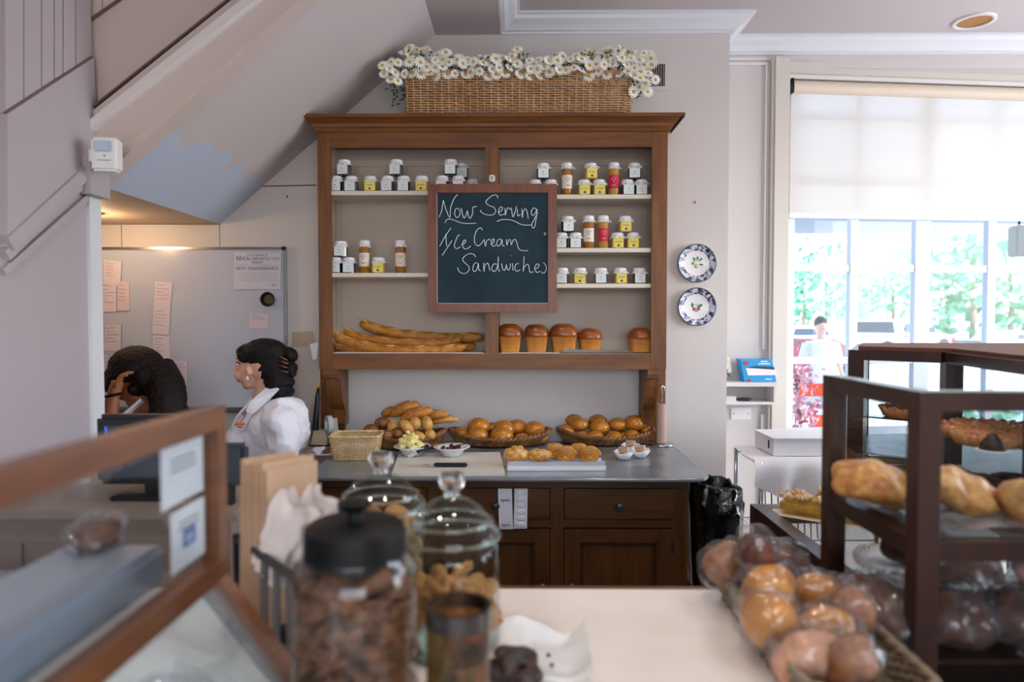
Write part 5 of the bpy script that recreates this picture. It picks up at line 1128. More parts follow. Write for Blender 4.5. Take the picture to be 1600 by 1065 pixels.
# low case on the floor between
cl = G(1188, 790, ZS-.03)
case('low_case', 'low dark wooden case with glass top carrying crumb cake slices', [(cl.x, 1.50), (1.9, 1.50), (1.9, cl.y), (cl.x, cl.y)], .0, ZS-.03, [(.70, shelf_white)], post=.05, rail=.05, top='glass', rails_at=[.62])
g = MB(); g.box((1.17, 1.70, .0), (2.3, 2.36, ZS-.04)); 
t = thing('case_stand', 'dark wooden cabinet carrying the corner display case', 'cabinet', (2.1, 2.2, 0)); g = MB(); g.box((-.17, -.05 if False else .0, 0), (.2, .5, ZS-.0)); g.build('cabinet_body', dark_wood, t); g = MB(); g.box((-.66, .03, ZS-.02), (-.17, .5, ZS-.001)); g.build('cabinet_ledge', dark_wood, t)
# ---------------- pastries in and on the cases
def blob_bread(name, label, cat, c, r, m, disp=.01, dsc=14, rot=None, group=None, sub=4, extra=None):
    g = MB(); g.ell((0, 0, 0), r, rot, sub=sub, disp=disp, dsc=dsc, fn=lambda p: Vector((p.x, p.y, p.z if p.z > 0 else p.z*.6))); o = g.build(name, m, smooth=True); o.location = c; tag(o, label, cat, group); return o
zsf = zm+.0205
apple = mat('strudel', 'DDAA62', .5, vscale=42, col2='A8662A', bump=.9, bscale=30, coat=.2)
c = P(1367, 752, 1.30); blob_bread('strudel', 'large golden baked pastry on the case shelf, left of the corner post', 'pastry', (c.x, 1.30, zsf+.040), (.082, .075, .050), apple, .018, 22, E(0, 8, 20))
c = P(1492, 775, 1.26); blob_bread('strudel', 'large golden pastry on the case shelf, right of the corner post', 'pastry', (c.x, 1.26, zsf+.038), (.088, .055, .046), apple, .016, 24, E(0, 14, -8))
t = thing('sheet_paper', 'crumpled translucent paper sheet under the golden pastries', 'paper', (.86, 1.27, zsf+.001)); g = MB(); n = 14; g.add([(-.16+.34*i/n, -.12+.24*j/n, .004+.010*(.5+noise.noise(Vector((i*.5, j*.5, 0))))*(1 if 0 < i < n else 2)) for i in range(n+1) for j in range(n+1)], [(i*(n+1)+j, (i+1)*(n+1)+j, (i+1)*(n+1)+j+1, i*(n+1)+j+1) for i in range(n) for j in range(n)]); g.build('sheet', thin_glass('waxed', 'E8ECF2', 1.5, rough=.2, milky=.35), t, smooth=True)
def muffin(c, r, h, m, label, group=None, top=None):
    t = thing('muffin', label, 'pastry', c, 0, group); g = MB(); g.lathe([(0, 0), (r*.72, 0), (r, h*.6), (0, h*.6)], n=60, fn=lambda a, i, q, z: (q*(1+.04*math.sin(a*20)), z), close=False); g.build('paper_case' if top is None else 'crust_cup', m, t, smooth=True); g = MB(); g.ell((0, 0, h*.62), (r*1.12, r*1.12, h*.42), sub=3, disp=r*.2, dsc=30); g.build('top', top or crust_pale, t, smooth=True); return t
c = P(1600, 790, 1.2); muffin((c.x+.01, 1.2, zsf), .045, .075, biscotti_m, 'tall golden muffin at the right frame edge of the case shelf', None, apple)
def pie(c, r, h, fill, label, group=None, k=26, board=None):
    t = thing('tart', label, 'tart', c, 0, group); g = MB(); g.lathe([(0, 0), (r*.88, 0), (r, h), (r*.94, h*1.02), (r*.88, h*.75), (0, h*.75)], n=k*4, fn=lambda a, i, q, z: (q*(1+(.03*math.sin(a*k) if i in (2, 3) else 0)), z+(.003*math.sin(a*k) if i in (2, 3) else 0)), close=False); g.build('tart_crust', biscotti_m, t, smooth=True)
    g = MB(); N = 70
    for i in range(N): q = r*.84*math.sqrt((i+.5)/N); a = i*2.4; g.ell((q*math.cos(a), q*math.sin(a), h*.82), (r*.10, r*.08, r*.06), E(0, 0, i*50), sub=1)
    g.v = [Vector(v)+Vector((0, 0, noise.noise(Vector(v)*60)*.003)) for v in g.v]; g.build('filling', fill, t)['kind'] = 'stuff'; return t
pecan = mat('pecan', '8A4A22', .3, vscale=30, col2='5E2C12', coat=.5); fruit_r = mat('fruit_red', 'B4452E', .25, vscale=22, col2='E0A050', coat=.6); almond = mat('almond', 'D9A070', .5, vscale=30, col2='A85A34')
zt = 1.192
gr = 'tarts on the glass shelf of the corner case'
pie((1.335, 2.31, zt+.004), .11, .03, pecan, 'pecan tart at the far left on the corner case shelf', gr)
for i, (px, Y, m, l) in enumerate(((1490, 1.96, fruit_r, 'red-topped tart just right of the corner post'), (1556, 1.98, fruit_r, 'wide red fruit tart in the middle of the shelf'), (1545, 1.80, almond, 'nut-topped tart in front of the wide red one'), (1600, 1.82, almond, 'almond tart cut by the right frame edge'))):
    c = P(px, 600, Y); pie((c.x, Y, zt+.002), .085 if i != 1 else .11, .028, m, l, gr)
g = MB(); g.lathe([(.11, 0), (.115, .003), (.0, .004)], n=40, close=False)
t = thing('chocolate_cone', 'small chocolate cone pastry between the tarts on the shelf', 'pastry', (P(1552, 640, 1.72).x, 1.72, zt+.001)); g = MB(); g.lathe([(0, 0), (.030, 0), (.024, .02), (.008, .042), (0, .045)], n=24, close=False); g.build('cone', chocolate, t, smooth=True); g = MB(); g.lathe([(0, .0), (.038, 0), (.038, .002), (0, .002)], n=24, close=False); g.build('doily', white_paper, t)
zt2 = 1.067
for i, (px, Y, rx, ry, rz_, l) in enumerate(((1500, 1.90, .085, .045, .022, 'long brown glazed pastry on the lower shelf of the corner case, left'), (1545, 1.84, .07, .04, .020, 'brown glazed pastry on the lower shelf of the corner case, middle'), (1590, 1.88, .06, .04, .02, 'brown glazed pastry on the lower shelf of the corner case, right'))):
    c = P(px, 600, Y); blob_bread('glazed_pastry', l, 'pastry', (c.x, Y, zt2+rz_*.65), (rx, ry, rz_), loaf_brown, .010, 30, E(0, 0, -20), 'glazed pastries on the lower shelf')
c = (1.62, 2.35, zr+.0)
# items on top of / in low case
zg = ZS-.034
c = G(1262, 790, zg+.03); 
t = thing('crumb_cake', 'large sugared crumb cake piece on paper on the low case', 'cake', (c.x+.05, c.y-.02, zg+.002), R(-35)); g = MB(); g.box((-.13, -.05, .0), (.14, .05, .050), .015); g.v = [Vector(v)+Vector((0, 0, .004*noise.noise(Vector(v)*40))) for v in g.v]; g.build('cake_base', mat('cake_gold', 'C9A24C', .6, vscale=20, col2='A87F30', bump=.3), t, smooth=True, auto=50)
g = MB(); 
for i in range(90): g.ell((random.uniform(-.125, .135), random.uniform(-.046, .046), .052+random.uniform(0, .008)), random.uniform(.006, .011), sub=1, disp=.004, dsc=90)
g.build('crumb_topping', sugar, t)['kind'] = 'stuff'
g = MB(); g.box((-.16, -.07, -.001), (.16, .07, .0)); g.build('parchment', mat('parchment', 'D9C7AE', .7), t)
c2 = G(1285, 770, zg+.06); t = thing('crumb_cake', 'smaller round sugared crumb cake behind the large piece', 'cake', (c2.x+.03, c2.y-.02, zg+.001)); g = MB(); g.lathe([(0, 0), (.05, 0), (.055, .05), (.04, .07), (0, .072)], n=30, close=False); g.build('cake_base', MATS['cake_gold'], t, smooth=True)
g = MB()
for i in range(40): a = i*2.4; q = .048*math.sqrt(i/40); g.ell((q*math.cos(a), q*math.sin(a), .074), .008, sub=1, disp=.004, dsc=90)
g.build('crumb_topping', sugar, t)['kind'] = 'stuff'
for i in range(3):
    muffin((cl.x+.10+.01*i, cl.y-.14-.12*i, .707), .034, .05, biscotti_m, ['small fluted muffin inside the low case, farthest', 'small fluted muffin inside the low case, second', 'small fluted muffin inside the low case, nearest'][i], 'muffins inside the low case', sugar)
# lower deck of the right front case
c = P(1385, 860, 1.30); t = thing('lace_stand', 'lace-edged pale metal cake stand in the lower deck of the front case', 'stand', (.79, 1.33, ZS+.001))
g = MB(); g.lathe([(0, 0), (.05, 0), (.045, .01), (.012, .02), (.012, .06), (.02, .075), (.0, .075)], n=32, close=False); g.build('foot', porcelain, t, smooth=True)
g = MB(); g.lathe([(0, .075), (.10, .080), (.118, .090), (.118, .094), (.1, .085), (0, .08)], n=48, close=False); g.build('plate', porcelain, t, smooth=True)
for i in range(36):
    a = 2*math.pi*i/36; g = MB(); g.tube([(.118*math.cos(a)+.006*math.cos(b_)*math.cos(a), .118*math.sin(a)+.006*math.cos(b_)*math.sin(a), .092+.008*math.sin(b_)) for b_ in (0, 1.2, 2.4, 3.6, 4.8)], .002, 4, closed=True)
    if i == 0: lace = g.build('lace_loop', mat('lace_gold', 'E2D2B4', .4), t)
    else: o = lace.copy(); C.objects.link(o); o.parent = t; o.rotation_euler.z = a
blob_bread('dark_cake', 'dark chocolate cake dome on the lace-edged stand', 'cake', (.79, 1.33, ZS+.118), (.075, .075, .05), chocolate, .01, 20)
gr = 'wrapped loaves in the lower deck of the front case'
for i, (px, py, Y, rx, ry, rz_, m, l) in enumerate(((1375, 965, 1.24, .055, .095, .060, loaf_brown, 'wrapped brown loaf behind the left glass, nearest the corner post'), (1490, 1010, 1.19, .085, .05, .062, loaf_brown, 'wrapped dark loaf in the lower deck, left of centre'), (1590, 1010, 1.19, .065, .05, .062, loaf_brown, 'wrapped dark loaf in the lower deck at the right'), (1510, 960, 1.29, .11, .06, .085, cookie_m, 'wrapped reddish loaf behind the dark one'))):
    c = P(px, py, Y); z = ZS+rz_*.62; t = thing('wrapped_loaf', l, 'bread', (c.x, Y, z), R(10*i), gr); g = MB(); g.ell((0, 0, 0), (rx, ry, rz_), sub=4, disp=.014, dsc=18, fn=lambda p: Vector((p.x, p.y, p.z if p.z > 0 else p.z*.6))); g.build('loaf', m, t, smooth=True)
    g = MB(); g.ell((0, 0, .004), (rx*1.12, ry*1.12, rz_*1.15), sub=4, disp=.02, dsc=25, fn=lambda p: Vector((p.x, p.y, p.z if p.z > 0 else p.z*.58))); g.build('plastic_wrap', wrap_m, t, smooth=True)
c = P(1590, 905, 1.22); muffin((c.x+.02, 1.17, ZS+.10), .05, .06, biscotti_m, 'pale pie slice with pink sugar on top at the right edge of the lower deck', None, mat('pink_sugar', 'D8A8A0', .7)); t = thing('cake_box', 'clear plastic box holding the pale pie slice', 'box', (c.x+.02, 1.19, ZS+.001)); g = MB(); g.box((-.07, -.05, 0), (.09, .06, .095), .006); g.build('plastic_box', wrap_m, t)
# ---------------- bread tray with wrapped pastries at the right
t = thing('pastry_basket', 'long grey wicker tray of plastic-wrapped pastries on the marble counter', 'basket', (.500, 1.185, ZS+.001), R(-1.0))
woven(t, rrect(.17, .46, .04, 4), .055, 7, 70, .0042, 1.12, wicker_grey, wicker_grey, rim=.009)
org = t.location
gr = 'wrapped pastries in the grey wicker tray'
muff = mat('bran', 'A8704A', .6, vscale=35, col2='7A4A2C', bump=.6, bscale=60); orng = mat('orange_roll', 'D2922F', .3, vscale=9, col2='B06A1C', coat=.7, bump=.1)
items = [((1150, 885, 1.36), (.062, .05, .050), muff, 'seeded brown bun at the far left end of the wicker tray'), ((1228, 880, 1.33), (.058, .045, .040), loaf_brown, 'dark purple-brown wrapped pastry at the far end of the tray'), ((1202, 935, 1.20), (.055, .05, .060), orng, 'large shiny orange-yellow roll in the middle of the tray'), ((1205, 970, 1.13), (.050, .045, .045), orng, 'shiny orange roll lying in front of the large one'), ((1285, 935, 1.20), (.048, .05, .040), orng, 'orange wrapped roll at the right side of the tray'), ((1295, 985, 1.10), (.045, .045, .035), orng, 'golden wrapped roll low at the right side of the tray'), ((1265, 1030, 1.03), (.062, .045, .038), mat('sugared', 'D2A184', .6, vscale=40, col2='B8805C', bump=.4), 'pale sugared wrapped roll at the near end of the tray'), ((1330, 1040, 1.0), (.045, .05, .035), muff, 'brown wrapped roll at the near right corner of the tray'), ((1330, 960, 1.12), (.04, .05, .035), muff, 'brown wrapped roll by the case post at the tray edge'), ((1180, 870, 1.28), (.05, .045, .03), loaf_brown, 'brown roll between the seeded bun and orange roll')]
for i, ((px, py, Y), r, m, l) in enumerate(items):
    c = P(px, py, Y); t = thing('wrapped_pastry', l, 'pastry', c, 0, gr); g = MB(); g.ell((0, 0, 0), r, E(10*i, 12*(i % 3), 30*i), sub=4, disp=.012, dsc=20); g.build('pastry_body', m, t, smooth=True)
    g = MB(); g.ell((0, 0, .002), [v*1.13 for v in r], E(10*i, 12*(i % 3), 30*i), sub=4, disp=.022, dsc=26); g.build('plastic_wrap', wrap_m, t, smooth=True)
# ---------------- glass jars
def glass_jar(name, label, c, r, h, fillm, fill_h, kind, fillfn):
    t = thing(name, label, 'jar', c)
    g = MB(); g.lathe([(0, .004), (r*.93, .004), (r, .02), (r, h*.86), (r*.95, h*.95), (r*.82, h*.985), (r*.82, h)], n=56, close=False); g.build('glass_body', jar_glass, t, smooth=True)
    g = MB(); g.lathe([(0, 0), (r*.9, 0), (r*.97, .006), (r*.97, .010), (r*.9, .012), (0, .012)], n=48, close=False); g.build('glass_foot', thick_glass, t, smooth=True); return t
def fill_cookies(label, cat, c, r, h, m, n, sz, grp, mk):
    """pile of pieces packed in a jar, each an object"""
    k = 0; base = None; rr = random.Random(3)
    while k < n:
        f = k/n; z = c[2]+.012+sz*.4+(h-sz*.6)*f; a = k*2.4+rr.uniform(-.3, .3); q = (r-sz*1.0)*(.95 if k % 4 else .35)
        if base is None: base = o = mk()
        else: o = base.copy(); C.objects.link(o)
        o.location = (c[0]+q*math.cos(a), c[1]+q*math.sin(a), z); o.rotation_euler = (rr.uniform(-.9, .9), rr.uniform(-.9, .9), rr.uniform(0, 6)); tag(o, label, cat, grp); k += 1
# black lidded jar full of dark cookies
cj = Vector((P(555, 900, .90).x, .90, ZS+.001))
t = glass_jar('cookie_jar', 'large glass jar with black lid full of dark broken cookies', cj, .083, .262, None, 0, 0, None)
g = MB(); hl = .262; g.lathe([(0, hl+.040), (.058, hl+.038), (.0655, hl+.033), (.0665, hl+.028), (.0665, hl-.008), (.062, hl-.010), (.062, hl+.0), (0, hl+.002)], n=64, close=False)
b_ = MATS['black_plastic']; blk = mat('lid_black', '040508', .5, spec=.25); g.build('lid', blk, t, smooth=True, auto=35)
g = MB(); g.lathe([(.010, hl+.039), (.009, hl+.052), (.020, hl+.058), (.022, hl+.064), (.014, hl+.068), (0, hl+.068)], n=32, close=False); g.build('knob', blk, t, smooth=True, auto=50)
def mk():
    g = MB(); g.box((-.027, -.022, -.006), (.027, .022, .006), .004); g.v = [Vector(v)+Vector((noise.noise(Vector(v)*50)*.008, noise.noise(Vector(v)*60)*.008, noise.noise(Vector(v)*40)*.006)) for v in g.v]; return g.build('broken_cookie', cookie_m, smooth=True)
fill_cookies('dark broken cookie packed in the black-lidded glass jar', 'cookie', cj, .083, .225, cookie_m, 210, .026, 'broken cookies in the black-lidded jar', mk)
# two glass jars with domed glass lids
def domed(c, r, h, label):
    t = glass_jar('glass_jar', label, c, r, h, None, 0, 0, None)
    g = MB(); g.lathe([(r*.84, h-.008), (r*1.0, h+.002), (r*1.02, h+.008), (r*.98, h+.014), (r*.80, h+.030), (r*.62, h+.050), (r*.45, h+.060), (r*.20, h+.070), (r*.16, h+.078)], n=56, close=False); g.build('lid', jar_glass, t, smooth=True)
    g = MB(); 
    for z, q in ((h+.004, r*1.0), (h+.028, r*.84)): g.tube([(q*math.cos(R(a)), q*math.sin(R(a)), z) for a in range(0, 360, 8)], .0035, 6, closed=True)
    g.build('lid_rim', thick_glass, t, smooth=True)
    g = MB(); g.lathe([(0, h+.068), (r*.16, h+.070), (r*.14, h+.078), (r*.26, h+.088), (r*.30, h+.100), (r*.26, h+.110), (r*.12, h+.114), (0, h+.115)], n=12, close=False); g.build('lid_knob', thick_glass, t, smooth=True, auto=30)
    return t
cr_ = Vector((P(706, 900, 1.17).x, 1.17, ZS+.001)); domed(cr_, .083, .195, 'tall glass jar with domed glass lid, half full of biscotti, right one')
cl_ = Vector((P(593, 800, 1.33).x, 1.345, ZS+.001)); domed(cl_, .088, .195, 'glass jar with domed glass lid full of pale cookies, rear left one')
def mk2():
    g = MB(); g.box((-.045, -.012, -.008), (.045, .012, .008), .005); g.v = [Vector(v)+Vector((0, noise.noise(Vector(v)*50)*.005, noise.noise(Vector(v)*40)*.005)) for v in g.v]; return g.build('biscotti', biscotti_m, smooth=True)
fill_cookies('golden biscotti stick piled in the right glass jar', 'cookie', cr_, .083, .105, biscotti_m, 66, .036, 'biscotti in the right glass jar', mk2)
def mk3():
    g = MB(); g.lathe([(0, -.005), (.026, -.005), (.030, 0), (.026, .005), (0, .006)], n=20, close=False); return g.build('round_cookie', biscotti_m, smooth=True)
fill_cookies('pale round cookie in the rear left glass jar', 'cookie', cl_, .088, .17, biscotti_m, 70, .032, 'round cookies in the rear left jar', mk3)
# tip jar
ct = Vector((P(716, 1000, .85).x, .85, ZS+.001)); ht = P(716, 945, .85).z-ZS
t = thing('tip_jar', 'dark-rimmed smoky glass tip jar in front of the glass jars', 'jar', ct)
g = MB(); g.lathe([(0, .003), (.038, .003), (.040, .01), (.041, ht-.002)], n=48, close=False); g.build('glass_body', thin_glass('smoky_glass', 'C9A47C', 1.5), t, smooth=True)
g = MB(); g.lathe([(.040, ht-.022), (.0425, ht-.022), (.0425, ht), (.036, ht), (.036, ht-.018), (.040, ht-.022)], n=48, close=False); g.build('dark_rim', mat('rim_dark', '1E1410', .2, coat=.6), t, smooth=True, auto=35)
g = MB(); g.lathe([(0, 0), (.040, 0), (.041, .012), (0, .012)], n=40, close=False); g.build('jar_foot', MATS['rim_dark'], t)
bill = mat('bill_green', '8FA394', .7, vscale=40, col2='5F7A6C')
for i in range(5):
    a = i*1.3+2.6; g = MB(); n = 9; L = .13; 
    pts = [Vector((-.012+.02*math.cos(a)+.006*math.sin(k*1.4+i), .02*math.sin(a)+.006*math.cos(k*1.1+i), .02+k*L/n*(1.25 if i == 0 else .75))) for k in range(n+1)]; w = Vector((math.cos(a+.8), math.sin(a+.8), .1))*.016
    g.add([p+w for p in pts]+[p-w for p in pts], [(k, k+1, n+2+k, n+1+k) for k in range(n)]); o = g.build('banknote', bill, smooth=True); o.location = ct; tag(o, ['folded banknote sticking up highest inside the tip jar', 'crumpled banknote inside the tip jar at the left', 'crumpled banknote low in the middle of the tip jar', 'crumpled banknote inside the tip jar at the back', 'crumpled banknote pressed on the front of the tip jar'][i], 'money', 'banknotes in the tip jar')
# brownie sample on waxed paper
c = G(835, 1045, ZS); t = thing('waxed_paper', 'crumpled white waxed paper on the marble counter', 'paper', (c.x+.005, c.y, ZS+.002)); g = MB(); n = 22
def wz(x, y): return .010*(1+noise.noise(Vector((x*22, y*22, 3))))+.034*max(0, (math.hypot(x, y)-.05)/.05)*(.5+noise.noise(Vector((x*14, y*14, 9))))
g.add([(-.085+.17*i/n, -.075+.17*j/n, max(.0, wz(-.085+.17*i/n, -.075+.17*j/n))) for i in range(n+1) for j in range(n+1)], [(i*(n+1)+j, (i+1)*(n+1)+j, (i+1)*(n+1)+j+1, i*(n+1)+j+1) for i in range(n) for j in range(n)]); g.build('paper_sheet', thin_glass('wax_sheet', 'FFFFFF', 1.0, rough=.3, milky=.75), t, smooth=False)
c = G(812, 1058, ZS+.02); t = thing('brownie', 'dark broken brownie piece on the waxed paper', 'cake', (c.x, c.y, ZS+.036), R(20)); g = MB(); g.ell((0, 0, 0), (.040, .028, .022), sub=4, disp=.022, dsc=40, fn=lambda p: Vector((math.copysign(abs(p.x)**.6, p.x), math.copysign(abs(p.y)**.6, p.y), math.copysign(abs(p.z)**.6, p.z)))); g.build('brownie_body', chocolate, t)
for k, (px, py) in enumerate(((857, 1032), (862, 1048))): p = G(px, py, ZS+.01); g = MB(); g.ell((0, 0, 0), .004, sub=1); o = g.build('crumb', chocolate); o.location = (p.x, p.y, ZS+.02); tag(o, ['brown crumb farther from the brownie on waxed paper', 'brown crumb nearer to the camera on waxed paper'][k], 'crumb', 'brownie crumbs')
# ---------------- bag rack, kraft bags and white bags
A_ = P(368, 836, 1.235); B_ = P(462, 906, 1.035); dv = (B_-A_); dv.z = 0; Lr = dv.length; ang = math.atan2(dv.y, dv.x)
t = thing('bag_rack', 'black slatted bag rack standing on the counter beside the jars', 'rack', (A_.x, A_.y, ZS+.001), ang); hz = A_.z-ZS
for x in (0.0, Lr): g = MB(); g.box((x-.006, -.004, 0), (x+.006, .008, hz)); g.build('post', black_metal, t)
for y in (.0, .13):
    g = MB(); g.box((-.006, y-.003, hz-.012), (Lr+.006, y+.006, hz)); g.build('rim_rail', black_metal, t)
for x in (0, Lr): g = MB(); g.box((x-.004, .006, hz-.012), (x+.004, .127, hz-.001)); g.build('rim_rail', black_metal, t)
for i in range(5): g = MB(); x = Lr*(i+.5)/5; g.box((x-.013, .0, .012), (x+.013, .003, hz-.012)); g.build('slat', mat('slat_dark', '15181E' if i % 2 else '343A44', .4), t)
g = MB(); g.box((-.006, 0, 0), (Lr+.006, .13, .01)); g.build('rack_base', black_metal, t)
kz = P(440, 712, 1.25).z
for i in range(12):
    g = MB(); h = .28+random.uniform(-.012, .006); g.box((-.062, -.0016, 0), (.062, .0016, h)); g.v = [Vector(v)+Vector((0, .004*noise.noise(Vector(v)*12+Vector((i, 0, 0))), 0)) for v in g.v]; o = g.build('kraft_bag', kraft)
    base = A_+Vector((.075, .12, 0)); dirn = Vector((math.cos(ang), math.sin(ang), 0)); nrm = Vector((-math.sin(ang), math.cos(ang), 0))
    o.location = (-.408-i*.0046, 1.205+i*.0016, kz-.285+.003*(i % 3)); o.rotation_euler = (R(-2), R(3), R(64)); tag(o, ('brown kraft paper bag second from the front of the stack' if i == 1 else 'rearmost brown kraft paper bag, leftmost edge of the stack' if i == 11 else 'brown kraft paper bag packed in the middle of the upright stack') if i else 'front brown kraft paper bag of the stack facing the camera', 'bag', 'stack of brown paper bags')
for i, (px, py, Y, rz_, ry_, l) in enumerate(((432, 830, 1.13, -38, 22, 'white crumpled paper bag leaning over the rack, nearest'), (448, 828, 1.14, -30, 30, 'white paper bag behind the nearest one'), (470, 820, 1.16, -35, 38, 'white paper bag tilted right beside the jar'), (480, 812, 1.18, -30, 45, 'white paper bag tip sticking out farthest right'))):
    c = P(px, py+14, Y); g = MB(); n = 8; vs = [((-.04+.08*a/n)*(1+.1*b/n), .006*noise.noise(Vector((a*.7, b*.7, i*3)))*2, -.07+.14*b/n+.01*math.sin(a*1.2+i)*(b == n)) for a in range(n+1) for b in range(n+1)]
    vs2 = [(x, y+.006, z) for x, y, z in vs]; m_ = n+1; fs = [(a*m_+b, (a+1)*m_+b, (a+1)*m_+b+1, a*m_+b+1) for a in range(n) for b in range(n)]; g.add(vs, fs); g.add(vs2, [f[::-1] for f in fs]); o = g.build('white_bag', tissue, smooth=True); o.location = c; o.rotation_euler = (R(-8), R(ry_), R(rz_)); tag(o, l, 'bag', 'white paper bags over the rack')
# ---------------- left glass case (side parallel to the view)
xl = -.433; zt_ = P(350, 632, 1.0).z; zb2 = P(352, 880, 1.0).z
t = case_l = thing('glass_case', 'orange-brown framed slanted glass pastry case at the left foreground', 'display case', (xl-.2, .7, ZS))
offm = Matrix.Translation(Vector((-(xl-.2), -.7, -ZS)))
def lc(g, nm, m, **k): o = g.build(nm, m, t, **k); o.data.transform(offm); return o
Y0, Y1 = .38, .985; fw = .026
g = MB(); g.bar((xl-fw/2, Y1, zb2-.02), (xl-fw/2, Y1, zt_), fw, fw, (1, 0, 0)); lc(g, 'corner_post', orange_wood)
g = MB(); g.bar((xl-fw/2, Y0, zt_-.016), (xl-fw/2, Y1-fw/2, zt_-.016), fw, .032); lc(g, 'top_rail', orange_wood)
g = MB(); g.bar((xl-fw/2, Y0, zb2-.0), (xl-fw/2, Y1-fw/2, zb2-.0), fw*1.1, .030); lc(g, 'middle_rail', orange_wood)
g = MB(); g.bar((xl-fw/2, Y1, zb2-.015), (xl+.13, Y1, ZS+.002), .022, .028, (0, 1, 0)); lc(g, 'slanted_post', orange_wood)
g = MB(); g.bar((xl-fw/2-.02, Y1+.005, zb2-.03), (xl+.105, Y1+.005, ZS+.002), .012, .02, (0, 1, 0)); lc(g, 'inner_bead', mat('bead_grey', '6E625C', .5))
g = MB(); g.bar((xl+.13, Y0, ZS+.012), (xl+.13, Y1, ZS+.012), .022, .022); lc(g, 'base_rail', orange_wood)
g = MB(); g.box((xl-.016, Y0, zb2+.015), (xl-.012, Y1-fw/2, zt_-.03)); lc(g, 'side_glass', case_glass)
g = MB(); g.prism([(xl-.01, Y0, zb2-.015), (xl-.01, Y1, zb2-.015), (xl+.12, Y1, ZS+.012), (xl+.12, Y0, ZS+.012)], (-.004, 0, -.003)); lc(g, 'slanted_glass', thin_glass('slant_glass', 'E4EEF2', 1.6, milky=.12))
g = MB(); g.box((xl-.45, Y1-fw/2, zt_-.03), (xl-fw, Y1+fw/2, zt_)); lc(g, 'top_rail', orange_wood) if False else None
g = MB(); g.box((xl-.45, Y0, ZS+.0), (xl-.42, Y1, zt_-.25)); lc(g, 'back_panel', mat('case_back', '8E7A6A', .6))
g = MB(); g.box((xl-.42, Y0, zb2-.012), (xl-fw-.004, Y1, zb2-.006)); lc(g, 'shelf', shelf_glass)
for i, (pa, pb, pc, pd, l) in enumerate(((268, 332, 680, 775, 0), (282, 333, 775, 893, 1))):
    ya, yb = xl*FPX*-1, 0
    Ya, Yb_ = -xl*FPX/(812-pa), -xl*FPX/(812-pb); zt1 = P(pb, pc, Yb_).z; zb1 = P(pb, 765 if i == 0 else 862, Yb_).z
    s = thing('window_sign', ['upper white notice taped inside the left case glass', 'lower white notice with blue square inside the left case glass'][i], 'sign', (xl-.018, (Ya+Yb_)/2, (zt1+zb1)/2), 0, 'notices on the left case glass'); w = (Yb_-Ya)/2; h = (zt1-zb1)/2
    g = MB(); g.box((-.001, -w, -h), (.0, w, h)); g.build('sheet', white_paper, s)
    g = MB()
    for k in range(2 if i else 3): g.box((.0002, -w*.6, h*(.55-.2*k)), (.0006, w*.6, h*(.5-.2*k)))
    g.build('print_lines', ink, s)
    if i: g = MB(); g.box((.0002, -w*.35, -h*.35), (.0008, w*.4, h*.25)); g.build('blue_square', mat('print_blue', '2F6FB8', .5), s); g = MB(); [g.box((.0008, -w*.25, -h*.2+h*.16*k), (.0012, w*.25, -h*.14+h*.16*k)) for k in range(2)]; g.build('square_lines', white_paper, s)
# contents seen through the left case
t = thing('paper_tray', 'long pale blue-grey foil tray lying inside the left glass case', 'tray', (xl-.13, .72, zb2-.005)); g = MB(); g.box((-.07, -.15, 0), (.07, .22, .055), .008); g.build('tray_body', mat('foil_grey', 'A9B4C2', .3, metal=.4), t); g = MB(); g.box((.0702, -.14, .004), (.0712, -.115, .05)); g.build('tray_label', white_paper, t)
for i, (y, z, l) in enumerate(((.955, .075, 'small wrapped brown loaf on the foil tray in the left case'),)):
    s = thing('wrapped_loaf', l, 'bread', (xl-.15, y-.03, zb2+.05+.017), R(15)); g = MB(); g.ell((0, 0, 0), (.028, .045, .020), sub=3, disp=.010, dsc=30); g.build('loaf', loaf_brown, s, smooth=True); g = MB(); g.ell((0, 0, 0), (.034, .055, .026), sub=4, disp=.02, dsc=30); g.build('plastic_wrap', wrap_m, s, smooth=True)
t = thing('plastic_tub', 'stack of clear plastic tubs in the slanted lower part of the left case', 'tub', (xl-.03, .80, ZS+.002)); g = MB(); g.box((-.05, -.12, 0), (.05, .12, .09), .01); g.build('tub_body', wrap_m, t); g = MB(); g.box((-.04, -.10, .01), (.04, .08, .05), .01); g.build('tub_contents', mat('green_mix', '7FB08C', .6, vscale=20, col2='B8C4C0'), t)
# ---------------- cash register behind the left case
t = thing('register_screen', 'dark flat register screen behind the left glass case', 'screen', ((P(265, 700, 1.75)).x, 1.75, 1.0625)); c = t.location
def rs(name, a, b_, m, bev=0): 
    g = MB(); g.box(a, b_, bev); o = g.build(name, m, t, smooth=bool(bev), auto=40); o.data.transform(Matrix.Translation(-c)); return o
pa, pb = P(147, 648, 1.75), P(345, 758, 1.75)
rs('screen_housing', (pa.x, 1.75, pb.z), (pb.x, 1.79, pa.z), black_plastic, .012)
rs('screen_glass', (pa.x+.028, 1.748, pb.z+.022), (pb.x-.022, 1.751, pa.z-.028), mat('screen_glass', '2C3740', .15, coat=.6))
rs('side_light', (pa.x+.028, 1.7475, pb.z+.05), (pa.x+.034, 1.7485, pa.z-.03), mat('screen_blue', '2050C0', .4, emit=1.0))
rs('stand', ((pa.x+pb.x)/2-.04, 1.76, 1.073), ((pa.x+pb.x)/2+.04, 1.78, pb.z+.01), black_plastic)
rs('foot', ((pa.x+pb.x)/2-.10, 1.70, 1.0625), ((pa.x+pb.x)/2+.10, 1.86, 1.074), black_plastic, .004)
c1_, c2_ = P(322, 694, 1.66), P(382, 760, 1.66)
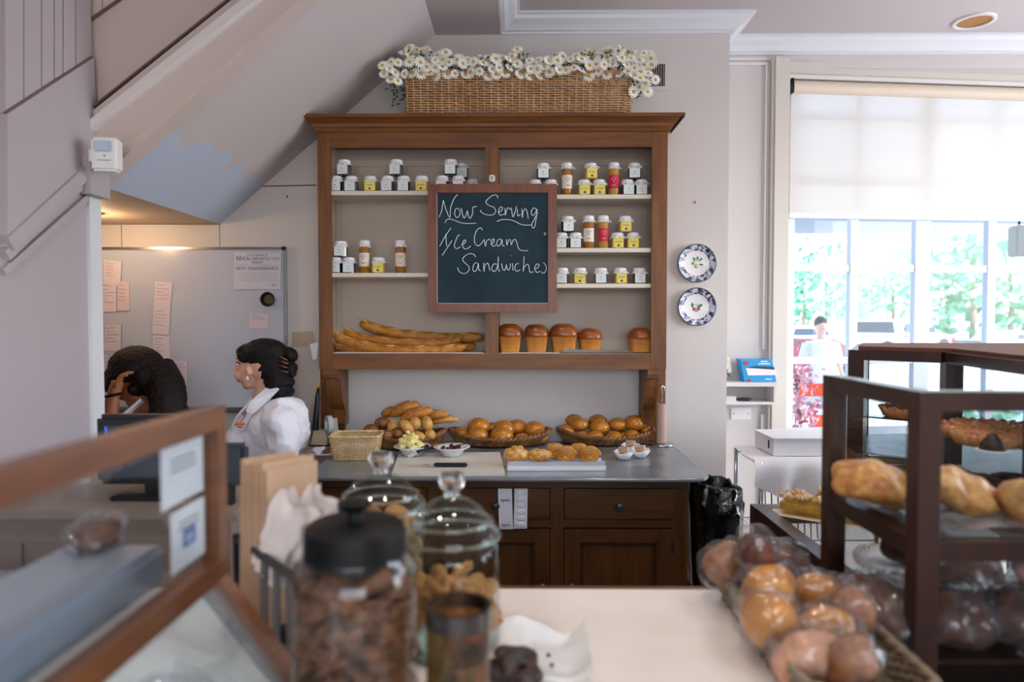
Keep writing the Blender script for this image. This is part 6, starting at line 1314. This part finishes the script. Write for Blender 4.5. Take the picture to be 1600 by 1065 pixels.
t = thing('customer_display', 'small dark rounded customer display beside the register screen', 'display', ((c1_.x+c2_.x)/2, 1.66, 1.063)); g = MB(); g.box((-(c2_.x-c1_.x)/2, 0, c2_.z-1.063), ((c2_.x-c1_.x)/2, .04, c1_.z-1.063), .010); g.build('housing', mat('dark_teal', '26363E', .3), t, smooth=True, auto=40); g = MB(); g.box((-.012, .01, 0), (.012, .03, c2_.z-1.06)); g.build('stand', black_plastic, t)
t = thing('register_cabinet', 'beige painted register cabinet behind the left glass case', 'cabinet', (-1.12, 1.75, 0))
g = MB(); g.box((-.33, -.12, 0), (.42, .38, 1.04)); g.build('cabinet_body', mat('reg_beige', '84746A', .6), t); g = MB(); g.box((-.35, -.14, 1.04), (.44, .40, 1.062), .004); g.build('cabinet_top', MATS['reg_beige'], t)
for i in range(3): g = MB(); g.box((-.31+.245*i, -.128, .08), (-.085+.245*i, -.12, .98), .002); g.build('door', mat('reg_beige', '', .6), t)
# ---------------- bin, wire rack, cloth, shelf
cb_ = P(1112, 850, 2.95); t = thing('waste_bin', 'tall bin lined with glossy black bag beside the cabinet', 'bin', (cb_.x, 2.97, 0))
zt3 = P(1110, 765, 2.85).z
g = MB(); g.prism([(-.085, -.12, 0), (.085, -.12, 0), (.085, .12, 0), (-.085, .12, 0)], (0, 0, zt3-.08)); g.build('bin_body', mat('bin_grey', '30343A', .5), t)
bagm = mat('black_bag', '07080A', .12, coat=.6, bump=.9, bscale=14)
g = MB(); o_ = resample(rrect(.215, .29, .05, 5), 64); rings = [(zt3-.42, .93), (zt3-.30, 1.0), (zt3-.2, 1.03), (zt3-.12, 1.06), (zt3-.06, 1.08), (zt3-.05, 1.02), (zt3, .97), (zt3+.02, .95), (zt3+.015, .9), (zt3-.2, .86)]
for j, (z, s) in enumerate(rings):
    for k, p in enumerate(o_):
        w = noise.noise(Vector((p.x*14, p.y*14, z*9)))*.028+noise.noise(Vector((p.x*40, p.y*40, z*30)))*.010; g.v.append((p.x*(s+w*3), p.y*(s+w*3), z+w*.6-(.02*p.x/.1 if j > 4 else 0)))
K = len(o_)
for j in range(len(rings)-1):
    for k in range(K): g.f.append((j*K+k, j*K+(k+1) % K, (j+1)*K+(k+1) % K, (j+1)*K+k)); g.mi.append(0)
g.build('bin_bag', bagm, t, smooth=True)
# wire rack
Yr_ = 3.0; xa_, xb_ = P(1190, 700, Yr_).x, P(1300, 700, Yr_).x+.2; zr_ = P(1240, 722, Yr_).z
t = thing('wire_rack', 'chrome wire shelving rack under the window', 'rack', (xa_, Yr_, 0))
for x, y in ((0, 0), (xb_-xa_, 0), (0, .35), (xb_-xa_, .35)): g = MB(); g.tube([(x, y, 0), (x, y, zr_)], .011, 10); g.build('post', chrome, t, smooth=True)
for z in (.25, .55, zr_-.02):
    g = MB()
    for y in (0, .35): g.tube([(0, y, z), (xb_-xa_, y, z)], .004, 6)
    for i in range(24): x = (xb_-xa_)*i/23; g.tube([(x, 0, z+.003), (x, .35, z+.003)], .0022, 4)
    g.build('wire_shelf', chrome, t)
for i in range(9): g = MB(); x = .012+.028*i; g.tube([(x, .0, zr_-.02), (x+.01, -.012, .56)], .003, 5); g.build('wire', chrome, t)
g = MB(); n = 40; Wc = xb_-xa_+.05; vs = []
def cz(u, v):
    over = max(0, v-.35)
    return zr_+.012+.004*noise.noise(Vector((u*9, v*9, 0)))
for i in range(n+1):
    u = -.03+Wc*i/n; hang = .11+.05*math.sin(u*7+.4)+.02*noise.noise(Vector((u*8, 0, 0)))
    row = [(u, .34, zr_+.012), (u, .15, zr_+.012), (u, -.0, zr_+.014)]
    for k in range(1, 5): f = k/4; row.append((u+.012*math.sin(u*30)*f, -.018-.018*f+.016*math.sin(u*42+f*2)*f, zr_+.012-hang*f))
    vs += row
g.add(vs, [(i*7+j, (i+1)*7+j, (i+1)*7+j+1, i*7+j+1) for i in range(n) for j in range(6)]); o = g.build('white_cloth', white_cloth, smooth=True); o.location = (xa_, Yr_, 0); tag(o, 'white cloth draped over the wire rack below the window', 'cloth')
for i, (pa_, pb_, y0, y1, dy, l) in enumerate(((1199, 1300, 684, 712, .06, 'white cardboard cake box on the cloth-covered rack'),)):
    a, b_ = P(pa_+10, y0, Yr_+dy), P(pb_, y1, Yr_+dy); t = thing('cake_box', l, 'box', (a.x, Yr_+dy, zr_+.016)); w = b_.x-a.x+.1; h = max(.05, a.z-zr_-.016)
    g = MB(); g.box((0, 0, 0), (w, .24, h-.004)); g.build('box_body', white_paper, t); g = MB(); g.box((-.006, -.008, h-.004), (w+.006, .248, h)); g.build('box_lid', white_paper, t); g = MB(); g.box((-.001, .05, h*.3), (0, .07, h*.75)); g.build('slot', ink, t)
g = MB(); p = P(1192, 703, YW); 
# small white wall shelf with boxes
Ysf = YW-.13; a, b_ = P(1133, 597, Ysf), P(1213, 632, Ysf)
t = thing('wall_shelf', 'small white cubby shelf on the wall left of the window', 'shelf', ((a.x+b_.x)/2, YW, b_.z)); c = t.location
def sh2(name, a_, b__, m=None, bev=.001): g = MB(); g.box(a_, b__, bev); o = g.build(name, m or trim_paint, t); o.data.transform(Matrix.Translation(-c)); return o
sh2('top_board', (XC+.002, Ysf-.012, a.z-.022), (b_.x+.008, YW-.001, a.z)); sh2('bottom_board', (XC+.002, Ysf, b_.z), (b_.x, YW-.001, b_.z+.014)); sh2('side_board', (b_.x-.014, Ysf, b_.z+.014), (b_.x, YW-.001, a.z-.022)); sh2('back_board', (XC+.002, YW-.006, b_.z+.014), (b_.x-.014, YW-.001, a.z-.022), wall_paint)
t = thing('screwdriver', 'dark-handled screwdriver lying inside the wall shelf', 'tool', (P(1160, 620, Ysf+.05).x, Ysf+.05, b_.z+.024)); g = MB(); g.tube([(-.035, 0, 0), (-.01, 0, 0), (.03, 0, 0), (.045, 0, 0)], [.005, .009, .010, .006], 10); g.build('handle', mat('tool_blue', '18222C', .4), t, smooth=True); g = MB(); g.tube([(-.09, 0, 0), (-.035, 0, 0)], .0025, 6); g.build('shaft', chrome, t)
t = thing('folded_papers', 'folded white papers inside the wall shelf at the left', 'papers', (XC+.06, Ysf+.06, b_.z+.0145)); 
for i in range(4): g = MB(); g.box((-.045, -.04, .007*i), (.045, .05, .007*i+.005)); o = g.build('paper', white_paper, t)
# blue wrap box
p0_, p1_ = P(1158, 594, Ysf+.03), P(1214, 560, Ysf+.03)
t = thing('wrap_box', 'blue cardboard plastic-wrap box with torn white opening on the wall shelf', 'box', (p0_.x+.015, Ysf+.02, a.z+.001)); w = p1_.x-p0_.x-.02; h = p1_.z-a.z-.004
blue = mat('box_blue', '2E9BD8', .5)
g = MB(); g.prism([(0, 0, 0), (w, 0, 0), (w-.025, 0, h), (-.022, 0, h)], (0, .075, 0)); g.build('box_body', blue, t)
g = MB(); g.prism([(.018, -.001, h*.28), (w+.001, -.001, h*.30), (w-.008, -.001, h*.56), (.005, -.001, h*.62)], (0, -.001, 0)); g.build('white_opening', white_paper, t)
g = MB(); g.prism([(.0, -.0015, h*.62), (.05, -.0015, h*.60), (w-.012, -.0015, h*.54), (w-.014, -.0015, h*.66), (.06, -.0015, h*.70)], (0, -.001, 0)); g.build('torn_edge', mat('torn_dark', '3A4660', .8), t)
g = MB(); g.ell((.006, -.002, h*.84), (.017, .001, .010), sub=2); g.build('red_badge', mat('badge_red', 'C83A4A', .5), t, smooth=True); g = MB(); g.ell((.025, -.002, .008), (.014, .001, .006), sub=2); g.build('red_badge', MATS['badge_red'], t, smooth=True)
for body, z, x in (('CLEAR WRAP', h*.88, w*.62), ('ALL PURPOSE', h*.77, w*.62)): pass
g = MB()
for z, x0_, x1_ in ((h*.90, .5, .72), (h*.80, .42, .80), (h*.12, .65, .85)): g.box((w*x0_, -.0015, z-.003), (w*x1_, -.0005, z+.003))
g.build('white_print', white_paper, t)
# plate and cover on the return wall / outlet
c = P(1158, 646, YW-.006); t = thing('wall_outlet', 'horizontal white blank outlet plate below the wall shelf', 'outlet', c)
g = MB(); g.box((-.056, 0, -.034), (.056, .005, .034), .002); g.build('cover_plate', white_plastic, t, smooth=True, auto=40)
for x in (-.04, .04): g = MB(); g.ell((x, -.0005, 0), (.004, .001, .004), sub=1); g.build('screw', mat('screw_blue', '7A86A0', .3, metal=.8), t)
t = thing('clip_card', 'small cream spotted card box standing on the wall shelf beside the blue box', 'card', (XC+.045, Ysf+.05, a.z+.001)); g = MB(); g.prism([(-.04, 0, .02), (.045, 0, .05), (.03, 0, .13), (-.045, 0, .13)], (0, .01, 0)); g.build('card_face', mat('cream_card', 'DADCC4', .6), t); g = MB(); g.tube([(.0, -.002, .0), (.02, -.002, .05)], .003, 5); g.tube([(.045, -.002, 0), (.02, -.002, .05)], .003, 5); g.tube([(-.02, 0, .0), (-.02, 0, .03)], .003, 5); g.build('card_stand', chrome, t)
g = MB(); [g.ell((x, -.001, z), (.005, .001, .004), sub=1) for x, z in ((-.02, .12), (-.005, .085), (.015, .11), (-.02, .055), (.02, .06))]; g.build('dark_spots', ink, t)

# ================================================================ STREET OUTSIDE THE WINDOW
gm = mat('pavement', 'C9C6C0', .9)
b = MB(); b.box((-12, 4.3, -.25), (110, 110, -.15)); struct('ground', b, gm)
b = MB(); b.box((.3, 4.2, 2.62), (9, 8.8, 2.70)); t = thing('porch_roof', 'grey porch roof projecting over the street window', 'roof', (3, 5, 2.6)); b.build('roof_slab', mat('porch_grey', '98A0AE', .8), t).data.transform(Matrix.Translation((-3, -5, -2.6)))
tree_m = mat('tree_leaf', '86BE94', .8, vscale=1, col2='4E9470'); bark = mat('bark', '8A7A6A', .9)
def tree(px, py, Y, r, label, seed, sq=1.0):
    Y *= 2.0; r *= 2.0
    c = P(px, py, Y); t = thing('street_tree', label, 'tree', (c.x, Y, -.15), 0, 'trees across the street'); rr = random.Random(seed); g = MB()
    zc = c.z+.15
    g.tube([(0, 0, 0), (.1, 0, zc*.5), (0, 0, zc)], [.22, .18, .1], 8); g.build('trunk', bark, t)
    g = MB()
    for i in range(260):
        a = rr.uniform(0, 6.3); e = math.asin(rr.uniform(-1, 1)); q = r*rr.random()**.4; p = Vector((q*math.cos(a)*math.cos(e), q*math.sin(a)*math.cos(e), zc+q*math.sin(e)*sq)); s = rr.uniform(.12, .3)*r*.45
        u_ = Vector((rr.uniform(-1, 1), rr.uniform(-1, 1), rr.uniform(-1, 1))).normalized(); v_ = u_.orthogonal().normalized(); g.add([p+u_*s, p+v_*s, p-u_*s, p-v_*s], [(0, 1, 2, 3)])
    g.build('crown', tree_m, t)['kind'] = 'stuff'
tree(1255, 455, 26, 1.6, 'pale green tree seen through the leftmost pane', 1); tree(1290, 440, 30, 1.9, 'green tree seen left of the first mullion', 2, 1.4); tree(1395, 450, 27, 1.2, 'small tree beside the pickup truck', 3); tree(1480, 400, 24, 1.8, 'tree in the third pane, left', 4, 1.5); tree(1520, 440, 22, 2.2, 'dense green tree at the right of the third pane', 5, 1.3); tree(1580, 425, 22, 2.2, 'dense green tree in the fourth pane', 6, 1.0); tree(1470, 445, 28, 1.5, 'low green tree behind the grey house', 7)
c = P(1490, 460, 66); t = thing('far_house', 'pale grey house across the street between the trees', 'house', (c.x, 66, -.15)); g = MB(); g.box((-3.2, 0, 0), (3.4, 5, 3.4)); g.build('wall', mat('house_blue', 'A9C2C8', .8), t); g = MB(); g.prism([(-3.6, -.3, 3.4), (3.8, -.3, 3.4), (.1, -.3, 4.8)], (0, 5.6, 0)); g.build('roof', mat('roof_grey', 'A8ACB0', .8), t)
for x in (-1.8, .2, 2.0): g = MB(); g.box((x-.4, -.03, 1.1), (x+.4, 0, 2.3)); g.build('window', mat('house_glass', '6A8090', .2), t)
t.scale = (1.9, 1.9, 1.9)
b = MB(); 
c = P(1275, 400, 72); t = thing('white_building', 'white plain building across the street behind the left panes', 'building', (c.x, 72, -.15)); g = MB(); g.box((-6, 0, 0), (5.5, 6, 6.8)); g.build('wall', mat('bldg_white', 'E6E4E0', .8), t)
for x in (-3.5, -1, 1.6, 3.8): g = MB(); g.box((x-.5, -.05, 1.6), (x+.5, 0, 3.0)); g.build('window', mat('bldg_glass', 'B8C8CC', .2), t)
t.scale = (1.6, 1.6, 1.6)
def car(px, Y, L, body, label, rz=0, kind='suv', H=1.55, ground=-.15):
    c = P(px, 520, Y); t = thing('car', label, 'car', (c.x, Y, ground), R(rz)); h = H; g = MB()
    if kind == 'pickup': pr = [(-L/2, .45), (-L/2, .95), (-L*.18, 1.0), (-L*.10, h), (L*.20, h), (L*.30, 1.0), (L/2, .9), (L/2, .45)]
    elif kind == 'suv': pr = [(-L/2, .45), (-L/2, 1.0), (-L*.42, h), (L*.15, h), (L*.28, 1.0), (L/2, .9), (L/2, .45)]
    else: pr = [(-L/2, .4), (-L/2, .85), (-L*.30, .92), (-L*.18, h), (L*.12, h), (L*.28, .9), (L/2, .75), (L/2, .4)]
    g.prism([(x, -.85, z) for x, z in pr], (0, 1.7, 0)); g.build('car_body', body, t)
    k = [q for q in pr if q[1] >= .95 or q[1] == .92 or q[1] == .9][:4]; g = MB(); x0_, x1_ = (-L*.40, L*.16) if kind == 'suv' else ((-L*.13, L*.22) if kind == 'pickup' else (-L*.22, L*.18)); zb_ = 1.02 if kind != 'sedan' else .95
    g.prism([(x0_, -.87, zb_), (x1_+.15, -.87, zb_), (x1_-.05, -.87, h-.1), (x0_+.1, -.87, h-.1)], (0, .02, 0)); g.prism([(x0_, .85, zb_), (x1_+.15, .85, zb_), (x1_-.05, .85, h-.1), (x0_+.1, .85, h-.1)], (0, .02, 0)); g.build('side_windows', mat('car_glass', '35404C', .15), t)
    g = MB(); g.box((-L/2-.02, -.7, 1.05 if kind == 'suv' else .8), (-L/2+.05, .7, h-.18 if kind == 'suv' else .9)); g.build('rear_window', MATS['car_glass'], t)
    for x in (-L*.32, L*.32):
        for y in (-.87, .72): g = MB(); g.lathe([(0, 0), (.33, 0), (.33, .15), (0, .15)], n=20, close=False); o = g.build('wheel', black_plastic, t); o.data.transform(Matrix.Translation((x, y+.15, .33)) @ Matrix.Rotation(R(90), 4, 'X'))
    for y in (-.8, .62): g = MB(); g.box((-L/2-.03, y, .75), (-L/2+.02, y+.18, .98)); g.build('tail_light', mat('tail_red', 'C02030', .3), t)
car(1364, 36, 4.4, mat('car_silver', 'D9DEE6', .3, metal=.3), 'silver sport utility car with red tail lamp in the second pane', 118, 'suv', 1.7)
car(1252, 33, 4.4, mat('car_white', 'E2E5EA', .3), 'white car at the left edge of the street window', 10, 'sedan', 1.4)
car(1252, 20, 3.6, mat('car_dark_red', '5A2030', .3), 'dark red low car behind the pedestrian', 15, 'sedan', 1.15)
car(1425, 40, 4.2, mat('car_pale', 'C9D2DA', .3), 'pale car far away right of the silver one', 5, 'sedan', 1.4)
car(1592, 27, 4.6, mat('car_blue_grey', '8A9AAA', .3), 'blue-grey car cut by the right frame edge', 12, 'sedan', 1.25)
# pedestrian in white T-shirt
Yq = 9.5; k = Yq/FPX; c = P(1283, 500, Yq)
t = thing('person', 'man in white T-shirt walking outside the window', 'person', (c.x, Yq, -.15)); c = t.location; H = P(1283, 499, Yq).z+.15
def ped(z): return c.z+H*z
g = MB(); g.ell((c.x, Yq, ped(.935)), (.078, .095, .115)); g.tube([(c.x, Yq, ped(.80)), (c.x, Yq, ped(.90))], [.07, .05], 12); g.tube([(c.x, Yq, ped(.80)), (c.x, Yq, ped(.5))], [.16, .13], 14)
g.ell((c.x, Yq-.095, ped(.93)), (.012, .02, .018), sub=2)
for s in (-1, 1):
    g.tube([(c.x+s*.19, Yq, ped(.80)), (c.x+s*.25, Yq, ped(.63)), (c.x+s*.27, Yq-.12, ped(.50))], [.05, .04, .028], 10); hand(g, Vector((c.x+s*.27, Yq-.12, ped(.50))), Vector((0, -.4, -1)), Vector((-s, 0, 0)))
    g.tube([(c.x+s*.09, Yq, ped(.5)), (c.x+s*.10, Yq-.05*s, ped(.27)), (c.x+s*.10, Yq+.08*s, ped(.05))], [.09, .065, .045], 12); g.ell((c.x+s*.10, Yq+.08*s-.06, c.z+.05), (.05, .13, .05))
o = g.build('body', skin_m, t); remesh(o, .012, 4, .5); o.data.transform(Matrix.Translation(-c))
g = MB(); g.ell((c.x, Yq+.01, ped(.955)), (.088, .10, .10)); o = g.build('hair', hair_m, t); g2 = o; remesh(o, .01, 2, .4); o.data.transform(Matrix.Translation(-c+Vector((0, .012, .03))))
g = MB(); g.tube([(c.x, Yq, ped(.82)), (c.x, Yq, ped(.48))], [.20, .18], 18); g.ell((c.x, Yq, ped(.79)), (.22, .13, .08))
for s in (-1, 1): g.tube([(c.x+s*.18, Yq, ped(.80)), (c.x+s*.24, Yq, ped(.67))], [.075, .07], 12)
o = g.build('t_shirt', shirt_m, t); remesh(o, .012, 2, .4); o.data.transform(Matrix.Translation(-c))
g = MB()
for s in (-1, 1): g.tube([(c.x+s*.09, Yq, ped(.52)), (c.x+s*.10, Yq-.05*s, ped(.30))], [.115, .10], 14)
o = g.build('shorts', mat('shorts_white', 'DDDDE2', .8), t); remesh(o, .012, 2, .4); o.data.transform(Matrix.Translation(-c))
# orange barricades and cones
for i, (px, py, Y, l) in enumerate(((1277, 592, 7.6, 'orange and white street barricade, nearer one'), (1304, 640, 6.9, 'orange street barricade low beside the case'))):
    c = P(px, py, Y); t = thing('barricade', l, 'barricade', (c.x, Y, -.15), 0, 'orange barricades outside'); h = c.z+.15
    for x in (-.22, .22): g = MB(); g.box((x-.02, -.02, 0), (x+.02, .02, h)); g.build('leg', mat('barr_orange', 'F0521E', .6), t)
    for j, z in enumerate((h-.12, h-.36, h-.6)): g = MB(); g.box((-.25, -.03, z-.07), (.25, -.02, z+.07)); g.build('board', MATS['barr_orange'] if j != 1 else white_plastic, t)
for i, (px, py, Y, l) in enumerate(((1247, 580, 7.0, 'pink flowering bush outside the left pane, upper'), (1250, 640, 6.0, 'pink flowering bush outside the left pane, lower'))):
    c = P(px, py, Y); t = thing('flower_bush', l, 'bush', (c.x, Y, -.15), 0, 'pink bushes outside'); g = MB(); rr = random.Random(i)
    for k_ in range(150): p = Vector((rr.gauss(0, .10), rr.gauss(0, .1), c.z+.15+rr.gauss(0, .12))); u_ = Vector((rr.uniform(-1, 1), rr.uniform(-1, 1), rr.uniform(-1, 1))).normalized()*.03; v_ = u_.orthogonal().normalized()*.03; g.add([p+u_, p+v_, p-u_, p-v_], [(0, 1, 2, 3)])
    g.build('blossoms', mat('pink_blossom', 'F2C4CC', .8, vscale=9, col2='D87A88'), t)['kind'] = 'stuff'
    g = MB(); g.tube([(0, 0, 0), (0, 0, c.z+.15)], .02, 6); g.build('stem', bark, t)
c = P(1592, 375, 5.0); t = thing('street_lamp', 'dark lantern hanging outside at the right frame edge', 'lamp', c); g = MB(); g.box((-.05, -.05, -.12), (.05, .05, .10), .01); g.build('lantern_body', mat('lantern', '3A4A58', .5), t); g = MB(); g.tube([(0, 0, .1), (0, 0, 2.62-c.z)], .008, 6); g.build('rod', black_metal, t)
